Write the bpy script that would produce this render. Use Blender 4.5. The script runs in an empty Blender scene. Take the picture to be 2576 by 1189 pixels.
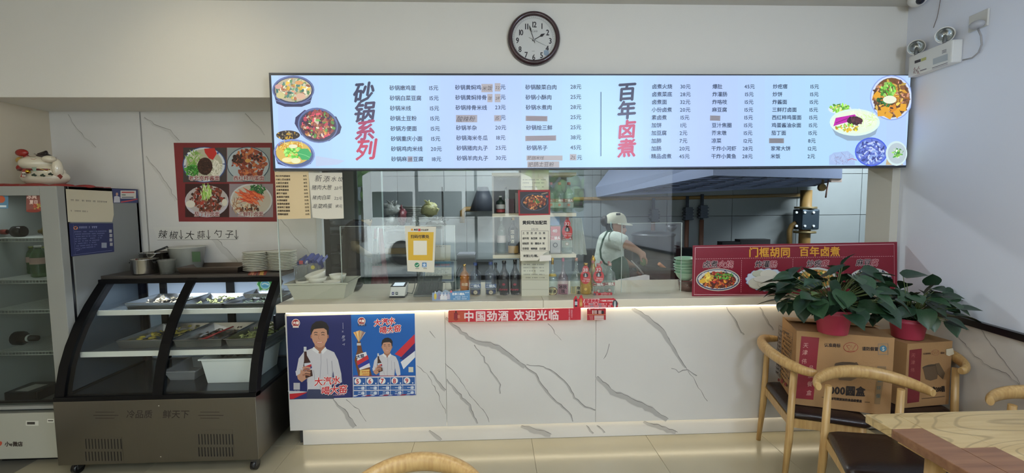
import bpy, bmesh, math, random
from mathutils import Vector, Matrix
random.seed(7)
SC = bpy.context.scene
COL = SC.collection
PI = math.pi

# ------------------------------------------------------------------ camera
FPX, PCX, PCY = 1120.0, 1288.0, 594.5          # focal length and centre, in pixels of the 2576 x 1189 frame
YAW, PITCH, ROLL = .0388, -.0740, -.0081
CAM = Vector((0, 0, 1.6))
_f = Vector((math.sin(YAW)*math.cos(PITCH), math.cos(YAW)*math.cos(PITCH), math.sin(PITCH)))
_r0 = Vector((math.cos(YAW), -math.sin(YAW), 0)); _u0 = _r0.cross(_f)
_r = _r0*math.cos(ROLL) + _u0*math.sin(ROLL); _u = -_r0*math.sin(ROLL) + _u0*math.cos(ROLL)
cd = bpy.data.cameras.new('camera'); cam = bpy.data.objects.new('camera', cd); COL.objects.link(cam)
cd.sensor_fit = 'HORIZONTAL'; cd.sensor_width = 36; cd.lens = 36*FPX/2576; cd.clip_start = .02
cam.matrix_world = Matrix(((_r.x, _u.x, -_f.x, CAM.x), (_r.y, _u.y, -_f.y, CAM.y), (_r.z, _u.z, -_f.z, CAM.z), (0, 0, 0, 1)))
SC.camera = cam

# ------------------------------------------------------------------ sky, lamps, exposure
SC.view_settings.view_transform = 'Standard'; SC.view_settings.look = 'None'
SC.view_settings.exposure = 0.0; SC.view_settings.gamma = 1.0; SC.view_settings.use_curve_mapping = False
SC.cycles.use_denoising = True
SC.cycles.max_bounces = 7; SC.cycles.transparent_max_bounces = 24
SC.cycles.sample_clamp_indirect = 4.0
SC.cycles.caustics_reflective = False; SC.cycles.caustics_refractive = False
w = bpy.data.worlds.new('sky'); SC.world = w; w.use_nodes = True
w.node_tree.nodes['Background'].inputs[0].default_value = (.78, .89, 1.0, 1)
w.node_tree.nodes['Background'].inputs[1].default_value = 6.0

def area(name, loc, tgt, sx, sy, e, col):
    l = bpy.data.lights.new(name, 'AREA'); l.shape = 'RECTANGLE'; l.size = sx; l.size_y = sy; l.energy = e; l.color = col
    o = bpy.data.objects.new(name, l); COL.objects.link(o); o.location = loc
    o.rotation_euler = (Vector(tgt)-Vector(loc)).to_track_quat('-Z', 'Y').to_euler()
    return o
WARM, NEUT, COOL = (1, .86, .66), (1, .95, .87), (.80, .90, 1)
LAMPS = [(-1.0, .6, NEUT, 12), (1.1, .6, NEUT, 9), (-.2, -1.6, NEUT, 10), (1.6, -1.6, NEUT, 10)]   # ceiling panels of the dining room
for i, (x, y, c, e) in enumerate(LAMPS):
    area('ceiling_panel_light', (x, y, 2.835), (x, y, 0), .55, .55, e, c)
area('kitchen_tube_light', (.2, 4.4, 2.50), (.2, 4.4, 0), 1.2, .15, 30, (.86, .96, 1))
area('kitchen_tube_light', (4.3, 4.0, 2.50), (3.6, 5.2, 1.3), 1.6, .15, 58, (.86, .96, 1))
for x, y, e, c in ((-1.9, -.3, 17, (1, .93, .76)), (.2, -.6, 23, (1, .98, .95)), (1.6, -.5, 70, (.62, .78, 1))):   # added fill lights, unseen behind the camera, to brighten the upper walls
    l = bpy.data.lights.new('wall_fill_light', 'POINT'); l.energy = e; l.color = c; l.shadow_soft_size = .14
    o = bpy.data.objects.new('wall_fill_light', l); COL.objects.link(o); o.location = (x, y, 2.38)
area('fridge_fill_light', (-2.88, 2.90, 1.67), (-2.88, 3.0, 0), .4, .03, .55, (.95, .98, 1))  # added fill inside the fridge, whose own lamp is off
area('display_case_light', (-1.95, 3.02, 1.105), (-1.95, 2.95, 0), 1.0, .04, 5, (.78, .88, 1))
def spot(loc, tgt, e, col, ang, blend=1, r=.04):
    l = bpy.data.lights.new('downlight_beam', 'SPOT'); l.energy = e; l.color = col; l.spot_size = math.radians(ang); l.spot_blend = blend; l.shadow_soft_size = r
    o = bpy.data.objects.new('downlight_beam', l); COL.objects.link(o); o.location = loc
    o.rotation_euler = (Vector(tgt)-Vector(loc)).to_track_quat('-Z', 'Y').to_euler()
sun = bpy.data.lights.new('sun', 'SUN'); sun.energy = 9; sun.angle = .01; sun.color = (1, .96, .9)
so = bpy.data.objects.new('sun', sun); COL.objects.link(so); so.rotation_euler = Vector((.25, -.75, -.62)).to_track_quat('-Z', 'Y').to_euler()
spot((-1.75, 2.0, 2.82), (-1.75, 2.9, 2.25), 8, (1, .88, .60), 95)
# daylight enters by the shop front behind the camera (a portal helps the sampling, it gives no light of its own)
pl = area('shop_front_portal', (-.3, -3.55, 1.3), (-.3, 3, 1.3), 5.0, 2.5, 1, (1, 1, 1)); pl.data.cycles.is_portal = True

# ------------------------------------------------------------------ helpers: pixels to points on real planes
def ray(x, y): return _f*FPX + _r*(x-PCX) - _u*(y-PCY)
def PY(x, y, Y): v = ray(x, y); return CAM + v*(Y/v.y)
def PZ(x, y, Z): v = ray(x, y); return CAM + v*((Z-CAM.z)/v.z)
def PX(x, y, X): v = ray(x, y); return CAM + v*(X/v.x)
def PP(x, y, p, n): v = ray(x, y); return CAM + v*((Vector(p)-CAM).dot(n)/v.dot(n))

# ------------------------------------------------------------------ materials
def lin(c): return tuple((v/255/12.92 if v/255 <= .04045 else ((v/255+.055)/1.055)**2.4) for v in c[:3])
_M = {}
def M(name, rgb=(200, 200, 200), rough=.5, metal=0, bump=0, bscale=60, var=0, vscale=8, stretch=None, emit=None, es=0, spec=.5, coat=0, attr=None, trans=0, sss=0):
    if name in _M: return _M[name]
    m = bpy.data.materials.new(name); m.use_nodes = True; nt = m.node_tree; b = nt.nodes['Principled BSDF']
    c = lin(rgb)+(1,)
    b.inputs['Base Color'].default_value = c; b.inputs['Roughness'].default_value = rough; b.inputs['Metallic'].default_value = metal
    b.inputs['Specular IOR Level'].default_value = spec
    if coat: b.inputs['Coat Weight'].default_value = coat; b.inputs['Coat Roughness'].default_value = .08
    if trans: b.inputs['Transmission Weight'].default_value = trans
    if emit: b.inputs['Emission Color'].default_value = lin(emit)+(1,); b.inputs['Emission Strength'].default_value = es
    if attr:
        a = nt.nodes.new('ShaderNodeAttribute'); a.attribute_name = 'Col'
        if attr == 'emit':
            b.inputs['Base Color'].default_value = (.02, .02, .02, 1)
            nt.links.new(a.outputs['Color'], b.inputs['Emission Color']); b.inputs['Emission Strength'].default_value = es
        else: nt.links.new(a.outputs['Color'], b.inputs['Base Color'])
    if bump or var:
        tc = nt.nodes.new('ShaderNodeTexCoord'); mp = nt.nodes.new('ShaderNodeMapping'); nt.links.new(tc.outputs['Object'], mp.inputs[0])
        if stretch: mp.inputs['Scale'].default_value = stretch
        if var:
            n = nt.nodes.new('ShaderNodeTexNoise'); n.inputs['Scale'].default_value = vscale; n.inputs['Detail'].default_value = 5
            nt.links.new(mp.outputs[0], n.inputs['Vector'])
            r = nt.nodes.new('ShaderNodeValToRGB'); r.color_ramp.elements[0].position = .3; r.color_ramp.elements[1].position = .7
            r.color_ramp.elements[0].color = tuple(v*(1-var) for v in c[:3])+(1,); r.color_ramp.elements[1].color = tuple(min(1, v*(1+var*.6)) for v in c[:3])+(1,)
            nt.links.new(n.outputs['Fac'], r.inputs[0]); nt.links.new(r.outputs[0], b.inputs['Base Color'])
        if bump:
            n2 = nt.nodes.new('ShaderNodeTexNoise'); n2.inputs['Scale'].default_value = bscale; n2.inputs['Detail'].default_value = 3
            nt.links.new(mp.outputs[0], n2.inputs['Vector'])
            bp = nt.nodes.new('ShaderNodeBump'); bp.inputs['Strength'].default_value = bump; bp.inputs['Distance'].default_value = .01
            nt.links.new(n2.outputs['Fac'], bp.inputs['Height']); nt.links.new(bp.outputs[0], b.inputs['Normal'])
    _M[name] = m; return m
def wood(name, c1, c2, axis=0, scale=10, dist=3.5, rough=.38, rings=False):
    """wood: fine grain along one axis; rings=True adds cathedral figure"""
    m = bpy.data.materials.new(name); m.use_nodes = True; nt = m.node_tree; b = nt.nodes['Principled BSDF']; b.inputs['Roughness'].default_value = rough
    tc = nt.nodes.new('ShaderNodeTexCoord'); mp = nt.nodes.new('ShaderNodeMapping'); nt.links.new(tc.outputs['Object'], mp.inputs[0])
    s = [1, 1, 1]; s[axis] = .08; mp.inputs['Scale'].default_value = s
    ns = nt.nodes.new('ShaderNodeTexNoise'); ns.inputs['Scale'].default_value = scale*6; ns.inputs['Detail'].default_value = 5; nt.links.new(mp.outputs[0], ns.inputs['Vector'])
    r = nt.nodes.new('ShaderNodeValToRGB'); r.color_ramp.elements[0].color = lin(c2)+(1,); r.color_ramp.elements[1].color = lin(c1)+(1,)
    r.color_ramp.elements[0].position = .3; r.color_ramp.elements[1].position = .742
    nt.links.new(ns.outputs['Fac'], r.inputs[0]); last = r.outputs[0]
    if rings:
        m2 = nt.nodes.new('ShaderNodeMapping'); m2.inputs['Scale'].default_value = [.18 if i == axis else 1 for i in range(3)]; nt.links.new(tc.outputs['Object'], m2.inputs[0])
        n2 = nt.nodes.new('ShaderNodeTexNoise'); n2.inputs['Scale'].default_value = 2.4; n2.inputs['Detail'].default_value = 1.5; nt.links.new(m2.outputs[0], n2.inputs['Vector'])
        mu = nt.nodes.new('ShaderNodeMath'); mu.operation = 'MULTIPLY'; mu.inputs[1].default_value = dist*70; nt.links.new(n2.outputs['Fac'], mu.inputs[0])
        sn = nt.nodes.new('ShaderNodeMath'); sn.operation = 'SINE'; nt.links.new(mu.outputs[0], sn.inputs[0])
        r2 = nt.nodes.new('ShaderNodeValToRGB'); r2.color_ramp.elements[0].position = .74; r2.color_ramp.elements[1].position = 1.0; r2.color_ramp.elements[0].color = (0, 0, 0, 1); r2.color_ramp.elements[1].color = (.55, .55, .55, 1)
        nt.links.new(sn.outputs[0], r2.inputs[0])
        mx = nt.nodes.new('ShaderNodeMix'); mx.data_type = 'RGBA'; nt.links.new(r2.outputs[0], mx.inputs[0]); nt.links.new(last, mx.inputs[6]); mx.inputs[7].default_value = tuple(v*.5 for v in lin(c2))+(1,); last = mx.outputs[2]
    nt.links.new(last, b.inputs['Base Color']); _M[name] = m; return m
def glassy(name, tint=(245, 250, 250), refl=1.0, rough=.0, alpha=0.0, body=(255, 255, 255), ior=1.5):
    """clear sheet or bottle glass: see-through with Fresnel reflections; alpha adds a milky body"""
    if name in _M: return _M[name]
    m = bpy.data.materials.new(name); m.use_nodes = True; nt = m.node_tree; nt.nodes.remove(nt.nodes['Principled BSDF'])
    out = nt.nodes['Material Output']
    t = nt.nodes.new('ShaderNodeBsdfTransparent'); t.inputs[0].default_value = lin(tint)+(1,)
    g = nt.nodes.new('ShaderNodeBsdfGlossy'); g.inputs['Roughness'].default_value = rough
    fr = nt.nodes.new('ShaderNodeFresnel'); fr.inputs[0].default_value = ior
    mul = nt.nodes.new('ShaderNodeMath'); mul.operation = 'MULTIPLY'; mul.inputs[1].default_value = refl; mul.use_clamp = True
    ge = nt.nodes.new('ShaderNodeNewGeometry'); fb_ = nt.nodes.new('ShaderNodeMath'); fb_.operation = 'SUBTRACT'; fb_.inputs[0].default_value = 1.0; nt.links.new(ge.outputs['Backfacing'], fb_.inputs[1])
    m0 = nt.nodes.new('ShaderNodeMath'); m0.operation = 'MULTIPLY'; nt.links.new(fr.outputs[0], m0.inputs[0]); nt.links.new(fb_.outputs[0], m0.inputs[1]); nt.links.new(m0.outputs[0], mul.inputs[0])   # only the outer face mirrors
    mx = nt.nodes.new('ShaderNodeMixShader'); nt.links.new(mul.outputs[0], mx.inputs[0]); nt.links.new(g.outputs[0], mx.inputs[2])
    if alpha:
        d = nt.nodes.new('ShaderNodeBsdfPrincipled'); d.inputs['Base Color'].default_value = lin(body)+(1,); d.inputs['Roughness'].default_value = .3
        m2 = nt.nodes.new('ShaderNodeMixShader'); m2.inputs[0].default_value = alpha
        nt.links.new(t.outputs[0], m2.inputs[1]); nt.links.new(d.outputs[0], m2.inputs[2]); nt.links.new(m2.outputs[0], mx.inputs[1])
    else: nt.links.new(t.outputs[0], mx.inputs[1])
    nt.links.new(mx.outputs[0], out.inputs[0]); _M[name] = m; return m

# ------------------------------------------------------------------ helpers: mesh building
class B:
    def __init__(s): s.v = []; s.f = []; s.sm = []
    def add(s, vs, fs, smooth=False):
        k = len(s.v); s.v += [Vector(p) for p in vs]; s.f += [tuple(i+k for i in f) for f in fs]; s.sm += [smooth]*len(fs); return s
    def box(s, x0, x1, y0, y1, z0, z1, bev=0):
        x0, x1 = sorted((x0, x1)); y0, y1 = sorted((y0, y1)); z0, z1 = sorted((z0, z1))
        vs = [(x, y, z) for z in (z0, z1) for y in (y0, y1) for x in (x0, x1)]
        fs = [(0, 2, 3, 1), (4, 5, 7, 6), (0, 1, 5, 4), (2, 6, 7, 3), (0, 4, 6, 2), (1, 3, 7, 5)]
        if not bev: return s.add(vs, fs)
        bm = bmesh.new(); bv = [bm.verts.new(p) for p in vs]
        for f in fs: bm.faces.new([bv[i] for i in f])
        bmesh.ops.bevel(bm, geom=bm.edges[:], offset=bev, segments=2, affect='EDGES', profile=.6)
        bm.verts.index_update(); s.add([v.co.copy() for v in bm.verts], [[v.index for v in f.verts] for f in bm.faces]); bm.free(); return s
    def obox(s, c, ax, ay, hx, hy, z0, z1):
        """box turned about z: centre c, axes ax, ay (unit 2-D), half sizes"""
        c = Vector(c[:2]); ax = Vector(ax); ay = Vector(ay)
        q = [c+ax*i*hx+ay*j*hy for i, j in ((-1, -1), (1, -1), (1, 1), (-1, 1))]
        return s.prism([(p.x, p.y, z0) for p in q], (0, 0, z1-z0))
    def prism(s, pts, vec, smooth=False):
        n = len(pts); v = Vector(vec); a = [Vector(p) for p in pts]
        s.add(a+[p+v for p in a], [tuple(range(n))[::-1], tuple(range(n, 2*n))])
        k = len(s.v)-2*n
        s.f += [(k+i, k+(i+1) % n, k+n+(i+1) % n, k+n+i) for i in range(n)]; s.sm += [smooth]*n; return s
    def poly(s, pts): return s.add(pts, [tuple(range(len(pts)))])
    def tube(s, pts, rad, n=10, caps=True, flat=None):
        """swept tube; rad number or list; flat=(sx, sz) squashes the section"""
        P = [Vector(p) for p in pts]; m = len(P); R = [rad]*m if isinstance(rad, (int, float)) else rad
        vs = []; up = None
        for i in range(m):
            t = (P[min(i+1, m-1)]-P[max(i-1, 0)]).normalized()
            if up is None:
                up = Vector((0, 0, 1)) if abs(t.z) < .9 else Vector((0, 1, 0))
            a = t.cross(up).normalized(); bb = a.cross(t).normalized(); up = bb
            for j in range(n):
                an = 2*PI*j/n; ca, sa = math.cos(an), math.sin(an)
                if flat: ca *= flat[0]; sa *= flat[1]
                vs.append(P[i]+(a*ca+bb*sa)*R[i])
        fs = [(i*n+j, i*n+(j+1) % n, (i+1)*n+(j+1) % n, (i+1)*n+j) for i in range(m-1) for j in range(n)]
        s.add(vs, fs, True)
        if caps:
            k = len(s.v)-m*n; s.f += [tuple(k+j for j in range(n))[::-1], tuple(k+(m-1)*n+j for j in range(n))]; s.sm += [False, False]
        return s
    def cyl(s, p, r, h, n=20, r2=None, ax=(0, 0, 1)):
        p = Vector(p); a = Vector(ax).normalized(); return s.tube([p, p+a*h], [r, r if r2 is None else r2], n)
    def lathe(s, prof, c=(0, 0, 0), n=20, capb=True, capt=True, sx=1, sy=1):
        c = Vector(c); m = len(prof)
        vs = [c+Vector((r*math.cos(2*PI*j/n)*sx, r*math.sin(2*PI*j/n)*sy, z)) for r, z in prof for j in range(n)]
        s.add(vs, [(i*n+j, i*n+(j+1) % n, (i+1)*n+(j+1) % n, (i+1)*n+j) for i in range(m-1) for j in range(n)], True)
        k = len(s.v)-m*n
        if capb: s.f.append(tuple(k+j for j in range(n))[::-1]); s.sm.append(False)
        if capt: s.f.append(tuple(k+(m-1)*n+j for j in range(n))); s.sm.append(False)
        return s
    def ell(s, c, r, n=14, m=10):
        c = Vector(c); r = (r, r, r) if isinstance(r, (int, float)) else r
        prof = []; vs = [c-Vector((0, 0, r[2]))]
        for i in range(1, m):
            t = PI*i/m
            for j in range(n): vs.append(c+Vector((r[0]*math.sin(t)*math.cos(2*PI*j/n), r[1]*math.sin(t)*math.sin(2*PI*j/n), -r[2]*math.cos(t))))
        vs.append(c+Vector((0, 0, r[2]))); L = len(vs)-1
        fs = [(0, 1+(j+1) % n, 1+j) for j in range(n)]
        fs += [(1+i*n+j, 1+i*n+(j+1) % n, 1+(i+1)*n+(j+1) % n, 1+(i+1)*n+j) for i in range(m-2) for j in range(n)]
        fs += [(L, 1+(m-2)*n+j, 1+(m-2)*n+(j+1) % n) for j in range(n)]
        return s.add(vs, fs, True)
    def xf(s, mat): s.v = [mat @ p for p in s.v]; return s
    def build(s, name, mat, parent=None, smooth=None, label=None):
        org = Vector((0, 0, 0)); q = parent
        while q is not None: org = org+q.location; q = q.parent
        me = bpy.data.meshes.new(name); me.from_pydata([tuple(p-org) for p in s.v], [], s.f)
        me.polygons.foreach_set('use_smooth', [bool(x) if smooth is None else smooth for x in s.sm]); me.update()
        me.materials.append(mat)
        o = bpy.data.objects.new(name, me); COL.objects.link(o); o.parent = parent
        if label: o['label'] = label
        return o
def tag(o, label, cat, group=None, kind=None):
    o['label'] = label; o['category'] = cat
    if group: o['group'] = group
    if kind: o['kind'] = kind
    return o
def root(name, loc, label, cat, group=None):
    o = bpy.data.objects.new(name, None); o.empty_display_size = .05; COL.objects.link(o); o.location = loc
    return tag(o, label, cat, group)
def struct(o): o['kind'] = 'structure'; return o
def kids(o): return [c for c in bpy.data.objects if c.parent == o]
def dup(o, loc=None, rz=None, parent=None, label=None):
    c = o.copy(); COL.objects.link(c); c.parent = parent
    if loc is not None: c.location = loc
    if rz is not None: c.rotation_euler = (0, 0, rz)
    if label: c['label'] = label
    for k in kids(o): dup(k, parent=c)
    return c

# ------------------------------------------------------------------ helpers: flat print (paper, screens, labels)
PRINTS = []; GLY = {}
class Print:
    """coloured shapes lying on a real plane (or on a bottle's curved side); built as one mesh when finish() runs"""
    def __init__(s, name, parent, p=None, n=(0, -1, 0), surf=None, mat='print', step=.00022, label=None):
        s.name, s.parent, s.mat, s.step, s.label = name, parent, mat, step, label
        s.p = Vector(p) if p is not None else None; s.n = Vector(n).normalized(); s.surf = surf
        s.ops = []; s.L = 1; PRINTS.append(s)
    def pt(s, x, y, L):
        if s.surf: q, n = s.surf(x, y); return q + n*(L*s.step+.0004)
        return PP(x, y, s.p, s.n) + s.n*(L*s.step)
    def poly(s, pts, col): s.ops.append(('p', [tuple(q) for q in pts], col, s.L)); s.L += .25; return s
    def rect(s, x0, y0, x1, y1, col, ang=0):
        return s.poly(rot([(x0, y0), (x1, y0), (x1, y1), (x0, y1)], ((x0+x1)/2, (y0+y1)/2), ang), col)
    def ell(s, cx, cy, rx, ry, col, n=28, ang=0):
        return s.poly(rot([(cx+rx*math.cos(2*PI*i/n), cy+ry*math.sin(2*PI*i/n)) for i in range(n)], (cx, cy), ang), col)
    def line(s, pts, wd, col):
        """polyline stroke; wd number or list"""
        n = len(pts); W = [wd]*n if isinstance(wd, (int, float)) else wd; a = []; b = []
        for i in range(n):
            dx = pts[min(i+1, n-1)][0]-pts[max(i-1, 0)][0]; dy = pts[min(i+1, n-1)][1]-pts[max(i-1, 0)][1]; l = math.hypot(dx, dy) or 1
            nx, ny = -dy/l*W[i]/2, dx/l*W[i]/2; a.append((pts[i][0]+nx, pts[i][1]+ny)); b.append((pts[i][0]-nx, pts[i][1]-ny))
        for i in range(n-1): s.ops.append(('p', [a[i], a[i+1], b[i+1], b[i]], col, s.L))
        s.L += .25; return s
    def frame(s, x0, y0, x1, y1, wd, col):
        return s.rect(x0, y0, x1, y0+wd, col).rect(x0, y1-wd, x1, y1, col).rect(x0, y0, x0+wd, y1, col).rect(x1-wd, y0, x1, y1, col)
    def text(s, t, x, y, h, col, sp=1.0, bold=0, ang=0, shear=0, sx=1, jit=0, col2=None, vert=0, anchor='l'):
        """t at x (left), y (middle of the line), h = em height in pixels; vert = pitch for vertical writing"""
        s.ops.append(('t', t, x, y, h, col, sp, bold, ang, shear, sx, jit, col2, vert, anchor, s.L)); s.L += .5; return s
    def smudge(s, x0, y0, x1, y1, h, col, seed=0, dens=.8):
        """lines of lettering too small to read: rows of short dashes"""
        r = random.Random(seed); x = x0
        while x < x1:
            wd = h*r.uniform(.35, .8)
            if r.random() < dens:
                s.ops.append(('p', [(x, y0+(y1-y0)*(x-x0)/(x1-x0)-h/2), (x+wd, y0+(y1-y0)*(x-x0)/(x1-x0)-h/2), (x+wd, y0+(y1-y0)*(x-x0)/(x1-x0)-h*.1), (x, y0+(y1-y0)*(x-x0)/(x1-x0)-h*.1)], col, s.L))
                s.ops.append(('p', [(x+wd*.2, y0+(y1-y0)*(x-x0)/(x1-x0)), (x+wd*.8, y0+(y1-y0)*(x-x0)/(x1-x0)), (x+wd*.8, y0+(y1-y0)*(x-x0)/(x1-x0)+h/2), (x+wd*.3, y0+(y1-y0)*(x-x0)/(x1-x0)+h/2)], col, s.L))
            x += wd+h*.22
        s.L += .25; return s
    def chips(s, cx, cy, rx, ry, cols, n, size, seed=0, long=1.6, box=None):
        r = random.Random(seed)
        for i in range(n):
            a = r.uniform(0, 2*PI); q = math.sqrt(r.random()); x = cx+rx*q*math.cos(a); y = cy+ry*q*math.sin(a)
            if box and not (box[0] < x < box[2] and box[1] < y < box[3]): continue
            l = size*r.uniform(.5, 1.3); w_ = l/long*r.uniform(.6, 1.2); an = r.uniform(0, 180); c = r.choice(cols); k = r.uniform(.8, 1.15)
            k = [min(255, v*k) for v in c]
            s.ops.append(('p', rot([(x+l*math.cos(2*PI*j/7)*r.uniform(.7, 1.1), y+w_*math.sin(2*PI*j/7)*r.uniform(.7, 1.1)) for j in range(7)], (x, y), an), k, s.L+i*.02))
        s.L += n*.02+.2; return s
    def strands(s, cx, cy, rx, ry, cols, n, length, wd, seed=0, ang=None):
        r = random.Random(seed)
        for i in range(n):
            a = r.uniform(0, 2*PI); q = math.sqrt(r.random()); x = cx+rx*q*math.cos(a); y = cy+ry*q*math.sin(a)
            t = math.radians(r.uniform(0, 360) if ang is None else ang+r.uniform(-25, 25)); l = length*r.uniform(.6, 1.2); k = r.uniform(-.5, .5)
            pts = [(x+l*u*math.cos(t+k*u), y+l*u*math.sin(t+k*u)) for u in (-.5, -.2, .15, .5)]
            s.line(pts, [wd*.5, wd, wd, wd*.5], r.choice(cols)); s.L -= .23
        s.L += .2; return s
    def clipx(s, x0, x1):
        """cut shapes at the print's left and right edges"""
        for i, o in enumerate(s.ops):
            if o[0] == 'p': s.ops[i] = ('p', [(min(max(a, x0), x1), b) for a, b in o[1]], o[2], o[3])
        return s
    def clipy(s, y0, y1):
        for i, o in enumerate(s.ops):
            if o[0] == 'p': s.ops[i] = ('p', [(a, min(max(b, y0), y1)) for a, b in o[1]], o[2], o[3])
        return s
def rot(pts, c, ang):
    if not ang: return pts
    a = math.radians(ang); ca, sa = math.cos(a), math.sin(a)
    return [(c[0]+(x-c[0])*ca-(y-c[1])*sa, c[1]+(x-c[0])*sa+(y-c[1])*ca) for x, y in pts]
def mixc(a, b, t): return tuple(a[i]*(1-t)+b[i]*t for i in range(3))
M('print', attr='base', rough=.45); M('gloss_print', attr='base', rough=.18, coat=.3)
M('lit_print', attr='emit', es=1.0, rough=.3)
def finish():
    chars = sorted({c for P in PRINTS for o in P.ops if o[0] == 't' for c in o[1] if c not in ' '})
    obs = []
    for c in chars:
        cu = bpy.data.curves.new('glyph', 'FONT'); cu.body = c; cu.size = 1; cu.resolution_u = 2
        o = bpy.data.objects.new('glyph', cu); COL.objects.link(o); obs.append(o)
    dg = bpy.context.evaluated_depsgraph_get(); dg.update()
    for c, o in zip(chars, obs):
        m = bpy.data.meshes.new_from_object(o.evaluated_get(dg))
        vs = [(v.co.x, v.co.y) for v in m.vertices]; fs = [tuple(p.vertices) for p in m.polygons]
        x1 = max(v[0] for v in vs) if vs else .3
        GLY[c] = (vs, fs, 1.0 if ord(c) > 0x2e80 else x1+.07); bpy.data.meshes.remove(m)
    for o in obs:
        cu = o.data; bpy.data.objects.remove(o); bpy.data.curves.remove(cu)
    for P in PRINTS:
        V, Fc, C = [], [], []
        def put(pts, fs, col, L):
            k = len(V); V.extend(P.pt(x, y, L) for x, y in pts); Fc.extend(tuple(i+k for i in f) for f in fs); C.extend([col]*len(fs))
        for o in P.ops:
            if o[0] == 'p': put(o[1], [tuple(range(len(o[1])))], o[2], o[3])
            else:
                _, t, x, y, h, col, sp, bold, ang, shear, sx, jit, col2, vert, anchor, L = o
                r = random.Random(hash(len(t)*13+int(x)+int(y))); cx = 0
                tot = sum((GLY[c][2] if c != ' ' else .45)*sp*sx*h for c in t)
                if anchor == 'c': x = x-tot/2 if not vert else x-h/2
                for i, c in enumerate(t):
                    if c == ' ': cx += .45*sp*sx*h; continue
                    vs, fs, adv = GLY[c]; ja = r.uniform(-1, 1)*jit; jy = r.uniform(-1, 1)*jit*.008*h; k = 1+r.uniform(-1, 1)*jit*.008
                    cc = mixc(col, col2, i/max(1, len(t)-1)) if col2 else col
                    for bx, by in ([(0, 0)] if not bold else [(-bold, 0), (bold, 0), (0, bold), (0, -bold)]):
                        pts = [((vx*sx+shear*(vy-.38))*h*k+bx, -(vy-.38)*h*k+by) for vx, vy in vs]
                        pts = rot(pts, (h/2, 0), ja)
                        pts = [(x+(0 if vert else cx)+a, y+(vert*i if vert else 0)+b+jy) for a, b in pts]
                        pts = rot(pts, (x, y), ang); put(pts, fs, cc, L+(bx != 0)*.06+(by != 0)*.12+(bx > 0)*.03+(by > 0)*.03)
                    cx += adv*sp*sx*h
        me = bpy.data.meshes.new(P.name); org = Vector((0, 0, 0)); q = P.parent
        while q is not None: org = org+q.location; q = q.parent
        me.from_pydata([tuple(v-org) for v in V], [], Fc)
        at = me.color_attributes.new('Col', 'FLOAT_COLOR', 'CORNER'); buf = []
        for p, c in zip(me.polygons, C): buf.extend((list(lin(c))+[1.0])*p.loop_total)
        at.data.foreach_set('color', buf); me.materials.append(_M[P.mat]); me.update()
        o = bpy.data.objects.new(P.name, me); COL.objects.link(o); o.parent = P.parent
        if P.label: o['label'] = P.label

# ================================================================== the room
white_wall = M('painted_wall', (228, 224, 216), .75, bump=.05, bscale=180)
right_paint = M('painted_wall_grey', (232, 236, 248), .7, bump=.05, bscale=180)
marble = M('marble', (216, 213, 209), .16, var=.05, vscale=1.6, coat=.15)
ceil_m = M('ceiling_paint', (205, 202, 195), .8)
ALU = M('brushed_steel', (126, 122, 115), .32, 1, bump=.06, bscale=220, stretch=(1, 1, .02))
STEEL = M('polished_steel', (190, 190, 188), .2, 1)
BLACK = M('black_plastic', (18, 18, 22), .3); DARK = M('dark_interior', (28, 28, 30), .6)
WHITEP = M('white_plastic', (225, 224, 220), .35); LEDM = M('warm_led', emit=(255, 240, 206), es=7)
XL, YF, ZC = -3.17, -3.6, 2.87          # left wall, shop front, ceiling
YB, YA, ZA = 2.93, 3.36, 2.28           # upper wall face, alcove wall face, soffit
RW = lambda y: 2.742-(2.95-y)*.1307     # the right wall runs slightly askew

# floor: bedding + one object per tile
fl = struct(B().box(-3.4, 5.6, -3.9, 5.5, -.06, -.006).build('floor', M('floor_bed', (120, 116, 104), .7)))
tile_m = M('floor_tile', (180, 172, 148), .2, var=.05, vscale=2.2, coat=.1)
tb = B().box(-.394, .394, -.394, .394, -.012, 0, .0012)
t0 = None; PIT = .79
for i in range(-3, 4):
    for j in range(-7, 5):
        cx = -.555+.395+i*PIT; cy = 2.92-.395-j*PIT if j >= 0 else 2.92+.395+(-j-1)*PIT
        if cy > 5.4 or cy < -3.5 or cx-.4 > RW(cy)+.35: continue
        if t0 is None: t0 = tb.build('tile', tile_m, fl); t0.location = (cx, cy, 0)
        else: dup(t0, (cx, cy, 0), parent=fl)
struct(B().box(-3.3, 3.9, YF-.1, 2.95, ZC, ZC+.1).build('ceiling', ceil_m))
struct(B().box(-1.6, 5.6, 2.95, 5.5, 2.62, 2.72).build('ceiling_kitchen', ceil_m))
# upper wall above the opening, with its soffit over the alcove
struct(B().box(XL-.1, -1.40, YB, YA+.01, ZA, ZC+.05).box(-1.40, 2.9, YB, 3.13, 1.83, ZC+.05).build('wall_upper', white_wall))
struct(B().box(XL-.12, XL, YF, 3.5, 0, ZC+.05).build('wall_left', M('painted_wall_left', (206, 194, 172), .75)))
# alcove wall: backing and two marble panels with a black joint
wa = struct(B().box(XL-.1, -1.276, YA+.02, YA+.14, 0, 2.62).build('wall_alcove', DARK))
B().box(XL, -2.546, YA, YA+.02, 0, ZA, .001).build('panel', marble, wa)
B().box(-2.536, -1.318, YA, YA+.02, 0, ZA, .001).build('panel', marble, wa)
struct(B().box(-1.318, -1.276, YA-.02, YA+.14, .95, 2.3, .002).build('trim_1', M('pale_frame', (196, 198, 196), .5)))
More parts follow.
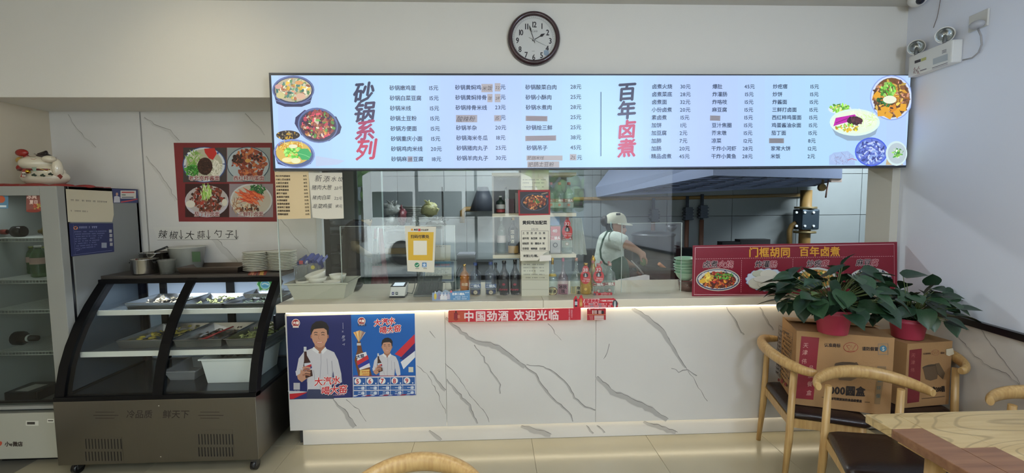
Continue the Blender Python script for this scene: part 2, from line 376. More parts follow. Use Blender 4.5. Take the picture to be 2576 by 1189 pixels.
# veins on the alcove panels
def vein(PA, pts, w0, w1, dark=(128, 124, 122), soft=(196, 193, 190), seed=0, hair=True):
    """one marble vein: a soft grey band with a dark hairline along one edge"""
    P = Print('marble_vein', PA[0], PA[1], PA[2] if len(PA) > 2 else (0, -1, 0), step=.00012)
    r = random.Random(seed); n = 5; Q = []
    for a, b in zip(pts, pts[1:]):
        L = math.hypot(b[0]-a[0], b[1]-a[1]); k = max(2, int(L/9))
        for i in range(k):
            t = i/k; Q.append((a[0]+(b[0]-a[0])*t+r.uniform(-2, 2), a[1]+(b[1]-a[1])*t+r.uniform(-2, 2)))
    Q.append(pts[-1]); m = len(Q)
    wd = [max(.6, (w0+(w1-w0)*i/m)*(.6+.5*math.sin(PI*i/m)+r.uniform(-.15, .15))) for i in range(m)]
    if max(w0, w1) > 2:
        P.line(Q, [x*1.25 for x in wd], mixc(soft, (222, 219, 214), .5)); P.line(Q, wd, soft)
    if hair:
        H = [(x+wd[i]*.42+r.uniform(-.8, .8), y-wd[i]*.25+r.uniform(-.8, .8)) for i, (x, y) in enumerate(Q)]
        P.line(H, [r.uniform(.5, 1.7) for _ in H], dark)
P = (wa, (0, YA, 0))
for i, v in enumerate([([(362, 296), (395, 318), (425, 330), (448, 355)], 5, 9), ([(172, 290), (190, 325), (212, 345), (240, 372)], 3, 6), ([(615, 285), (640, 310), (665, 340)], 3, 4),
                       ([(365, 392), (395, 430), (420, 470), (442, 505)], 5, 8), ([(535, 600), (565, 630), (590, 655), (603, 672)], 16, 12), ([(705, 548), (735, 590), (765, 620), (790, 650)], 2, 2)]):
    vein(P, *v, seed=i+3, dark=(150, 146, 142), soft=(200, 197, 192))
# right wall (askew): paint above, marble below, black rail between
rd = Vector((.1307, 1, 0)).normalized(); rn = Vector((-1, .1307, 0)).normalized()
def rwall(y0, y1, z0, z1, t0_, t1_, name, mat, parent=None, s=True):
    a = Vector((RW(y0), y0, 0)); b = Vector((RW(y1), y1, 0))
    o = B().prism([a+rn*t0_+Vector((0, 0, z0)), b+rn*t0_+Vector((0, 0, z0)), b+rn*t0_+Vector((0, 0, z1)), a+rn*t0_+Vector((0, 0, z1))], rn*(t1_-t0_)).build(name, mat, parent)
    return struct(o) if s else o
wr = rwall(YF, 2.96, 0, ZC+.05, -.12, 0, 'wall_right', right_paint)
for a, b in ((YF+.02, -.9), (-.896, .45), (.454, 1.55), (1.554, 2.93)): rwall(a, b, 0, .90, .001, .012, 'panel', marble, wr, False)
rwall(YF+.02, 2.93, .90, .936, .001, .03, 'trim_2', BLACK)
P = (wr, Vector((RW(2), 2, 0))+rn*.0125, rn)
for i, v in enumerate([([(2388, 806), (2400, 835), (2425, 865), (2450, 895), (2490, 925), (2530, 940), (2562, 968)], 2, 7), ([(2462, 818), (2475, 845), (2500, 875), (2520, 905), (2545, 935), (2566, 966)], 3, 3)]):
    vein(P, *v, seed=i+33)
# right jamb of the opening, wall behind
struct(B().box(2.683, 2.80, 2.92, 3.12, .98, 1.84, .002).build('trim_3', M('pale_jamb', (206, 202, 190), .55)))
# kitchen shell; large wall tiles
wk = struct(B().box(-2.9, 5.6, 5.42, 5.5, 0, 2.62).build('wall_kitchen_back', M('kitchen_grout', (96, 98, 98), .7)))
kt = M('kitchen_wall_tile', (150, 158, 160), .3, var=.10, vscale=1.2)
k0 = None
for j in range(5):
    for i in range(10):
        x = -2.8+i*.82+.41; z = .15+j*.51
        if k0 is None: k0 = B().box(-.407, .407, -.012, 0, -.252, .252, .002).build('tile', kt, wk); k0.location = (x, 5.42, z)
        else: dup(k0, (x, 5.42, z), parent=wk)
struct(B().box(5.5, 5.6, 3.2, 5.5, 0, 2.62).build('wall_kitchen_right', kt)); struct(B().box(2.80, 5.6, 3.12, 3.2, 0, 2.62).build('wall_kitchen_return', kt))
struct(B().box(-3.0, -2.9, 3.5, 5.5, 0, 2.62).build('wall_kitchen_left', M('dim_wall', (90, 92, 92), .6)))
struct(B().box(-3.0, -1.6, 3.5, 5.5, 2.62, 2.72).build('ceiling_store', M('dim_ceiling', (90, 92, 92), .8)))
# partition with the grey-green door leaf beside the dark doorway
struct(B().box(PY(934, 500, 4.18).x, PY(960, 500, 4.18).x, 4.18, 4.24, 0, 2.62).build('wall_partition', M('grey_green_panel', (140, 156, 152), .45)))
struct(B().box(PY(862, 500, 4.2).x, PY(934, 500, 4.2).x, 4.2, 4.24, PY(900, 552, 4.2).z, 2.62).build('door_1', M('door_leaf', (110, 120, 116), .5)))

# shop front behind the camera: frames, panes; the street outside is only seen as a reflection
wf = struct(B().box(XL, -2.9, YF-.1, YF, 0, ZC).box(2.1, 3.2, YF-.1, YF, 0, ZC).box(-2.9, 2.1, YF-.1, YF, 2.6, ZC).build('wall_front', white_wall))
FR = M('grey_window_frame', (96, 100, 104), .4, .6)
wn = struct(B().box(-2.9, 2.1, YF-.09, YF-.03, .0, .08).box(-2.9, 2.1, YF-.09, YF-.03, 2.52, 2.6).build('window_1', FR))
for x in (-2.9, -1.65, -.42, .80, 2.04): B().box(x, x+.06, YF-.09, YF-.03, .08, 2.52).build('frame', FR, wn)
for x in (-2.84, -1.59, -.36, .86): B().box(x, x+1.18, YF-.065, YF-.06, .08, 2.52).build('pane', glassy('window_glass', (248, 252, 252)), wn)
struct(B().box(-14, 14, -22, YF-.1, -.3, -.12).build('pavement_outside', M('concrete', (150, 150, 146), .8, var=.1)))
struct(B().box(-30, 30, -24, -23, -.3, 7.5).build('backdrop_building', M('facade_grey', (120, 132, 140), .8, var=.3, vscale=1.5)))  # unseen facade added to keep bright sky out of the glass reflections
def car(x, y, col, label):
    r = root('car', (x, y, -.12), label, 'car')
    prof = [(-2.1, .35), (-2.1, .75), (-1.9, .92), (-1.1, 1.0), (-.45, 1.45), (.85, 1.48), (1.55, 1.02), (2.05, .95), (2.15, .6), (2.1, .35)]
    B().prism([(x+a, y-.85, b-.12) for a, b in prof], (0, 1.7, 0)).build('body', M('car_paint_'+col, (232, 232, 230) if col == 'white' else (90, 96, 104), .2, coat=.5), r)
    g = B()
    for yy in (y-.853, y+.853): g.prism([(x+a, yy-.003, b-.12) for a, b in ((-.98, 1.0), (-.42, 1.38), (.78, 1.4), (1.35, 1.03))], (0, .006, 0))
    g.build('side_window', M('car_glass', (20, 24, 28), .05), r)
    for a in (-1.35, 1.35):
        for yy in (y-.87, y+.67): B().cyl((x+a, yy, .2), .32, .2, 20, ax=(0, 1, 0)).build('wheel', M('tyre', (22, 22, 22), .7), r)
vn = root('van', (-.9, -7.6, -.12), 'white van parked outside the shop front, mirrored in the counter glass', 'van'); vx, vy = -.9, -7.6
B().prism([(vx+a, vy-.95, b-.12) for a, b in ((-2.7, .35), (-2.7, 2.5), (-2.5, 2.62), (1.5, 2.62), (1.9, 2.45), (2.5, 1.45), (2.75, 1.1), (2.75, .35))], (0, 1.9, 0)).build('body', M('car_paint_white', (232, 232, 230), .2, coat=.5), vn)
for a, c in ((-2.45, -1.35), (-1.25, .0), (.1, 1.2)): B().box(vx+a, vx+c, vy+.94, vy+.96, 1.25, 1.95, .01).build('side_window', M('car_glass', (20, 24, 28), .05), vn)
B().prism([(vx+a, vy+.94, b-.12) for a, b in ((1.3, 1.4), (1.3, 2.1), (1.75, 2.1), (2.15, 1.4))], (0, .02, 0)).build('side_window', _M['car_glass'], vn)
for a in (-1.7, 1.8):
    for yy in (vy-.96, vy+.76): B().cyl((vx+a, yy, .24), .36, .2, 20, ax=(0, 1, 0)).build('wheel', M('tyre', (22, 22, 22), .7), vn)
car(4.9, -7.6, 'white', 'white car parked outside beyond the van')
hr = random.Random(3)
for i, (x, y) in enumerate(((-6, -15), (-1.5, -16), (3.5, -15), (8, -16))):
    r = root('street_tree', (x, y, -.12), ['round green street tree outside at the far left of the shop front', 'green street tree outside behind the white van', 'green street tree outside behind the white car', 'green street tree outside at the far right of the shop front'][i], 'tree', 'trees across the street')
    B().tube([(x, y, -.12), (x, y, 2.4)], [.16, .1], 8).build('trunk', M('bark', (84, 70, 56), .9), r)
    b = B()
    for k in range(150):
        a = hr.uniform(0, 6.3); q = 2.0*math.sqrt(hr.random()); b.ell((x+q*math.cos(a), y+q*math.sin(a)*.7, 3.0+hr.uniform(-1.6, 1.8)), hr.uniform(.16, .4), 7, 5)
    b.build('crown', M('tree_leaves', (110, 150, 90), .8, bump=.8, bscale=9, var=.3, vscale=5), r)

# ================================================================== service counter
ct = root('service_counter', (.68, 3.1, 0), 'long white marble service counter with glowing strips under its top and above its plinth', 'counter')
XC0, XC1 = -1.349, 2.695
seams = [XC0, PY(1121, 900, 2.86).x, PY(1499, 900, 2.86).x, XC1]
for a, b in zip(seams, seams[1:]): B().box(a+.0008, b-.0008, 2.86, 2.90, .133, .905, .0008).build('front_panel', marble, ct)
B().box(XC0, XC0+.02, 2.90, 3.50, .133, .905).build('end_panel', marble, ct)
B().box(XC0+.02, XC1, 2.955, 3.46, .0, .90).build('carcass', M('carcass', (60, 60, 60), .6), ct)
B().box(XC0+.055-.0, XC1-.02, 2.92, 2.95, .002, .15).build('plinth', marble, ct)
sj = PY(1367, 765, 2.80).x; slabm = M('counter_top', (226, 216, 196), .3, coat=.1)
B().box(-1.373, sj-.0006, 2.80, 3.50, .927, .980, .003).build('counter_top', slabm, ct)
B().box(sj+.0006, 2.700, 2.80, 3.50, .927, .980, .003).build('counter_top', slabm, ct)
for n, z, y, x0 in (('light_strip', .916, 2.835, -1.33), ('light_strip', .1275, 2.904, -1.285)):
    B().box(x0, 2.66, y, y+.008, z-.004, z+.004).build(n, LEDM, ct)
P = (ct, (0, 2.86, 0))
VD, VS = (120, 116, 114), (178, 175, 172)
for i, v in enumerate([([(1121, 800), (1160, 835), (1195, 858), (1240, 868), (1275, 890), (1320, 922)], 8, 13), ([(1320, 920), (1345, 940), (1365, 975), (1400, 1010), (1430, 1035), (1441, 1060)], 6, 3),
    ([(1322, 918), (1365, 922), (1400, 942), (1425, 965), (1445, 1000), (1470, 1022), (1497, 1032)], 3, 5), ([(1192, 866), (1215, 900), (1235, 935), (1255, 960), (1258, 990)], 1, 5),
    ([(1121, 955), (1150, 985), (1180, 1020), (1200, 1065)], 6, 5), ([(1121, 912), (1150, 945), (1175, 985), (1215, 1030), (1230, 1062)], 1.5, 1.5, ), ([(1499, 947), (1540, 985), (1600, 1012), (1645, 1035), (1678, 1056)], 12, 14),
    ([(1592, 775), (1625, 800), (1665, 830), (1685, 862), (1700, 890), (1725, 925)], 14, 5), ([(1725, 925), (1745, 950), (1755, 975), (1780, 1008)], 1, 1), ([(1690, 925), (1705, 936), (1728, 930), (1752, 945)], 1, 3),
    ([(1828, 772), (1850, 810), (1866, 835), (1871, 842)], 3, 4), ([(1911, 772), (1925, 800), (1945, 830)], 4, 4), ([(1080, 935), (1098, 955), (1120, 982)], 4, 7), ([(1048, 920), (1075, 940), (1100, 990), (1121, 1040)], 1.5, 2),
    ([(838, 1003), (870, 1040), (892, 1073)], 4, 14), ([(870, 1005), (900, 1030), (920, 1060)], 1, 1), ([(1535, 865), (1528, 885), (1517, 903)], 1, 1.5), ([(1380, 812), (1395, 838), (1411, 855)], 1, 1), ([(1080, 830), (1095, 850)], 1, 1)]):
    vein(P, *v, seed=i+50, dark=VD, soft=VS)
P = (ct, (0, 2.92, 0))
for i, v in enumerate([([(1080, 1082), (1095, 1095), (1110, 1106)], 6, 9), ([(1310, 1072), (1345, 1082), (1385, 1094)], 10, 14), ([(1620, 1060), (1660, 1075), (1700, 1088)], 10, 12), ([(1475, 1068), (1492, 1090)], 3, 5), ([(1500, 1068), (1520, 1088)], 3, 4)]):
    vein(P, *v, seed=i+80, dark=VD, soft=VS)

# glass screens standing on the counter
GL = glassy('screen_glass', (254, 255, 254), refl=2.4)
edge = M('glass_edge', (196, 206, 200), .2)
gs = [(-1.372, -.322, 'tall clear glass screen at the left end of the counter, behind the tub'), (-.318, .633, 'tall clear glass screen in the middle, behind the QR stand and bottles'), (.637, 1.16, 'tall clear glass screen standing right of the red-tagged bottles')]
for i, (a, b, lb) in enumerate(gs):
    g = root('glass_screen', ((a+b)/2, 2.88, .98), lb, 'glass screen')
    B().box(a, b, 2.876, 2.884, .981, 1.829).build('pane', GL, g)
    if i == 0: B().box(a-.004, a, 2.874, 2.886, .981, 1.829).build('edge_strip', edge, g)
for px0, px1, py, Y, lb in ((858, 1146, 568, 3.03, 'low clear glass guard behind the payment terminal'), (1563, 1714, 561, 3.0, 'low clear glass guard between the bottles and the green bowls')):
    a = PY(px0, 650, Y).x; b = PY(px1, 650, Y).x; zt = PY((px0+px1)/2, py, Y).z
    g = root('glass_guard', ((a+b)/2, Y, .98), lb, 'glass guard')
    B().box(a, b, Y-.003, Y+.003, .981, zt).build('pane', GL, g)
    e = B().box(a, a+.003, Y-.004, Y+.004, .981, zt).box(b-.003, b, Y-.004, Y+.004, .981, zt).box(a, b, Y-.004, Y+.004, zt, zt+.0025); e.build('edge_strip', edge, g)

# ================================================================== lit menu board
mb = root('menu_board', (.67, 2.88, 1.81), 'wide backlit blue-white menu board above the counter', 'menu board')
BX0, BX1, BZ0, BZ1 = -1.369, 2.702, 1.815, 2.408
fm = M('board_frame', (70, 74, 84), .35, .6)
B().box(BX0, BX1, 2.842, 2.93, BZ0, BZ1, .002).build('housing', fm, mb)
P = Print('screen_print', mb, (0, 2.842, 0), mat='lit_print')
N_ = (52, 66, 96); N2 = (60, 76, 104)
c4 = [(680.5, 189), (2293, 190), (2278, 415.5), (693, 426.5)]
P.poly(c4, (186, 218, 255))
for x in range(700, 2280, 34):     # slight banding of the backlight
    t = .5+.5*math.sin(x*.011+1.0); P.poly([(x, 189.8), (min(x+34, 2279), 189.8), (min(x+34, 2279), 426.2-(x+34-693)*.00694), (x, 426.2-(x-693)*.00694)], mixc((180, 222, 255), (184, 208, 255), t)); P.L -= .25
P.L += .3
def pot(cx, cy, rx, ry, ang=0, rim=(70, 76, 104), rim2=(104, 120, 170), deep=0, handles=False):
    if deep:
        P.poly([(cx-rx*.98, cy), (cx-rx*.80, cy+deep), (cx-rx*.4, cy+deep*1.25), (cx+rx*.4, cy+deep*1.25), (cx+rx*.80, cy+deep), (cx+rx*.98, cy)], mixc(rim, (50, 50, 90), .5))
        P.line([(cx-rx*.86, cy+deep*.75), (cx-rx*.4, cy+deep), (cx+rx*.4, cy+deep), (cx+rx*.86, cy+deep*.75)], 1.5, (130, 140, 190))
    if handles: P.poly(rot([(cx-rx*1.16, cy-8), (cx-rx*.8, cy-ry*.7), (cx+rx*.8, cy-ry*.7), (cx+rx*1.16, cy-8), (cx+rx*1.14, cy+8), (cx+rx*.7, cy+ry*.75), (cx-rx*.7, cy+ry*.75), (cx-rx*1.14, cy+8)], (cx, cy), ang), (62, 62, 104))
    P.ell(cx, cy, rx, ry, rim2, ang=ang); P.ell(cx, cy+1, rx*.93, ry*.9, rim, ang=ang)
pot(738, 226, 53, 36, deep=34); P.ell(738, 226, 46, 30, (196, 186, 160))
P.chips(738, 226, 42, 26, [(210, 200, 150), (120, 170, 120), (230, 160, 130), (90, 140, 130), (235, 230, 200), (180, 120, 90), (230, 190, 80)], 150, 6, 1)
P.ell(706, 240, 11, 8, (214, 206, 150)).ell(757, 242, 12, 8, (226, 186, 160)).ell(700, 218, 8, 6, (220, 170, 160)).ell(752, 208, 10, 5, (230, 170, 110))
pot(800, 315, 51, 44, 12, handles=True); P.ell(800, 315, 43, 37, (70, 50, 90))
P.chips(800, 314, 40, 34, [(150, 80, 80), (120, 60, 60), (210, 150, 90), (110, 170, 90), (220, 90, 110), (240, 220, 200), (170, 110, 90), (90, 50, 60)], 230, 6, 2)
P.ell(725, 340, 30, 12, (60, 50, 50)); P.chips(722, 340, 28, 10, [(40, 36, 40), (200, 160, 60), (160, 150, 120)], 50, 4, 3)
pot(741, 386, 52, 36, 8, rim=(88, 104, 150), rim2=(130, 150, 210), deep=26); P.ell(739, 384, 44, 29, (220, 190, 100))
P.strands(733, 374, 36, 16, [(240, 200, 60), (220, 160, 40), (250, 230, 150), (200, 120, 40)], 90, 16, 1.8, 4)
P.chips(738, 384, 24, 14, [(110, 220, 80), (160, 240, 120), (80, 180, 60)], 70, 5, 5)
P.poly(rot([(748, 384), (758, 374), (775, 374), (785, 388), (778, 402), (760, 402)], (766, 388), 0), (70, 180, 110)).line([(752, 386), (768, 390), (780, 396)], 1, (160, 230, 160))
P.ell(724, 402, 14, 6, (245, 235, 170)).ell(745, 404, 12, 7, (240, 240, 190)).ell(738, 368, 11, 5, (240, 238, 200))
P.poly([(795, 392), (868, 404), (850, 414), (795, 418)], (190, 208, 240))
# dishes on the right end
P.ell(2241, 246, 54, 57, (150, 176, 236)).ell(2241, 246, 51, 54, (214, 228, 255)).ell(2241, 246, 46, 50, (120, 84, 50))
P.chips(2241, 246, 44, 47, [(230, 170, 60), (200, 130, 40), (120, 76, 50), (90, 60, 50), (240, 200, 90), (150, 100, 60), (220, 160, 130)], 210, 7, 7)
for k, (x, y) in enumerate(((2214, 285), (2233, 290), (2256, 285), (2270, 270), (2205, 240), (2224, 275))): P.poly(rot([(x-9, y-7), (x+9, y-8), (x+10, y+7), (x-8, y+8)], (x, y), k*33), (236, 172, 46))
P.chips(2232, 228, 18, 20, [(130, 220, 70), (90, 180, 60), (180, 240, 120)], 80, 5, 8); P.chips(2225, 256, 20, 12, [(60, 130, 60), (40, 90, 50)], 40, 5, 9); P.ell(2236, 251, 17, 10, (240, 244, 220))
P.ell(2111, 275, 29, 12, (226, 240, 250)); P.chips(2111, 273, 24, 9, [(150, 220, 80), (200, 240, 140), (240, 220, 90), (90, 160, 60)], 70, 5, 10)
P.poly([(2085, 312), (2100, 340), (2130, 354), (2170, 354), (2200, 338), (2211, 308)], (150, 176, 200)); P.ell(2148, 308, 63, 34, (226, 250, 240)); P.ell(2149, 307, 56, 29, (236, 250, 226))
P.strands(2165, 300, 38, 20, [(240, 255, 220), (220, 250, 160), (250, 255, 240)], 110, 15, 1.6, 11)
P.poly([(2094, 318), (2100, 297), (2148, 288), (2152, 294), (2135, 306), (2112, 312)], (200, 40, 180)).line([(2100, 310), (2145, 292)], 2, (150, 20, 130)); P.ell(2148, 304, 20, 10, (70, 40, 50)); P.chips(2148, 304, 19, 10, [(50, 30, 40), (90, 50, 60)], 40, 4, 12)
P.chips(2130, 322, 30, 9, [(250, 220, 60), (220, 180, 50), (150, 220, 80)], 50, 4, 13)
P.ell(2189, 382, 41, 36, (70, 100, 230)).ell(2189, 382, 38, 33, (110, 130, 220)); P.strands(2189, 382, 33, 29, [(80, 100, 190), (150, 180, 240), (60, 70, 140), (200, 215, 255)], 130, 11, 4, 14)
P.poly([(2228, 398), (2252, 402), (2270, 415), (2225, 415)], (200, 180, 140)); P.ell(2252, 386, 27, 31, (214, 238, 240)).ell(2253, 386, 23, 26, (190, 206, 214)); P.chips(2254, 386, 13, 13, [(70, 160, 60), (150, 220, 90), (220, 240, 230)], 60, 4, 15)
P.poly([(2083, 415), (2083, 392), (2095, 384), (2130, 380), (2145, 392), (2148, 415)], (170, 196, 240)); P.strands(2115, 400, 28, 12, [(150, 150, 190), (190, 210, 250)], 40, 14, 1, 16); P.line([(2130, 403), (2140, 399), (2152, 403)], 1.5, (190, 80, 110))
P.clipy(189.5, 423); P.clipx(682, 2291)
for i, (c, y, cc) in enumerate((('砂', 235, (58, 64, 96)), ('锅', 284, (70, 66, 100)), ('系', 330, (170, 66, 110)), ('列', 378, (196, 66, 104)))):
    P.text(c, 890+i*2, y, 54, cc, bold=1.6, shear=.22, ang=-4)
for i, (c, y, cc) in enumerate((('百', 233, (52, 56, 88)), ('年', 279, (64, 60, 96)), ('卤', 327, (190, 54, 96)), ('煮', 374, (196, 54, 96)))):
    P.text(c, 1552, y, 48, cc, bold=1.6, shear=.14, ang=-4)
P.rect(1509.8, 232, 1511.8, 393, (50, 84, 120))
c1 = ['砂锅嫩鸡蛋', '砂锅白菜豆腐', '砂锅米线', '砂锅土豆粉', '砂锅方便面', '砂锅重庆小面', '砂锅鸡肉米线', '砂锅麻 豆腐']; p1 = ['15元']*6+['20元', '18元']
for i, (t, p) in enumerate(zip(c1, p1)):
    y = 222+i*25.45
    if i == 7: P.text('砂锅麻', 985, y, 13.2, N_, bold=.25); P.text('豆腐', 1039.5, y, 13.2, N_, bold=.25)
    else: P.text(t, 980.5+i*.65, y, 13.3, N_, bold=.25)
    P.text(p, 1078+i*1.0, y, 13.6, N_, bold=.2)
c2 = ['砂锅黄焖鸡', '砂锅黄焖排骨', '砂锅排骨米线', '', '砂锅羊杂', '砂锅海米冬瓜', '砂锅猪肉丸子', '砂锅羊肉丸子']; p2 = ['元', '元', '23元', '元', '20元', '18元', '25元', '30元']
for i, (t, p) in enumerate(zip(c2, p2)):
    y = 221+i*25.3; P.text(t, 1145+i*.6, y, 13.2, N_, bold=.25)
    P.text(p, 1258.5+i*.2 if p == '元' else 1244.6+i*.3, y-1, 13.4, N_, bold=.2)
c3 = ['砂锅酸菜白肉', '砂锅小酥肉', '砂锅水煮肉', '', '砂锅烩三鲜', '', '砂锅吊子', '']; p3 = ['28元', '25元', '28元', '25元', '25元', '38元', '45元', '元']
for i, (t, p) in enumerate(zip(c3, p3)):
    y = 220.5+i*25.3; P.text(t, 1321+i*.5, y, 13.2, N_, bold=.25); P.text(p, 1450 if p == '元' else 1433.8, 219.2+i*25.3, 13.5, N_, bold=.2)
c4_ = ['卤煮火烧', '卤煮菜底', '卤煮面', '小份卤煮', '素卤煮', '加饼', '加豆腐', '加肺', '加肠', '精品卤煮']; p4 = ['30元', '28元', '32元', '20元', '15元', '1元', '2元', '7元', '20元', '45元']
c5 = ['爆肚', '炸灌肠', '炸咯吱', '麻豆腐', '', '豆汁焦圈', '芥末墩', '凉菜', '干炸小河虾', '干炸小黄鱼']; p5 = ['45元', '15元', '15元', '15元', '15元', '15元', '15元', '12元', '28元', '28元']
c6 = ['炒疙瘩', '炒饼', '炸酱面', '三鲜打卤面', '西红柿鸡蛋面', '鸡蛋酱油汆面', '茄丁面', '', '家常大饼', '米饭']; p6 = ['15元']*7+['8元', '12元', '2元']
for i in range(10):
    y = 219+i*19.4; D_ = (44, 62, 92)
    P.text(c4_[i], 1637.6-i*.3, y, 12.8, D_, bold=.25); P.text(p4[i], 1708.4-i*.4, y, 13, D_, bold=.2)
    P.text(c5[i], 1789-i*.5, y, 12.6, D_, bold=.25); P.text(p5[i], 1869-i*.75, y, 12.8, D_, bold=.2)
    P.text(c6[i], 1940-i*.8, y, 12.4, D_, bold=.25); P.text(p6[i], 2032-i*.95+(1.5 if p6[i][1] == '元' else 0), y, 12.6, D_, bold=.2)
# paper strips taped over the board; their glow imitates the backlight shining through
tape = M('paper_tape', (178, 172, 176), .7)
def strip(x0, y0, x1, y1, t=None, ang=0, scrib=False, col=(176, 172, 178)):
    Q = Print('paper_strip', mb, (0, 2.8405, 0), mat='lit_print'); Q.rect(x0, y0, x1, y1, col, ang)
    if scrib:
        for k in range(3): Q.line([(x0+3, y0+3+k*(y1-y0)/3.6), ((x0+x1)/2, y0+2.5+k*(y1-y0)/3.6), (x1-3, y0+3.2+k*(y1-y0)/3.6)], 1, (110, 104, 112))
    if t: Q.text(t, x0+2, (y0+y1)/2, (x1-x0-3)/max(1, sum(1 if ord(c) > 99 else .58 for c in t)) if len(t) < 3 else min((y1-y0)*.85, (x1-x0-4)/len(t)), (70, 66, 74), jit=8, shear=.2)
strip(1211, 211, 1239.5, 232, '米饭'); strip(1244.5, 209, 1259, 230, '22'); strip(1226, 236, 1239, 257, '饭'); strip(1244.5, 236, 1259, 257, '28')
strip(1147, 289, 1200.5, 307.5, '酸辣粉', col=(164, 162, 174)); strip(1243, 289.5, 1260.5, 305, '15', col=(168, 164, 176)); strip(1322.5, 291.5, 1377, 304.5, scrib=True, ang=1, col=(150, 142, 150)); strip(1321.5, 341, 1399, 354, scrib=True, ang=-1, col=(156, 148, 158))
strip(1324.5, 391, 1415, 403.5, '肥肠米线'); strip(1326.5, 405.5, 1407, 421, '肥肠土豆粉'); strip(1433.5, 387.5, 1450, 403, '25'); strip(1025, 393, 1038, 407, '辣', col=(160, 158, 180)); strip(1786, 290.5, 1812, 303.5, scrib=True, ang=2, col=(146, 146, 158)); strip(1934.5, 347.5, 1972, 360, scrib=True, col=(140, 142, 152))

# ================================================================== wall clock
ck = root('wall_clock', (.265, 2.92, 2.652), 'round wall clock with dark brown rim above the menu board', 'clock')
cc = PY(1343, 98, 2.925); R0 = .170
prof = [(.139, 0), (.139, .030), (.148, .036), (.158, .034), (.167, .020), (.170, 0)]
b = B(); n = 48; b.lathe(prof+[prof[0]], (0, 0, 0), n, False, False); b.xf(Matrix.Translation((cc.x, 2.929, cc.z)) @ Matrix.Rotation(PI/2, 4, 'X')); b.build('rim', M('clock_rim', (62, 42, 46), .25, coat=.4), ck)
B().cyl((cc.x, 2.927, cc.z), .141, -.0001-.012, 48, ax=(0, 1, 0)).build('dial', M('clock_face', (226, 226, 222), .5), ck)
P = Print('dial_print', ck, (0, 2.914, 0), step=.0001)
P.ell(1342, 98, 49, 53, (150, 150, 150), 48).ell(1342, 98, 48.4, 52.4, (228, 228, 225), 48)
for k, (t, x, y) in enumerate((('12', 1343, 61), ('1', 1362, 65), ('2', 1377.5, 81), ('3', 1384, 102), ('4', 1376.5, 121), ('5', 1362, 138), ('6', 1342.5, 143), ('7', 1323.5, 137), ('8', 1308, 123), ('9', 1301.5, 101), ('10', 1309.5, 81), ('11', 1323.5, 66))):
    P.text(t, x, y, 20, (46, 42, 50), bold=.45, anchor='c', sx=.82, sp=.9)
P.text('Cais', 1337, 77.5, 8.5, (90, 90, 96), shear=.3).rect(1338, 128, 1345, 128.8, (140, 140, 140)).poly([(1368, 127), (1376, 125), (1381, 130), (1380, 138), (1374, 141), (1368, 137)], (150, 170, 190))
for k in range(60):
    a = k*PI/30; P.line([(1342+50*math.sin(a), 98-54*math.cos(a)), (1342+(50+(2 if k % 5 else 3))*math.sin(a), 98-(54+(2 if k % 5 else 3))*math.cos(a))], .5, (120, 120, 120))
c0 = PY(1343, 100, 2.908)
def hand(name, x, y, w0, dia=None, back=0, Y=2.908):
    q = PY(x, y, Y); d = (q-PY(1343, 100, Y)); L = d.length; d.normalize(); s = Vector((-d.z, 0, d.x)); b = B(); o = PY(1343, 100, Y)
    pts = [o-d*back-s*w0, o+d*L*.55-s*w0] + ([o+d*L*.72-s*dia] if dia else []) + [o+d*L] + ([o+d*L*.72+s*dia] if dia else []) + [o+d*L*.55+s*w0, o-d*back+s*w0]
    b.prism(pts, (0, .0012, 0)).build(name, M('clock_hand', (40, 36, 40), .4), ck)
hand('hour_hand', 1371, 84, .0022, .009, .012, 2.909); hand('minute_hand', 1331, 62, .0016, .005, .02, 2.907); hand('second_hand', 1378, 117, .0007, None, .035, 2.905)
B().cyl((c0.x, 2.903, c0.z), .005, .01, 12, ax=(0, 1, 0)).build('hub', M('clock_hub', (200, 200, 200), .3, .8), ck)
B().cyl((cc.x, 2.902, cc.z), .139, .002, 48, ax=(0, 1, 0)).build('glass', glassy('clock_glass', (252, 252, 252)), ck)

# ================================================================== right wall fixtures
def onR(x, y, off=0): return PP(x, y, Vector((RW(2), 2, 0))+rn*off, rn)
el = root('emergency_light', onR(2350, 155), 'white twin-head emergency light on the right wall beside the menu board', 'emergency light')
a = onR(2286, 175, .05); a2 = onR(2405, 135, .05)
y0, y1 = onR(2288, 170, .055).y, onR(2400, 130, .055).y
def rbox(y0, y1, z0, z1, t0_, t1_, bev=.004):
    L = abs(y1-y0); b = B().box(0, L, t0_, t1_, z0, z1, bev)
    bx = Matrix(((-rd.x, rn.x, 0, 0), (-rd.y, rn.y, 0, 0), (0, 0, 1, 0), (0, 0, 0, 1))); yy = max(y0, y1)
    return b.xf(Matrix.Translation((RW(yy), yy, 0)) @ bx)
ez0, ez1 = 2.385, 2.515
rbox(y0, y1, ez0, ez1, .001, .058, .008).build('housing', WHITEP, el)
P = Print('housing_print', el, Vector((RW(2.6), 2.6, 0))+rn*.0585, rn)
P.poly([(2301, 153), (2316, 148), (2316, 155), (2301, 160)], (70, 66, 72)).poly([(2317, 147.5), (2330, 143), (2330, 150), (2317, 155)], (190, 190, 120)).poly([(2347, 148), (2384, 135), (2384, 151), (2347, 163)], (176, 182, 186))
for k in range(3): P.line([(2370, 128+k*3), (2381, 124+k*3)], 1.2, (80, 80, 90))
P.line([(2345, 171), (2384, 157.5)], 1.4, (120, 110, 120)).line([(2345, 174), (2384, 161)], .7, (120, 110, 120))
for k, (x, y) in enumerate(((2300, 172), (2310, 169), (2306, 176), (2299, 180), (2309, 181))): P.line([(x, y), (x+5, y+5), (x-1, y+4), (x+2, y-3)], 1, (130, 70, 84))
P.line([(2315, 178), (2331, 173)], 2, (110, 100, 110))
gl = glassy('lamp_lens', (236, 242, 246), 2.0)
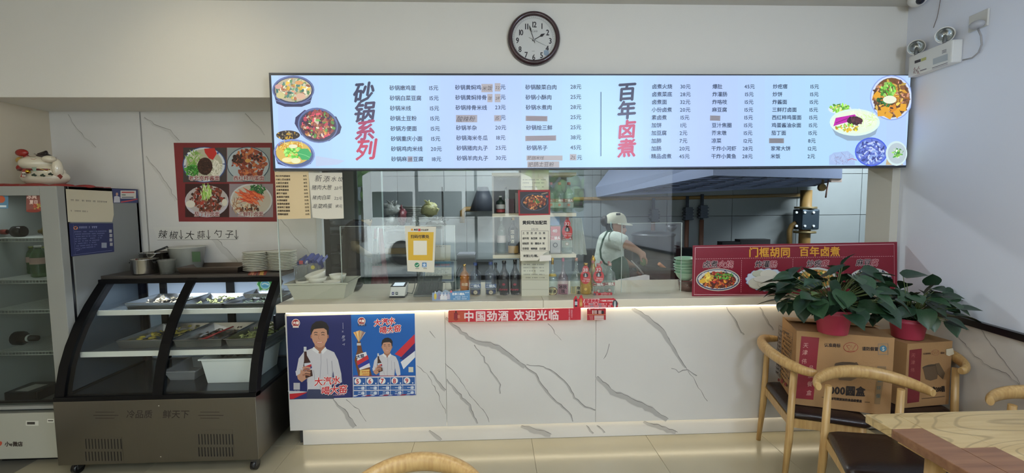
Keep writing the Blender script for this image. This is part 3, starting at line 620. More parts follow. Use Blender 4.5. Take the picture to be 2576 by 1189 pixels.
for x, y in ((2305, 119), (2377, 88)):
    c = onR(x, y, .05); t = Vector((-.70, -.62, -.18)).normalized(); q = t.to_track_quat('Z', 'Y').to_matrix().to_4x4(); mt = Matrix.Translation(c) @ q
    h = B().lathe([(.012, -.05), (.034, -.03), (.044, 0), (.046, .006), (.041, .006), (.036, -.006), (.012, -.024)], n=26, capt=False).xf(mt).build('lamp_head', WHITEP, el)
    B().lathe([(.010, -.022), (.035, -.005), (.040, .004)], n=26, capt=False).xf(mt).build('reflector', STEEL, h)
    B().lathe([(.041, .003), (.030, .009), (.012, .012), (.001, .0125)], n=26, capb=False).xf(mt).build('lens', gl, h)
    B().tube([c-t*.03, Vector((c.x, c.y, ez1-.002))], .009, 8).build('swivel', M('grey_plastic', (120, 120, 122), .5), el)
sk = root('wall_socket', onR(2455, 55), 'white wall socket high on the right wall with a grey plug', 'socket')
c = onR(2466, 52); rbox(c.y-.055, c.y+.055, c.z-.045, c.z+.045, .001, .012, .003).build('plate', M('socket_white', (206, 204, 198), .4), sk)
c = onR(2458, 62, .03); B().ell(c, (.030, .035, .022)).build('plug', M('plug_grey', (176, 176, 180), .4), sk)
cb = B().tube([onR(2460, 72, .03), onR(2468, 90, .025), onR(2470, 112, .012), onR(2462, 132, .008), onR(2445, 146, .02), onR(2422, 151, .03)], .0045, 8)
tag(cb.build('power_cord', M('grey_cable', (160, 158, 160), .5)), 'grey cord curving from the wall socket to the emergency light', 'cord')
cb = B().tube([onR(2367, -12, .004), onR(2362, 22, .004), onR(2357, 45, .004), onR(2348, 70, .004)], .0016, 6)
tag(cb.build('thin_wire', M('brown_wire', (110, 92, 86), .6)), 'thin brown wire hanging down the right wall from the ceiling', 'wire')
cmr = root('security_camera', onR(2307, -8), 'white security camera with a dark lens at the ceiling corner', 'camera')
c = onR(2308, -2, .05); B().ell(c, (.05, .05, .045)).build('shell', WHITEP, cmr); B().ell(c+Vector((-.012, -.032, -.018)), (.024, .024, .026)).build('lens', M('lens_dark', (20, 22, 40), .15), cmr)
B().cyl(c+Vector((.0, 0, .02)), .03, ZC-c.z-.02, 16).build('mount', WHITEP, cmr)

# ================================================================== upright glass-door fridge (left)
FX0, FX1, FY0, FY1, FZ = -3.16, -2.575, 2.74, 3.34, 1.725
GREYF = M('fridge_grey', (150, 151, 146), .4); GREYD = M('fridge_side', (128, 130, 130), .45)
fr = root('drinks_fridge', (-2.87, 3.05, 0), 'grey upright glass-door drinks fridge beside the display case', 'fridge')
B().box(FX0, FX0+.02, FY0+.07, FY1, .05, FZ).box(FX1-.02, FX1, FY0+.07, FY1, .05, FZ, .003).box(FX0, FX1, FY1-.02, FY1, .05, FZ).box(FX0, FX1, FY0+.07, FY1, FZ-.04, FZ, .003).box(FX0, FX1, FY0+.07, FY1, .32, .36).box(FX0, FX1, FY0+.07, FY1, .05, .10).build('cabinet', GREYD, fr)
B().box(FX0+.021, FX0+.026, FY0+.08, FY1-.02, .36, FZ-.04).box(FX1-.026, FX1-.021, FY0+.08, FY1-.02, .36, FZ-.04).box(FX0+.02, FX1-.02, FY1-.03, FY1-.02, .36, FZ-.04).build('liner', M('fridge_liner', (190, 194, 192), .5), fr)
dz0 = .375; dgx = PY(117, 700, FY0).x
d = B().box(FX0, FX0+.06, FY0, FY0+.05, dz0, FZ, .004).box(dgx, FX1-.002, FY0, FY0+.05, dz0, FZ, .004).box(FX0+.06, dgx, FY0, FY0+.05, FZ-.055, FZ, .002).box(FX0+.06, dgx, FY0, FY0+.05, dz0, dz0+.02, .002).build('door', GREYF, fr)
B().box(FX0+.06, dgx, FY0+.02, FY0+.024, dz0+.02, FZ-.055).build('pane', glassy('fridge_glass', (222, 226, 224), 1.0), d)
B().box(FX0, FX0+.03, FY0+.052, FY0+.068, dz0, FZ).box(FX1-.036, FX1-.006, FY0+.052, FY0+.068, dz0, FZ).box(FX0+.03, FX1-.036, FY0+.052, FY0+.068, dz0, dz0+.03).box(FX0+.03, FX1-.036, FY0+.052, FY0+.068, FZ-.03, FZ).build('gasket', BLACK, fr)
P = Print('door_sticker', d, (0, FY0+.0195, 0)); P.rect(-30, 482, 21, 524, (96, 140, 170)).ell(3, 501, 10, 9, (200, 96, 60)).rect(-4, 516, 16, 521, (226, 236, 240)).rect(66, 486, 112, 530, (140, 84, 76))
P.text('冰爽', 67, 494, 13, (230, 200, 190), bold=.5).text('夏日', 74, 508, 11, (230, 200, 190), bold=.4); P.chips(96, 520, 16, 9, [(150, 150, 60), (180, 80, 60), (200, 170, 90)], 26, 4, 2); P.ell(84, 530, 18, 4, (140, 60, 50))
mg = M('fridge_grille', (60, 62, 62), .6); b = B()
for k in range(7): b.box(-2.93, dgx-.03, FY1-.07, FY1-.06, 1.60+k*.011, 1.604+k*.011)
for k in range(14): b.box(-2.93+k*.018, -2.927+k*.018, FY1-.071, FY1-.062, 1.60, 1.672)
b.build('vent_grille', mg, fr)
wire = M('wire_white', (214, 218, 212), .4)
SHZ = [PY(60, y, FY0+.10).z for y in (604, 709, 784, 889)]
for z in SHZ:
    b = B(); b.tube([(FX0+.03, FY0+.10, z+.012), (FX1-.03, FY0+.10, z+.012)], .004, 5).tube([(FX0+.03, FY0+.10, z-.008), (FX1-.03, FY0+.10, z-.008)], .004, 5)
    k = 0
    while FX0+.04+k*.02 < FX1-.03:
        x = FX0+.04+k*.02; b.tube([(x, FY0+.10, z-.008), (x, FY0+.10, z+.012), (x, FY1-.05, z+.012)], .002, 4, False); k += 1
    b.build('wire_shelf', wire, fr)
kp = B().box(FX0, FX1, FY0+.015, FY0+.06, .055, .345, .004).build('kick_panel', M('kick_panel', (176, 174, 160), .5), fr)
P = Print('panel_print', fr, (0, FY0+.0145, 0))
P.rect(65, 1058, 97, 1070, (214, 212, 200)).rect(68, 1060.5, 88, 1067, (70, 66, 60)).rect(119, 1053, 136, 1062, (226, 224, 214)).rect(121, 1056, 134, 1059, (90, 86, 80))
P.text('小e微店', 12, 1116, 13, (60, 50, 44), bold=.5).poly([(-2, 1110), (3, 1109), (6, 1113), (4, 1118), (-3, 1124)], (196, 84, 60))
B().box(FX0+.02, FX1-.02, FY0+.10, FY0+.12, 0, .055).build('foot', BLACK, fr); B().box(FX0+.02, FX1-.02, FY1-.1, FY1-.08, 0, .055).build('foot', BLACK, fr)
# papers on the fridge side and door
def sheet(name, label, cat, plane, n, quad, col, group=None, par=None, th=.0006):
    """a thin sheet of paper whose outline is quad (pixels) on a real plane"""
    n = Vector(n).normalized(); q = [PP(x, y, Vector(plane), n) for x, y in quad]; c = sum(q, Vector())/len(q)
    r = root(name, c, label, cat, group) if par is None else par
    B().prism([p+n*.0002 for p in q], n*th).build('paper', M('paper_%d_%d_%d' % col, col, .6), r)
    return r, Print('paper_print', r, Vector(plane)+n*(th+.0003), n)
SX = (FX1+.001, 3, 0)
r, P = sheet('notice', 'blank-looking cream notice taped to the fridge side, upper one', 'paper', SX, (1, 0, 0), [(165, 475), (283, 481), (286, 540), (282, 558), (171, 558)], (206, 196, 170))
P.smudge(178, 503, 268, 508, 4, (110, 104, 96), 4).smudge(178, 530, 222, 532, 3.6, (110, 104, 96), 5)
r, P = sheet('blue_notice', 'dark blue printed notice below the cream sheet on the fridge side', 'paper', SX, (1, 0, 0), [(173, 561), (284, 561), (287, 633), (179, 645)], (44, 50, 92))
P.ell(190, 573, 6, 4.5, (200, 130, 90)).poly([(186, 571), (194, 570), (190, 577)], (40, 44, 84)); P.smudge(199, 572, 243, 571, 5, (150, 156, 190), 7)
for k in range(9): P.smudge(187+k*.4, 583+k*6, [268, 262, 258, 254, 250, 242, 244, 238, 204][k], 581+k*5.6, 2.6, (120, 126, 168), k)
for k, (x, y) in enumerate(((277, 581), (278, 592), (278, 603), (279, 614))): P.rect(x-3, y-4, x+4, y+4, (170, 168, 170))
P.rect(255, 610, 268, 623, (150, 156, 170)).line([(184, 641), (282, 629)], .8, (120, 126, 160)).line([(184, 565), (189, 641)], .8, (90, 96, 140))
r, P = sheet('promo_card', 'small blue promo card with a person beside the cream notice', 'paper', SX, (1, 0, 0), [(281, 474), (346, 477), (347, 510), (284, 510)], (60, 66, 110))
P.rect(303, 479, 342, 499, (214, 208, 200)).rect(306, 482, 338, 485, (200, 70, 70)).rect(306, 489, 316, 491, (60, 100, 80)).rect(306, 495, 336, 497, (60, 70, 90)).poly([(286, 509), (287, 494), (294, 492), (301, 495), (302, 509)], (200, 198, 204)).ell(294, 488, 3, 4, (190, 150, 130)).line([(304, 508), (330, 504), (346, 500)], 2.5, (200, 66, 70))

# bottles and packs in the fridge
def put_bottle_v(name, x0, x1, yt, Y, z, mat, capm, lb, cat='bottle', grp=None, liquid=None):
    a, b_ = PY(x0, yt, Y), PY(x1, yt, Y); c = (a+b_)/2; R = (b_-a).length/2; H = c.z-z
    r = root(name, (c.x, Y, z), lb, cat, grp); o = (c.x, Y, z+.0005)
    B().lathe([(R*.8, 0), (R, .01), (R*.93, H*.12), (R, H*.2), (R*.93, H*.3), (R, H*.4), (R*.94, H*.5), (R, H*.62), (R*.8, H*.76), (R*.4, H*.88), (R*.33, H*.94)], o, 20).build('body', mat, r)
    B().cyl((c.x, Y, z+H*.93), R*.42, H*.07, 14).build('cap', capm, r)
    B().lathe([(R*1.02, H*.42), (R*1.02, H*.62)], o, 20, False, False).build('label', M('bottle_label_red', (206, 170, 160), .5), r)
    return r
zf = SHZ[1]+.014
grn = glassy('green_bottle', (176, 206, 166), 1.4, alpha=.3, body=(130, 160, 120)); wcap = M('cap_white', (226, 226, 220), .4); gcap = M('cap_green', (150, 160, 90), .5)
put_bottle_v('drink_bottle', 77, 112, 617, 2.95, zf, grn, wcap, 'clear green drink bottle with a white cap on the second fridge shelf')
put_bottle_v('drink_bottle', 66, 88, 619, 3.10, zf, grn, gcap, 'drink bottle with a lime cap just behind and left of the white-capped one')
put_bottle_v('drink_bottle', 100, 120, 619, 3.13, zf, grn, gcap, 'drink bottle with a lime cap behind and right of the white-capped one')
def lying(name, x0, x1, y, Y, z, R, mat, lb, cat):
    a, b_ = PY(x0, y, Y), PY(x1, y, Y); r = root(name, ((a.x+b_.x)/2, Y, z), lb, cat); L = b_.x-a.x
    B().tube([(a.x, Y, z+R), (a.x+L*.02, Y, z+R), (a.x+L*.55, Y, z+R), (a.x+L*.72, Y, z+R*.98), (a.x+L, Y, z+R*.96)], [R*.7, R, R, R*.45, R*.38], 14).build('body', mat, r)
    return r, a.x, L
dkb = M('dark_bottle', (34, 30, 28), .2)
r, ax, L = lying('wine_bottle', 14, 96, 860, 2.98, SHZ[3]+.014, .045, dkb, 'dark bottle lying on the lowest wire shelf of the fridge', 'bottle')
B().cyl((ax+L*.62, 2.98, SHZ[3]+.058), .0225, .03, 14, ax=(1, 0, 0)).build('neck_label', wcap, r)
r, ax, L = lying('wine_bottle', 60, 20, 588, 2.95, SHZ[0]+.014, .035, dkb, 'dark bottle with a red cap lying on the top wire shelf of the fridge', 'bottle')
B().cyl((ax+L-.002, 2.95, SHZ[0]+.047), .016, -.035, 12, ax=(1, 0, 0)).build('cap', M('cap_red', (150, 60, 50), .5), r)
r, ax, L = lying('wine_bottle', 135, 100, 590, 2.98, SHZ[0]+.014, .033, M('amber_glass', (110, 96, 50), .3), 'olive-coloured bottle lying at the right of the top fridge shelf', 'bottle')
r = root('food_bag', (-2.78, 3.02, SHZ[2]+.014), 'reddish bag of food on the third fridge shelf', 'bag')
b = B(); rr = random.Random(5)
for k in range(14): b.ell((-2.80+rr.uniform(-.09, .1), 3.04+rr.uniform(-.08, .08), SHZ[2]+.06+rr.uniform(-.02, .05)), (.04, .04, .03), 8, 6)
b.build('contents', M('food_dim', (84, 62, 52), .6, var=.4, vscale=30), r)
r = root('meat_tray', (-2.82, 3.0, .362), 'dark tray with a white label at the bottom of the fridge', 'tray')
a = PY(37, 968, 2.95); c = PY(118, 980, 2.95)
B().box(a.x, c.x, 2.88, 3.06, .3605, .425, .008).build('tray', M('tray_black', (36, 34, 34), .3), r)
B().poly([(a.x+.05, 2.90, .4262), (a.x+.14, 2.89, .4262), (a.x+.16, 3.0, .4262), (a.x+.07, 3.01, .4262)]).build('label', M('label_white', (214, 212, 204), .6), r)
r = root('food_bag', (-2.72, 3.12, SHZ[3]-.2), 'dark bundle of packed food behind the tray at the fridge bottom', 'bag')
b = B()
for k in range(12): b.ell((-2.76+rr.uniform(-.1, .1), 3.16+rr.uniform(-.08, .08), .42+rr.uniform(-.02, .10)), (.045, .045, .035), 8, 6)
b.build('contents', M('food_dark', (60, 54, 50), .5, var=.5, vscale=30), r)

# red cloth and lucky cat on the fridge
r = root('red_cloth', (-2.80, 3.0, FZ), 'red cloth spread on the fridge top under the cat figurine', 'cloth')
rr = random.Random(9); n = 26; pts = []
for k in range(n):
    a = 2*PI*k/n; pts.append((-2.80+.30*math.cos(a)*rr.uniform(.8, 1.08), 2.98+.21*math.sin(a)*rr.uniform(.85, 1.05)))
pts = [(min(max(x, FX0+.01), FX1+.02), min(max(y, 2.755), 3.32)) for x, y in pts]
B().prism([(x, y, FZ+.0005) for x, y in pts], (0, 0, .004)).build('cloth', M('red_cloth', (140, 44, 40), .6, bump=.5, bscale=40), r)
b = B()
for (x, y, s) in ((-3.0, 2.86, .06), (-2.9, 2.84, .05), (-2.66, 2.86, .05), (-2.60, 2.95, .04), (-2.78, 2.82, .055)): b.ell((x, y, FZ+.004), (s*1.6, s*.7, s*.3), 12, 6)
b.build('fold', _M['red_cloth'], r)
cat = root('lucky_cat', (-2.90, 3.02, FZ+.005), 'white ceramic beckoning cat figurine with a raised paw on the fridge', 'figurine')
CW = M('glazed_ceramic', (224, 214, 190), .15, coat=.5)
def C_(x, y): return PY(x, y, 2.99)
z0 = FZ+.0045; cl = C_(48, 450).x; cr = C_(158, 450).x; cx_ = (cl+cr)/2; hw = (cr-cl)/2
b = B(); b.ell((cx_, 3.02, z0+.062), (hw*1.0, .09, .062), 28, 14).ell((cx_-.005, 3.02, z0+.095), (hw*.88, .082, .055), 28, 12).ell((cx_-.03, 3.01, z0+.15), (hw*.74, .08, .052), 28, 14)
b.ell((cx_+hw*.80, 2.99, z0+.115), (.026, .03, .065), 14, 10).ell((cx_+hw*.62, 2.965, z0+.175), (.04, .028, .022), 14, 8); b.build('body', CW, cat)
B().ell((cx_+.012, 3.01, z0+.196), (.042, .035, .02), 14, 8).tube([(cx_+.01, 3.01, z0+.20), (cx_+.03, 3.01, z0+.232)], [.032, .004], 8).build('black_patch', M('glaze_black', (40, 32, 32), .2), cat)
B().tube([(cx_-.085, 3.0, z0+.185), (cx_-.09, 3.0, z0+.218)], [.02, .003], 8).build('ear', M('glaze_red', (170, 50, 40), .2), cat)
def ring(z, rx, ry, t, cx=cx_-.02): return B().tube([(cx+rx*math.cos(a*PI/12), 3.015+ry*math.sin(a*PI/12), z) for a in range(12, 25)], t, 8)
ring(z0+.108, hw*.83, .088, .006).build('collar', M('glaze_collar', (112, 40, 40), .25), cat)
B().ell((cx_-.012, 2.925, z0+.094), .013).build('bell', M('gold', (200, 160, 60), .2, 1), cat)
P = Print('painted_mark', cat, (0, 2.918, 0), step=.0004)
P.line([(67, 390), (76, 394), (90, 394)], 1.1, (70, 50, 46)).line([(85, 386), (98, 391), (108, 392)], 1.1, (70, 50, 46)).line([(78, 399), (85, 401), (92, 398)], .9, (170, 90, 80))
P.poly([(79, 421), (92, 420), (91, 431), (84, 430)], (150, 170, 150)).line([(100, 424), (120, 430), (124, 424)], 1.6, (190, 160, 80)); P.clipy(370, 460)
for x, y in ((86, 440), (108, 441), (128, 438)): P.ell(x-3, y, 4, 2.6, (44, 56, 44)).ell(x+3, y+1, 4, 2.4, (44, 56, 44)).ell(x, y-2, 3, 2.4, (52, 64, 50))
P.poly([(144, 442), (152, 437), (159, 444), (153, 451)], (130, 50, 40)).poly([(52, 445), (58, 425), (66, 424), (62, 446)], (150, 56, 44)).rect(56, 432, 66, 444, (220, 210, 196)).text('招财', 56, 438, 5.5, (60, 50, 50), bold=.2)
for k in range(4): P.line([(132+k*4, 394), (131+k*4, 399)], .7, (120, 90, 80))
B().ell(C_(55, 384), (.038, .02, .024), 14, 8).build('fan', M('glaze_red2', (150, 40, 34), .25), cat)
B().ell(C_(51, 403), (.026, .018, .022), 12, 8).build('gold_ingot', M('glaze_gold', (176, 140, 70), .3), cat)
B().ell(C_(50, 422), (.02, .016, .02), 12, 8).build('tassel', _M['glaze_red2'], cat)

# ================================================================== food posters on the alcove wall
Y_ = YA-.001
r, P = sheet('dish_poster', 'dark red poster with four noodle dish photos on the alcove wall', 'poster', (0, YA, 0), (0, -1, 0), [(437, 359), (692, 359), (700, 557), (450, 557)], (128, 44, 46))
for (x0, y0, x1, y1, c) in ((461, 371, 570, 458, (70, 60, 60)), (571, 371, 680, 457, (150, 156, 156)), (466, 462, 576, 546, (60, 30, 30)), (577, 462, 687, 546, (150, 136, 140))): P.rect(x0, y0, x1, y1, c)
P.ell(514, 414, 55, 45, (60, 80, 130)).ell(514, 414, 52, 43, (214, 220, 226)); P.chips(514, 414, 52, 43, [(50, 70, 130), (220, 226, 230)], 90, 3.5, 21); P.ell(514, 413, 46, 38, (190, 186, 160))
P.strands(488, 397, 20, 18, [(170, 196, 120), (220, 226, 200), (120, 170, 70)], 60, 16, 2, 22); P.strands(484, 428, 18, 13, [(60, 140, 50), (90, 170, 70), (50, 110, 40)], 70, 12, 3, 23)
P.poly([(514, 374), (540, 372), (546, 386), (536, 402), (526, 398), (516, 384)], (200, 50, 44)); P.strands(544, 424, 14, 20, [(226, 220, 200), (240, 236, 220)], 46, 14, 2.4, 24); P.ell(516, 418, 19, 22, (60, 34, 26)); P.chips(516, 418, 18, 21, [(50, 28, 22), (84, 50, 40)], 60, 3, 25)
P.ell(625, 413, 54, 44, (60, 80, 96)).ell(625, 413, 52, 42, (176, 186, 190)); P.chips(627, 411, 42, 35, [(150, 66, 44), (190, 96, 60), (120, 50, 40), (200, 120, 70), (160, 80, 56)], 190, 7, 26); P.chips(600, 400, 14, 12, [(50, 30, 28), (70, 44, 36)], 30, 5, 27); P.chips(648, 396, 14, 12, [(50, 30, 28), (140, 70, 60)], 26, 5, 28); P.ell(624, 404, 7, 5, (214, 160, 90))
P.ell(521, 506, 55, 40, (196, 190, 200)).ell(521, 502, 52, 36, (190, 180, 176)); P.chips(523, 500, 44, 32, [(96, 50, 40), (130, 70, 50), (70, 40, 34), (150, 90, 70), (160, 60, 46)], 170, 6, 29); P.strands(520, 484, 13, 16, [(170, 210, 100), (130, 190, 70), (220, 236, 170)], 50, 18, 2.2, 30, 90); P.ell(480, 513, 12, 9, (226, 220, 206)).ell(566, 509, 7, 9, (220, 214, 196))
P.ell(633, 504, 53, 42, (206, 206, 206)).ell(633, 504, 49, 38, (196, 186, 170)); P.strands(610, 516, 26, 22, [(200, 170, 130), (220, 200, 170), (150, 100, 70)], 60, 20, 1.8, 31); P.strands(648, 477, 20, 12, [(40, 90, 50), (60, 130, 60)], 40, 14, 3, 32); P.strands(630, 494, 24, 15, [(220, 90, 50), (236, 120, 70), (200, 70, 44)], 70, 34, 2.2, 33, 25); P.chips(625, 525, 28, 12, [(70, 40, 34), (150, 90, 60)], 40, 4, 34)
P.ops = [o if o[0] == 't' else ('p', [(min(max(a, 455), 688), min(max(b_, 369), 548)) for a, b_ in o[1]], o[2], o[3]) for o in P.ops]
for t, x, y in (('老北京炸酱面', 476, 448), ('西红柿鸡蛋面', 588, 448), ('茄丁打卤面', 490, 538), ('三鲜打卤面', 600, 538)):
    P.text(t, x, y, 13 if len(t) > 5 else 12.8, (236, 226, 222), bold=1.1); P.text(t, x, y, 13 if len(t) > 5 else 12.8, (128, 40, 44), bold=.25)
r, P = sheet('handwritten_strip', 'white strip with three handwritten words and arrows on the marble', 'paper', (0, YA, 0), (0, -1, 0), [(386, 571), (597, 569), (600, 600), (396, 604)], (212, 209, 203))
for t, x in (('辣', 398), ('椒', 426), ('大', 466), ('蒜', 495), ('勺', 538), ('子', 566)): P.text(t, x, 590 if x < 500 else 587, 22, (34, 30, 30), jit=9, shear=.12)
for x in (455, 524, 594): P.line([(x, 578), (x+1, 600)], 1.6, (34, 30, 30)).line([(x-4, 593), (x+1, 601), (x+5, 594)], 1.4, (34, 30, 30))
P.line([(396, 603.5), (520, 602), (597, 602), (600, 597)], .7, (120, 116, 112))

# ================================================================== curved-glass display case
dc = root('display_case', (-2.0, 2.95, 0), 'curved-glass refrigerated display case with black frame and steel base', 'display case')
CX0, CX1, CY0, CY1 = -2.575, -1.422, 2.61, 3.32
sb = B().box(CX0, CX1, CY0, CY1, .088, .472, .003); base = sb.build('base', ALU, dc)
curve = [(2.622, .472), (2.640, .56), (2.668, .66), (2.715, .77), (2.778, .88), (2.858, .985), (2.935, 1.07), (2.985, 1.122)]
def rib(x0, x1, wd, name, mat, out=0.0):
    b = B(); P0 = []
    for i, (y, z) in enumerate(curve):
        a = curve[max(i-1, 0)]; c = curve[min(i+1, len(curve)-1)]; t = Vector((c[0]-a[0], c[1]-a[1])).normalized(); nn = Vector((t.y, -t.x))*-1
        P0.append(((y+nn.x*out, z+nn.y*out), (y-nn.x*(wd-out), z-nn.y*(wd-out))))
    for i in range(len(P0)-1):
        q = [P0[i][0], P0[i+1][0], P0[i+1][1], P0[i][1]]
        b.prism([(x0, y, z) for y, z in q], (x1-x0, 0, 0))
    return b.build(name, mat, dc)
fb = M('case_frame', (7, 7, 10), .42, spec=.2)
rib(CX0, CX0+.055, .05, 'frame', fb, .006); rib(CX1-.045, CX1, .05, 'frame', fb, .006); xm = PY(428, 840, 2.78).x; rib(xm-.006, xm+.052, .012, 'frame', fb, .012)
B().box(CX0, CX1, 2.612, 2.66, .472, .497, .002).box(CX0, CX1, 2.962, 3.0, 1.100, 1.128, .002).box(CX0, CX0+.03, 3.27, 3.32, .472, 1.128).box(CX1-.03, CX1, 3.27, 3.32, .472, 1.128).box(CX1-.02, CX1, 2.63, 3.3, .472, .488).box(CX0, CX0+.02, 2.63, 3.3, .472, .488).box(-1.96, -1.91, 3.285, 3.31, .49, 1.12).box(-2.43, -2.39, 3.285, 3.31, .49, 1.12).build('frame', fb, dc)
g = B()
for i in range(len(curve)-1):
    (y0_, z0_), (y1_, z1_) = curve[i], curve[i+1]; g.add([(CX0+.05, y0_+.004, z0_), (CX1-.04, y0_+.004, z0_), (CX1-.04, y1_+.004, z1_), (CX0+.05, y1_+.004, z1_)], [(0, 1, 2, 3)], True)
g.build('front_glass', glassy('case_glass', (246, 249, 250), .9), dc)
side = [(y+.03, z) for y, z in curve]+[(3.3, 1.122), (3.3, .472)]
B().prism([(CX1-.012, y, z) for y, z in side], (.004, 0, 0)).build('side_glass', _M['case_glass'], dc)
B().prism([(CX0+.002, y, z) for y, z in side], (.004, 0, 0)).build('side_panel', M('case_side', (70, 78, 84), .4), dc)
top = B().box(CX0, CX1, 2.985, 3.335, 1.128, 1.150, .002).build('top', M('case_top', (84, 78, 74), .4, .5, bump=.06, bscale=200), dc)
B().poly([(CX0+.05, 3.305, .49), (CX1-.03, 3.305, .49), (CX1-.03, 3.305, 1.12), (CX0+.05, 3.305, 1.12)]).build('back_door', M('case_back', (190, 200, 214), .35), dc)
B().box(CX0+.02, CX1-.02, 2.65, 3.3, .474, .48).build('floor_pan', M('case_floor', (80, 88, 96), .2, .8), dc)
SH = []
for (yy, px0, px1, Yf) in ((783, 255, 668, 2.90), (886, 228, 640, 2.765)):
    z = PY(450, yy, Yf).z; SH.append(z); a = CX0+.035; c = CX1-.035
    B().box(a, c, Yf, 3.29, z-.004, z+.002).build('shelf', glassy('shelf_glass', (214, 226, 226), 1.0, alpha=.35, body=(170, 176, 180)), dc)
    B().box(a, c, Yf-.004, Yf, z-.018, z+.016, .002).build('shelf_edge', M('shelf_edge_white', (230, 232, 222), .35), dc)
B().box(CX0+.1, CX1-.1, 3.0, 3.03, 1.108, 1.118).build('lamp', M('case_led', emit=(200, 220, 255), es=4), dc)
slot = M('vent_dark', (14, 13, 12), .7)
for gx0, gx1, ys in ((217, 305, ((1103, 1128), (1135, 1158))), (501, 585, ((1091, 1117), (1124, 1147)))):
    gr = B().box(PY(gx0-3, 1120, CY0).x, PY(gx1+3, 1120, CY0).x, CY0-.0012, CY0+.001, PY(260, ys[1][1]+3, CY0).z, PY(260, ys[0][0]-3, CY0).z).build('vent_grille', ALU, dc)
    for y0_, y1_ in ys:
        for k in range(12):
            x = gx0+(gx1-gx0)*k/11; a = PY(x-1.9, y0_, CY0); c = PY(x+1.9, y1_, CY0); B().box(a.x, c.x, CY0-.0022, CY0+.001, a.z, c.z).build('vent_slot', slot, gr)
P = Print('base_print', dc, (0, CY0, 0)); ink = (44, 36, 34)
P.text('冷品质', 318, 1041, 22, ink, shear=.1, bold=.2).text('鲜天下', 409, 1041, 22.5, ink, shear=.1, bold=.2)
for x in (235, 499):
    P = Print('base_lines', dc, (0, CY0, 0)); P.line([(x+5, 1036), (x+53, 1036)], 1.3, ink).line([(x, 1044), (x+63, 1044)], 1.5, ink).line([(x+5, 1051), (x+53, 1051)], 1.3, ink)
P.rect(398, 1019, 401, 1021, (230, 226, 214)).rect(403, 1147, 406, 1149, (220, 214, 200))
P = Print('top_sticker', dc, (0, 3, 1.1503), (0, 0, 1)); P.poly([(628, 681), (648, 681), (644, 692), (623, 692)], (150, 50, 40)).poly([(651, 681), (673, 681), (668, 692), (647, 692)], (150, 50, 40))
P.text('冷', 629, 687, 11, (226, 170, 130), bold=.3, shear=.2).text('藏', 653, 687, 11, (216, 180, 90), bold=.3, shear=.2)
P = Print('glass_sticker', dc, (0, 2.91, 1.04), Vector((0, -.74, .67)))
P.poly([(650, 702), (664, 701), (674, 703), (686, 702), (687, 712), (682, 724), (672, 731), (662, 729), (652, 732), (650, 722), (645, 715)], (190, 226, 190)).poly([(652, 704), (664, 703), (674, 705), (684, 704), (685, 712), (680, 723), (672, 729), (662, 727), (654, 730), (652, 721), (647, 715)], (70, 150, 90)).ell(667, 716, 12.5, 11, (190, 220, 210)).ell(667, 716, 11, 9.6, (110, 180, 210)).line([(659, 715), (666, 712), (676, 716)], 2, (230, 240, 240)).line([(661, 720), (668, 719), (675, 721)], 2, (60, 130, 180))
wh = [(CX0+.05, 2.68), (CX1-.045, 2.66), (CX0+.05, 3.25), (CX1-.045, 3.25)]
for x, y in wh:
    c = B().cyl((x-.02, y, .034), .032, .03, 16, ax=(1, 0, 0)).build('caster', BLACK, dc); B().box(x-.022, x+.014, y-.02, y+.02, .03, .086, .003).build('bracket', M('caster_steel', (90, 90, 90), .4, .8), c)
B().box(CX1-.0005, CX1+.012, 2.86, 3.03, .80, .90, .012).build('side_handle', BLACK, dc)

# steel trays and food inside and on top of the case
def tray(x0, x1, y0, y1, z, h, lb, mat=STEEL, fill=None, grp=None, seed=0, flat=True):
    r = root('steel_tray', ((x0+x1)/2, (y0+y1)/2, z), lb, 'tray', grp); t = .022
    def rect(a, zz): return [(x0+a, y0+a, zz), (x1-a, y0+a, zz), (x1-a, y1-a, zz), (x0+a, y1-a, zz)]
    L = [rect(.012, z+.001), rect(.002, z+h-.004), rect(-.006, z+h-.002), rect(-.006, z+h), rect(.004, z+h), rect(t*.8, z+.003)]
    b = B(); vs = [p for l in L for p in l]; b.add(vs, [(i*4+j, i*4+(j+1) % 4, (i+1)*4+(j+1) % 4, (i+1)*4+j) for i in range(5) for j in range(4)]+[(3, 2, 1, 0), (20, 21, 22, 23)]); b.build('tray', mat, r)
    if fill:
        f = root('food', ((x0+x1)/2, (y0+y1)/2, z+.004), fill[0], 'food'); rr = random.Random(seed); b = B()
        for k in range(fill[2]):
            x = rr.uniform(x0+.05, x1-.05); y = rr.uniform(y0+.04, y1-.04); a = rr.uniform(0, 6.3); l = fill[3]*rr.uniform(.6, 1.2)
            zz = z+.008+rr.uniform(0, 1)*fill[4]*(1-abs((x-(x0+x1)/2)/(x1-x0)*1.6)**2)
            if rr.random() < .6: b.tube([(x, y, zz), (x+l*.5*math.cos(a), y+l*.5*math.sin(a), zz+.008), (x+l*math.cos(a+.5), y+l*math.sin(a+.5), zz+.001)], [.002, .005, .003], 5)
            else: b.ell((x, y, zz+.003), (l*.4, l*.3, .007), 7, 5)
        o = b.build('pile', M('food_'+fill[1], *fill[5], .5, var=.35, vscale=60), f); o['kind'] = 'stuff'; f['kind'] = 'stuff'
    return r
z1, z2 = SH[0]+.0025, SH[1]+.0025
tray(-2.42, -2.07, 2.96, 3.27, z1, .045, 'left tray on the upper shelf of the display case, with sliced tofu', fill=('pale sliced tofu in the upper left tray', 'tofu', 46, .03, .035, ((206, 190, 160),)), seed=1)
tray(-2.06, -1.78, 2.93, 3.27, z1, .040, 'middle tray on the upper shelf behind the black rib', fill=('grey and pale greens in the upper middle tray', 'greens', 36, .03, .02, ((150, 150, 96),)), seed=2)
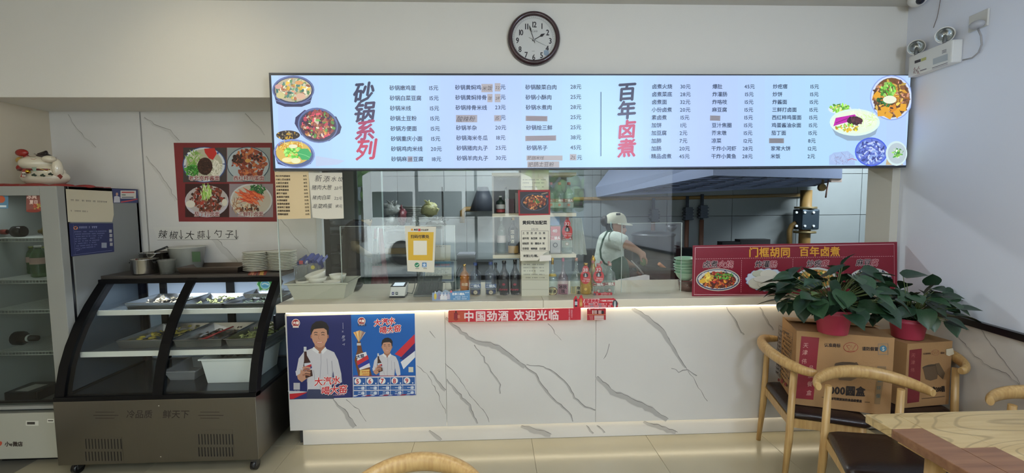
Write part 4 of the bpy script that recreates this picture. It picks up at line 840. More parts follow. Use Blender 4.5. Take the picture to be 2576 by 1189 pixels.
tray(-1.77, -1.48, 2.93, 3.27, z1, .040, 'right tray on the upper shelf of the display case, with dark greens', fill=('dark green vegetables in the upper right tray', 'dark_greens', 30, .03, .02, ((70, 84, 60),)), seed=3)
tray(-1.72, -1.52, 3.06, 3.24, z1+.042, .032, 'small bright tray resting on the upper right tray')
tray(-2.40, -2.06, 2.85, 3.25, z2, .055, 'left tray on the lower shelf, with yellow potato slices', fill=('yellow potato slices in the lower left tray', 'potato', 60, .045, .04, ((196, 180, 80),)), seed=4)
tray(-2.04, -1.74, 2.84, 3.25, z2, .055, 'middle tray on the lower shelf, with red spoon and scraps', fill=('dark scraps in the lower middle tray', 'scraps', 26, .035, .015, ((130, 110, 96),)), seed=5)
tray(-1.72, -1.46, 2.84, 3.25, z2, .055, 'right tray on the lower shelf, heaped with pale green cabbage', fill=('heap of pale green cabbage and pink shreds in the lower right tray', 'cabbage', 120, .04, .05, ((176, 186, 120),)), seed=6)
tag(B().tube([(-1.93, 2.92, z2+.02), (-1.86, 2.98, z2+.05), (-1.79, 3.06, z2+.075)], [.012, .006, .005], 8).build('red_spoon', M('red_plastic', (150, 40, 40), .3), None), 'red spoon lying in the middle tray on the lower shelf', 'spoon')
a = PY(506, 910, 2.80); c = PY(640, 905, 2.80); zb = .481
r = root('white_tub', ((a.x+c.x)/2, 2.95, zb), 'white plastic tub on the floor of the display case', 'tub')
def tub(x0, x1, y0, y1, z, h, mat, r, rim=.012, taper=.02, name='tub'):
    Ls = []
    for a_, zz in ((taper, z), (0, z+h-.012), (-rim, z+h-.008), (-rim, z+h), (-.0, z+h), (taper*.9+.006, z+.006)):
        Ls.append([(x0+a_, y0+a_, zz), (x1-a_, y0+a_, zz), (x1-a_, y1-a_, zz), (x0+a_, y1-a_, zz)])
    vs = [p for l in Ls for p in l]; return B().add(vs, [(i*4+j, i*4+(j+1) % 4, (i+1)*4+(j+1) % 4, (i+1)*4+j) for i in range(5) for j in range(4)]+[(3, 2, 1, 0), (20, 21, 22, 23)]).build(name, mat, r)
tub(a.x, c.x-.01, 2.80, 3.16, zb, a.z-zb+.02, M('tub_white', (232, 236, 230), .4), r)
b = B(); rr = random.Random(8); g_ = 12; X0, X1, Z_ = a.x+.08, c.x-.03, a.z+.022
vs = [(X0+(X1-X0)*i/g_, 2.83+.28*j/g_, Z_+rr.uniform(-.008, .014)) for j in range(g_+1) for i in range(g_+1)]
b.add(vs, [(j*(g_+1)+i, j*(g_+1)+i+1, (j+1)*(g_+1)+i+1, (j+1)*(g_+1)+i) for j in range(g_) for i in range(g_)])
tag(b.build('foil_sheet', M('foil', (200, 204, 208), .22, 1), None), 'crumpled foil sheet over the white tub in the case', 'foil')
r = root('plastic_box', (-2.03, 2.98, zb), 'low clear box lying on the case floor left of the tub', 'box')
tub(-2.12, -1.93, 2.86, 3.12, zb, .07, glassy('clear_box', (200, 206, 210), 1.2, alpha=.25), r)

# on top of the case
ZT = 1.1505
def pot_(x0, x1, yt, Y, lb, name='steel_pot', handles=True, hfac=1):
    a, c = PY(x0, yt, Y), PY(x1, yt, Y); R = (c.x-a.x)/2; X = (a.x+c.x)/2; H = a.z-ZT
    r = root(name, (X, Y, ZT), lb, 'pot')
    B().lathe([(R*.93, 0), (R, .008), (R, H-.003), (R*1.04, H), (R*.96, H), (R*.96, .006)], (X, Y, ZT), 28).build('body', STEEL, r)
    if handles:
        for s in (-1, 1): B().box(X+s*R-.012, X+s*R+.012, Y-.02, Y+.02, ZT+H-.028, ZT+H-.018, .003).build('handle', BLACK, r)
    return r, X, H, R
pot_(334, 392, 651, 3.06, 'small shiny steel pot at the left front of the case top')
r, X, H, R = pot_(358, 425, 634, 3.22, 'larger steel pot behind the small one on the case top')
t = root('ladle', (X, 3.2, ZT), 'steel ladle leaning in the larger pot on the case', 'ladle')
B().tube([(X-.04, 3.2, ZT+.02), (X+.03, 3.18, ZT+H+.01), PY(421, 621, 3.18)], [.004, .006, .009], 8).build('handle', DARK, t); B().ell((X-.045, 3.2, ZT+.03), (.03, .03, .018)).build('bowl', STEEL, t)
def cup(x0, x1, yt, Y, z, mat, lb, name='plastic_cup', tap=.8, cat='cup', grp=None):
    a, c = PY(x0, yt, Y), PY(x1, yt, Y); R = (c.x-a.x)/2; X = (a.x+c.x)/2; H = a.z-z; r = root(name, (X, Y, z), lb, cat, grp)
    B().lathe([(R*tap, 0), (R*.98, H-.006), (R*1.05, H-.004), (R*1.05, H), (R*.94, H), (R*tap*.93, .004)], (X, Y, z), 24).build('body', mat, r); return r
clr = glassy('clear_plastic', (226, 230, 228), 1.6, alpha=.18, body=(210, 210, 206))
cup(399, 440, 653, 3.05, ZT, clr, 'clear ribbed plastic cup between the small pot and the tray')
mk = glassy('milky_plastic', (210, 212, 206), 1.0, alpha=.62, body=(226, 226, 218))
r = cup(428, 512, 620, 3.24, ZT, mk, 'large milky plastic bucket behind the clear cup on the case', name='plastic_bucket', cat='bucket')
a = PY(482, 633, 3.14); c = PY(504, 658, 3.14); B().box(a.x, c.x, 3.142, 3.145, c.z, a.z).build('label', M('label_green', (70, 96, 66), .5), r)
a, c = PY(452, 670, 3.05).x, PY(605, 670, 3.05).x
tray(a, c, 3.02, 3.27, ZT, .042, 'empty dull steel tray on top of the display case', mat=M('tray_dull', (110, 100, 94), .3, .9))
plm = M('plate_glaze', (208, 208, 194), .25)
def stack(n, x0, x1, yt, Y, z, name, prof, mat, lbf, cat, grp, zpitch, jit=.003):
    a, c = PY(x0, yt, Y), PY(x1, yt, Y); R = (c.x-a.x)/2; X = (a.x+c.x)/2; rr = random.Random(n); f = None
    for k in range(n):
        lb = lbf(n-k, n)
        if f is None:
            f = B().lathe([(r_*R, h) for r_, h in prof], n=30).build(name, mat); tag(f, lb, cat, grp); f.location = (X, Y, z); cur = f
        else: cur = dup(f, (X+rr.uniform(-jit, jit), Y+rr.uniform(-jit, jit), z+k*zpitch), label=lb)
    return f
ORD = ['topmost', 'second', 'third', 'fourth', 'fifth', 'sixth', 'seventh', 'eighth', 'ninth', 'tenth', 'eleventh', 'twelfth', 'thirteenth', 'fourteenth']
def ordl(k, n): return 'topmost' if k == 1 else ('bottom' if k == n else ORD[k-1]+' from the top')
pp = [(.52, 0), (.60, .002), (.9, .010), (1.0, .015), (1.0, .017), (.88, .013), (.55, .005), (.01, .005)]
zp = (PY(640, 634, 3.1).z-ZT-.014)/10
stack(11, 612, 672, 634, 3.10, ZT, 'side_plate', pp, plm, lambda k, n: '%s white plate of the narrower left stack on the display case' % ordl(k, n).capitalize(), 'plate', 'plates in the left stack on the case', zp)
stack(12, 673, 744, 634, 3.14, ZT, 'side_plate', pp, plm, lambda k, n: '%s white plate of the wider right stack on the display case' % ordl(k, n).capitalize(), 'plate', 'plates in the right stack on the case', zp*.92)

# ================================================================== on the counter, left part
ZS = .9805
def cylsurf(c, R):
    """print surface that follows an upright bottle of radius R"""
    def f(x, y):
        v = ray(x, y); ox, oy = CAM.x-c[0], CAM.y-c[1]; A = v.x**2+v.y**2; Bq = 2*(ox*v.x+oy*v.y); Cq = ox*ox+oy*oy-R*R; D = Bq*Bq-4*A*Cq
        t = (-Bq-math.sqrt(max(D, 0)))/(2*A); p = CAM+v*t; n = Vector((p.x-c[0], p.y-c[1], 0)).normalized(); return p, n
    return f
a, c = PY(722, 730, 2.92), PY(872, 735, 2.92)
bn = root('white_bin', ((a.x+c.x)/2, 3.04, ZS), 'white plastic tub full of bowls at the left end of the counter', 'tub')
binm = glassy('bin_plastic', (220, 222, 210), .8, alpha=.86, body=(214, 214, 198))
zt = PY(800, 712, 2.91).z
tub(a.x, c.x, 2.92, 3.18, ZS, zt-ZS, binm, bn, rim=.014, taper=.03)
bowlm = M('bowl_white', (226, 222, 208), .25)
def bowl(X, Y, z, R, H, lb, tilt=(0, 0), mat=bowlm, grp=None, name='bowl', cat='bowl', cup_=False):
    pr = [(.45, 0), (.50, .05), (.80, .45), (1.0, 1.0), (.96, 1.0), (.76, .47), (.4, .1), (.01, .08)] if not cup_ else [(.7, 0), (.8, .08), (.95, .6), (1.0, 1.0), (.94, 1.0), (.88, .5), (.6, .12), (.01, .1)]
    b = B().lathe([(r_*R, h*H) for r_, h in pr], n=28); b.xf(Matrix.Translation((X, Y, z)) @ Matrix.Rotation(tilt[0], 4, 'X') @ Matrix.Rotation(tilt[1], 4, 'Y')); o = b.build(name, mat); tag(o, lb, cat, grp)
    return o
def bw(x0, x1, ym, Y, H, lb, **k):
    a, c = PY(x0, ym, Y), PY(x1, ym, Y); return bowl((a.x+c.x)/2, Y, a.z-H/2, (c.x-a.x)/2, H, lb, **k)
bw(775, 822, 708, 3.02, .06, 'lower white bowl in the left-hand pile of the tub')
bw(773, 826, 695, 3.03, .055, 'white bowl tilted on top of the left-hand pile in the tub', tilt=(.15, -.25))
bw(815, 857, 716, 2.98, .05, 'white bowl at the front right of the tub')
bw(829, 871, 700, 3.08, .06, 'white bowl with rim up at the right of the tub')
bw(745, 780, 716, 3.0, .06, 'white cup lying low at the left front of the tub', cup_=True)
r = cup(739, 773, 668, 3.05, ZS+.04, glassy('cup_clear', (232, 236, 236), 2.0, alpha=.14, body=(220, 222, 224)), 'tall stack of clear plastic cups standing in the tub')
# blue plastic package behind
a, c = PY(741, 652, 3.2), PY(814, 700, 3.2)
r = root('blue_package', ((a.x+c.x)/2, 3.22, ZS), 'crumpled blue plastic package of cups behind the white tub', 'package')
rr = random.Random(4); b = B(); q = []
for k in range(18):
    t = k/17; q.append(((a.x+(c.x-a.x)*t), 3.2+rr.uniform(-.02, .02), a.z-.01+rr.uniform(-.012, .018)-.03*abs(t-.5)))
q2 = [(x, y+.03, z-.055+rr.uniform(-.02, .02)-.02*math.sin(PI*i/17)*-1) for i, (x, y, z) in enumerate(q)]
b.add(q+q2, [(i, i+1, 18+i+1, 18+i) for i in range(17)]); q3 = [(x, y+.10, z+.03) for x, y, z in q]; b.add(q+q3, [(i, i+1, 18+i+1, 18+i) for i in range(17)])
b.build('film', M('blue_film', (50, 64, 140), .25), r)
b = B(); b.add([(a.x+.01, 3.205, ZS), (c.x-.02, 3.205, ZS), (c.x-.02, 3.21, a.z-.03), (a.x+.01, 3.21, a.z-.03)], [(0, 1, 2, 3)]).add([(c.x-.02, 3.205, ZS), (c.x-.02, 3.30, ZS), (c.x-.02, 3.30, a.z-.03), (c.x-.02, 3.21, a.z-.03)], [(0, 1, 2, 3)]).build('clear_side', glassy('film_clear', (214, 218, 222), 2.5, .15, alpha=.3, body=(170, 172, 176)), r)
P = Print('package_print', r, (0, 3.198, 0)); P.rect(752, 655, 762, 664, (200, 70, 80)).text('杯', 766, 659, 9, (226, 226, 236), bold=.3).ell(787, 672, 5, 5, (214, 200, 90))
# dark round thing + knife
r = bowl(PY(893, 715, 3.25).x, 3.25, ZS, .06, .045, 'dark steel bowl turned over beside the white tub', mat=M('bowl_dark', (52, 50, 52), .3, .6))
# payment terminal
a, c = PY(980, 735, 2.95), PY(1013, 735, 2.95); X0, X1 = a.x, c.x+.002; zt0, zt1 = PY(995, 722, 2.95).z, PY(1000, 716, 3.03).z+.012
pt_ = root('payment_terminal', ((X0+X1)/2, 2.99, ZS), 'small white payment terminal with a sloping screen on the counter', 'payment terminal')
B().prism([(X0, 2.95, ZS+.012), (X0, 3.05, ZS+.012), (X0+.01, 3.05, zt1), (X0+.01, 2.957, zt0)], (X1-X0+.01, 0, 0)).build('body', WHITEP, pt_)
B().box(X0-.002, X1+.012, 2.946, 3.055, ZS, ZS+.013, .003).build('base', BLACK, pt_)
n = Vector((0, -(zt1-zt0), .093)).normalized()
def onT(x, u, o): return Vector((x, 2.957+.093*u, zt0+(zt1-zt0)*u))+n*o
B().prism([onT(X0+.004, .02, .0005), onT(X1+.014, .02, .0005), onT(X1+.014, .98, .0005), onT(X0+.004, .98, .0005)], n*.003).build('bezel', BLACK, pt_)
B().prism([onT(X0+.018, .14, .0036), onT(X1, .14, .0036), onT(X1, .88, .0036), onT(X0+.018, .88, .0036)], n*.0005).build('screen', M('screen_glow', emit=(190, 214, 230), es=.9), pt_)
P = Print('icon_print', pt_, (0, 2.9485, 0)); P.rect(986, 734, 991, 741, (50, 60, 130)).rect(995, 734, 1001, 741, (40, 60, 56)).rect(987.5, 736, 989.5, 739, (220, 224, 236)).ell(998, 737, 1.8, 1.3, (220, 230, 226))
tag(B().tube([(X1+.012, 3.02, ZS+.02), (X1+.04, 3.06, ZS+.006), PY(1042, 726, 3.2), PY(1046, 700, 3.3)], .003, 6).build('power_cord', BLACK), 'black cord running back from the payment terminal', 'cord')

# payment sign taped inside the glass
qs = root('payment_sign', PY(1055, 625, 2.872), 'yellow and white scan-to-pay sign hanging on the glass screen', 'sign')
S_ = [(1018, 568), (1097, 570), (1092, 685), (1025, 682)]
B().prism([PY(x, y, 2.872) for x, y in S_], (0, .0015, 0)).build('card', M('sign_white', (224, 218, 202), .35), qs)
P = Print('sign_print', qs, (0, 2.8717, 0)); P.poly([(1026, 583), (1091, 583.5), (1088, 655), (1027, 654)], (222, 178, 50))
P.text('扫码付款处', 1033, 594.5, 9.4, (60, 46, 30), bold=.35).rect(1040, 605, 1074, 641, (236, 230, 214)).rect(1034, 575, 1039, 580, (230, 160, 50)).text('美团', 1041, 577.5, 5, (60, 50, 40), bold=.2).rect(1052, 575, 1058, 581, (200, 50, 50)).text('大众点评', 1059, 578, 4.7, (60, 40, 40), bold=.2)
P.ell(1049, 666, 6, 6, (40, 130, 90)).line([(1045.5, 666), (1048, 668.5), (1053, 664)], 1.6, (230, 240, 230)).rect(1062, 660, 1073, 671.5, (50, 120, 180)).text('支', 1063, 666, 9, (235, 240, 245), bold=.3).smudge(1044, 675, 1054, 675, 2.2, (90, 100, 90), 1).smudge(1063, 675, 1073, 675, 2.2, (90, 100, 90), 2)

# notices behind the sign
r, P = sheet('notice_card', 'beige printed notice hanging right behind the payment sign', 'paper', (0, 3.05, 0), (0, -1, 0), [(1094, 616), (1134, 616), (1133, 655), (1094, 654)], (190, 180, 158))
P.smudge(1097, 620, 1117, 620, 2.4, (110, 100, 90), 3)
r = root('framed_certificate', PY(1104, 683, 3.06), 'blue framed certificate leaning behind the low glass guard', 'certificate')
B().prism([PY(x, y, 3.06) for x, y in ((1064, 656), (1144, 656), (1142, 708), (1064, 708))], (0, .008, 0)).build('frame', M('cert_frame', (74, 92, 120), .4), r)
P = Print('certificate_print', r, (0, 3.0595, 0)); P.frame(1064, 656, 1143, 708, 1.2, (190, 196, 196)).rect(1070, 658, 1134, 662, (70, 130, 160)).rect(1069, 672, 1136, 702, (186, 182, 166)).smudge(1075, 668, 1130, 666, 4, (170, 60, 80), 8)
for k in range(6): P.smudge(1072, 677+k*4, [1128, 1118, 1130, 1110, 1126, 1100][k], 677+k*4, 2.6, (96, 92, 88), k)
B().prism([PY(1066, 708, 3.06), PY(1070, 708, 3.06), PY(1070, 750, 3.06), PY(1066, 750, 3.06)], (0, .008, 0)).prism([PY(1136, 708, 3.06), PY(1140, 708, 3.06), PY(1140, 746, 3.06), PY(1136, 746, 3.06)], (0, .008, 0)).build('leg', M('cert_leg', (90, 96, 100), .4), r)
# straw / utensil box
a, c = PY(1040, 752, 2.97), PY(1088, 752, 2.97)
r = root('straw_box', ((a.x+c.x)/2, 3.05, ZS), 'clear slanted box of packed straws beside the payment terminal', 'box')
B().box(a.x, c.x+.05, 2.97, 3.13, ZS, ZS+.012, .003).build('base', M('box_grey', (120, 122, 120), .4), r)
b = B(); rr = random.Random(6)
for k in range(15):
    x = a.x+.01+k*(c.x-a.x+.03)/15; b.tube([(x, 2.98+rr.uniform(0, .05), ZS+.015), (x+rr.uniform(.005, .03), 3.05+rr.uniform(-.02, .05), ZS+rr.uniform(.08, .12))], .0022, 5)
b.build('straws', M('straw_clear', (180, 184, 184), .25), r)
B().prism([(a.x, 2.972, ZS+.012), (c.x+.05, 2.972, ZS+.012), (c.x+.06, 3.06, ZS+.13), (a.x+.03, 3.06, ZS+.13)], (0, .002, .0)).prism([(a.x, 3.128, ZS+.012), (c.x+.05, 3.128, ZS+.012), (c.x+.06, 3.128, ZS+.14), (a.x+.03, 3.128, ZS+.14)], (0, .002, 0)).build('cover', glassy('cover_clear', (200, 204, 204), 2, alpha=.18, body=(150, 152, 154)), r)

# ================================================================== liquor shelf unit and the paper-covered post
su = root('liquor_shelf', (PY(1345, 600, 3.1).x, 3.1, ZS), 'cream shelf unit holding liquor bottles in the middle of the counter', 'shelf')
sm = M('shelf_cream', (222, 212, 190), .45); SYF, SYB = 3.0, 3.22
xl, xr = PY(1238, 500, SYF).x, PY(1450, 500, SYF).x; xm0, xm1 = PY(1311, 560, 2.95).x, PY(1381, 560, 2.95).x
ZSH = [PY(1260, 649, SYF).z, PY(1260, 545, SYF).z, PY(1260, 442, SYF).z]
for k, z in enumerate(ZSH):
    B().box(xl, xr, SYF, SYB, z-.002 if k < 2 else z, z+.022 if k < 2 else z+.02, .001).build('shelf_board', sm, su)
bk = M('shelf_back', (150, 148, 150), .6); bkc = M('shelf_panel_grey', (160, 158, 156), .5)
B().box(xl, xm0+.02, SYB-.008, SYB, ZSH[0]+.02, ZSH[2]).box(xm1-.02, PY(1425, 500, SYB).x, SYB-.008, SYB, ZSH[0]+.02, ZSH[2]).build('back_panel', bk, su)
B().box(xl, xl+.012, SYF+.002, SYB, ZSH[0], ZSH[2]).build('side_panel', bkc, su)
B().box(xm0, xm1, 2.95, SYB, ZS, ZSH[2]+.06, .001).build('post', sm, su)
P = Print('menu_print', su, (0, 2.9495, 0)); P.rect(1312, 432, 1380, 478, (232, 226, 200)).rect(1313, 655, 1379, 700, (214, 208, 186)).rect(1312, 700, 1379, 748, (216, 210, 192))
for y in (452, 460, 470): P.smudge(1315, y, 1340, y, 2.6, (130, 124, 110), int(y)).smudge(1343, y, 1358, y, 2.6, (130, 124, 110), int(y)+1).smudge(1361, y, 1372, y, 2.6, (130, 124, 110), int(y)+2)
for y in (665, 673, 681, 690, 698): P.smudge(1317, y, 1333, y, 2.8, (120, 114, 104), int(y)).smudge(1337, y, 1352, y, 2.8, (120, 114, 104), int(y)+1).smudge(1356, y, 1368, y, 2.8, (120, 114, 104), int(y)+2)
P.rect(1314, 703, 1379, 704, (170, 160, 140)).rect(1313, 727, 1379, 728, (176, 168, 150))
# two papers taped to the glass in front of the post
r, P = sheet('dish_photo', 'red-framed photo of a braised chicken pot taped in front of the post', 'poster', (0, 2.870, 0), (0, -1, 0), [(1303, 478), (1384, 477), (1384, 540), (1305, 542)], (160, 44, 50))
P.rect(1308, 482, 1380, 537, (50, 44, 50)).ell(1345, 508, 34, 22, (70, 76, 92)).ell(1345, 508, 31, 19.5, (40, 34, 36)); P.chips(1345, 507, 27, 16, [(150, 70, 44), (190, 100, 60), (110, 50, 36), (220, 150, 90), (90, 50, 40)], 110, 5, 41); P.chips(1350, 505, 10, 6, [(60, 110, 50), (90, 150, 70)], 10, 3, 42).line([(1362, 488), (1378, 484)], 3, (150, 130, 110)).ell(1376, 494, 3, 3, (200, 60, 60))
P.ops = [o if o[0] == 't' else ('p', [(min(max(a, 1304), 1383), min(max(b_, 478), 540)) for a, b_ in o[1]], o[2], o[3]) for o in P.ops]
r, P = sheet('extras_list', 'white price list sheet below the braised chicken photo', 'paper', (0, 2.871, 0), (0, -1, 0), [(1306, 541), (1384, 540), (1383, 630), (1370, 636), (1352, 655), (1309, 656)], (222, 216, 200))
P.text('黄焖鸡加配菜', 1314, 559.5, 10.4, (36, 32, 32), bold=.45).text('3元/份', 1336, 576, 6.4, (70, 64, 62)).frame(1311, 580, 1380, 631, .7, (90, 84, 80))
for k, t in enumerate(('土  豆  豆  皮  白  菜', '金针菇  鱼豆腐  海  带', '娃娃菜  粉  蘑菇木 耳', '豆芽菜  鹌鹑蛋  日式蛋')): P.text(t, 1314, 586+k*13, 5.9, (60, 56, 54), bold=.2, sp=.92)
P.text('米饭2元/碗。', 1316, 643, 7.2, (50, 46, 44), bold=.25)
r, P = sheet('tape_piece', 'blank white strip of paper stuck at the lower corner of the price list', 'paper', (0, 2.868, 0), (0, -1, 0), [(1358, 642), (1386, 641), (1387, 655), (1357, 657)], (232, 226, 218))

# ================================================================== bottles
gclear = glassy('bottle_clear', (232, 240, 238), 1.6, .02, alpha=.2, body=(190, 204, 202)); gold = M('cap_gold', (190, 150, 70), .25, 1)
SHAPES = {'square': [(.94, 0), (1, .02), (1, .60), (.92, .68), (.45, .76), (.32, .80), (.30, .93)],
          'slim': [(.92, 0), (1, .02), (1, .42), (.9, .52), (.5, .66), (.26, .76), (.22, .95)],
          'wine': [(.94, 0), (1, .02), (1, .52), (.93, .6), (.5, .72), (.34, .78), (.32, .95)],
          'long': [(.95, 0), (1, .02), (1, .38), (.86, .48), (.42, .60), (.24, .72), (.22, .95)]}
SR = {'square': .30, 'slim': .22, 'wine': .32, 'long': .22}
def bottle(lb, x0, x1, yt, yb, Y, z, glass, shape='square', capc=gold, band=None, bandc=None, bands=(), text=None, caph=.09, name='liquor_bottle', grp=None, fill=None, prn=None):
    """bottle whose edges x0..x1 and top yt are where they are seen; it stands on z"""
    a, c = PY(x0, (yt+yb)/2, Y), PY(x1, (yt+yb)/2, Y); R = (c.x-a.x)/2; X = (a.x+c.x)/2; H = PY((x0+x1)/2, yt, Y).z-z
    r = root(name, (X, Y, z), lb, 'bottle', grp); pr = [(q*R, h*H) for q, h in SHAPES[shape]]
    B().lathe(pr, (X, Y, z), 22).build('glass', glass, r)
    if fill: B().lathe([(q*.93, h+.004) for q, h in pr if h/H <= fill[0]]+[(R*.9, fill[0]*H)], (X, Y, z), 20).build('liquid', fill[1], r)
    rn_ = SR[shape]*R
    B().lathe([(rn_*1.12, H*(1-caph)), (rn_*1.2, H*(1-caph)+.001), (rn_*1.2, H-.002), (rn_*1.0, H)], (X, Y, z), 16).build('cap', capc, r)
    for lo, hi, col in bands:
        rad = max(q for q, h in SHAPES[shape] if True) if hi < .62 else None
        def rad_at(h):
            S = SHAPES[shape]
            for (q0, h0), (q1, h1) in zip(S, S[1:]):
                if h0 <= h <= h1: return q0+(q1-q0)*(h-h0)/(h1-h0)
            return S[-1][0]
        B().lathe([(rad_at(lo)*R*1.025, lo*H), (rad_at(hi)*R*1.025, hi*H)], (X, Y, z), 22, False, False).build('label', M('label_%d_%d_%d' % col, col, .5), r)
    if prn: prn(Print('label_print', r, surf=cylsurf((X, Y), R*1.03)))
    return r
dark = M('dark_bottle_glass', (26, 24, 34), .12, coat=.4); bluel = (206, 198, 176)
def erg(x):   # square gold-ish label with a blue header
    def f(P): P.rect(x-14, 714, x+13, 724, (110, 140, 190)).text('二锅头', x-13, 719, 8.2, (232, 236, 244), bold=.4).rect(x-14, 725, x+14, 744, (214, 206, 184)).ell(x, 735, 5.5, 5.5, (150, 130, 100)).ell(x, 735, 4.3, 4.3, (214, 206, 184)).text('京', x-3, 735, 6, (110, 90, 70)).frame(x-13, 726, x+13, 743, .6, (170, 150, 120))
    return f
bl = glassy('bottle_blue', (120, 140, 190), 1.6, .02, alpha=.25, body=(60, 76, 130))
cb_ = glassy('bottle_blue_pale', (206, 216, 230), 2.0, .02, alpha=.10, body=(180, 190, 210))
blueliq = M('liquid_blue', (50, 66, 120), .15)
YB1 = 3.04
bottle('left of the two blue bottles with a gold label, beside the amber bottle', 1182, 1210, 660, 752, YB1, ZS, cb_, 'square', M('cap_blue', (60, 80, 140), .3), fill=(.14, blueliq), prn=erg(1196))
bottle('right of the two blue bottles with a gold label, beside the dark wine bottles', 1220, 1249, 658, 752, YB1, ZS, cb_, 'square', _M['cap_blue'], fill=(.14, blueliq), prn=erg(1235))
def dk(x):
    def f(P): P.text('Aurora', x-11, 727, 8, (190, 60, 80), shear=.3, bold=.2, sx=.8).rect(x-11, 735, x+11, 745, (206, 200, 196)).smudge(x-9, 740, x+3, 740, 3, (80, 76, 80), 3).rect(x+5, 736, x+10, 744, (90, 86, 90)).ell(x, 715, 4, 3, (150, 40, 60))
    return f
bottle('dark wine bottle with a red script label, left of the pair beside the cream post', 1255, 1282, 655, 753, 3.02, ZS, dark, 'wine', dark, prn=dk(1267))
bottle('dark wine bottle with a red script label, right of the pair beside the cream post', 1283, 1309, 652, 753, 3.02, ZS, dark, 'wine', dark, prn=dk(1295))
bottle('dark wine bottle standing behind the blue-labelled bottle', 1236, 1258, 660, 740, 3.14, ZS, dark, 'wine', dark)
amb = M('amber_liquor', (214, 130, 50), .15)
def am(P): P.rect(1159, 709, 1179, 722, (206, 80, 50)).text('劲酒', 1161, 715, 8, (240, 210, 170), bold=.3).rect(1159, 696, 1179, 700, (236, 200, 110))
bottle('amber liquor bottle with a red label behind the blue promotion card', 1157, 1181, 664, 748, 3.08, ZS, glassy('bottle_amber', (240, 200, 120), 1.8, alpha=.4, body=(226, 160, 70)), 'square', gold, fill=(.62, amb), prn=am)
# shelf 1 and 2 of the unit
za, zb_ = ZSH[0]+.0225, ZSH[1]+.0225
yb_ = lambda px, z, Y: None
bottle('clear liquor bottle on the middle shelf, left of the black and gold one', 1250, 1273, 546, 632, 3.10, za, gclear, 'square', M('cap_clear', (200, 204, 206), .2), bands=((.30, .50, (206, 196, 196)),))
def bg(P):
    for i, ch in enumerate('国窖酒'): P.text(ch, 1284, 583+i*12, 10, (214, 206, 196), bold=.2)
bottle('black liquor bottle with gold base and stopper on the middle shelf', 1278, 1304, 545, 632, 3.08, za, M('black_ceramic', (34, 32, 44), .2, coat=.5), 'square', gold, bands=((.02, .22, (196, 160, 96)),), prn=bg)
bottle('small red and white labelled bottle on the top shelf of the unit', 1248, 1270, 492, 531, 3.10, zb_, M('bottle_green_dark', (44, 60, 52), .2), 'square', M('cap_white', (220, 220, 220)), bands=((.25, .5, (206, 204, 200)), (.05, .22, (170, 60, 60))))
r = root('gift_box', (PY(1284, 505, 3.12).x, 3.12, zb_), 'maroon and grey boxed bottle on the top shelf behind the dish photo', 'box')
a, c = PY(1273, 500, 3.10), PY(1294, 530, 3.10); B().box(a.x, c.x, 3.10, 3.17, zb_+.0005, a.z, .001).build('box', M('box_maroon', (84, 50, 60), .4), r)
bottle('tall clear bottle with a dark cap on the top shelf behind the box', 1265, 1280, 470, 531, 3.13, zb_, gclear, 'slim', M('cap_dark', (60, 50, 56)))
r = root('gift_box', (PY(1302, 510, 3.12).x, 3.12, zb_), 'pale grey carton on the top shelf beside the maroon box', 'box')
a, c = PY(1296, 485, 3.10), PY(1311, 530, 3.10); B().box(a.x, c.x+.01, 3.11, 3.18, zb_+.0005, a.z, .001).build('box', M('box_pale', (170, 166, 170), .5), r)
redc = M('cap_red_white', (196, 120, 120), .4)
for i, (x0, x1, lb) in enumerate(((1377, 1396, 'clear red-labelled bottle on the top shelf right beside the post'), (1396, 1419, 'middle one of three clear red-labelled bottles on the top shelf'), (1419, 1443, 'clear red-labelled bottle at the outer end of the top shelf'))):
    def f(P, x0=x0, x1=x1): P.rect(x0+1, 500, x1-1, 508, (200, 60, 70)).text('二锅头' if i else '锅头', x0+2, 504, (x1-x0-4)/3, (236, 226, 224), bold=.3).rect(x0+1, 509, x1-1, 522, (214, 212, 206)).ell((x0+x1)/2, 515, 3.5, 3.5, (190, 120, 110))
    bottle(lb, x0, x1, 458, 531, 3.09, zb_, gclear, 'square', redc, prn=f)
r = root('red_gift_box', (PY(1398, 600, 3.08).x, 3.08, za), 'red boxed bottle marked 40 on the middle right shelf', 'box')
a, c = PY(1385, 569, 3.06), PY(1410, 632, 3.06); B().box(a.x, c.x, 3.06, 3.12, za+.0005, a.z, .001).build('box', M('box_grey_label', (190, 184, 180), .5), r)
P = Print('box_print', r, (0, 3.0595, 0)); P.rect(1385, 569, 1410, 593, (190, 50, 70)).text('40', 1390, 580, 11, (240, 226, 226), bold=.5).rect(1385, 594, 1410, 603, (196, 60, 70)).text('二锅头', 1386, 598.5, 8, (240, 230, 230), bold=.35).ell(1397, 616, 6, 6, (70, 60, 64)).ell(1397, 616, 4, 4, (190, 184, 180))
a, c = PY(1384, 542, 3.10), PY(1408, 565, 3.10)
tag(B().box(a.x, c.x, 3.10, 3.17, PY(1384, 568, 3.06).z+.001, a.z, .002).build('blue_carton', M('carton_blue', (110, 146, 190), .5)), 'small blue and white carton lying on the red boxed bottle', 'box')
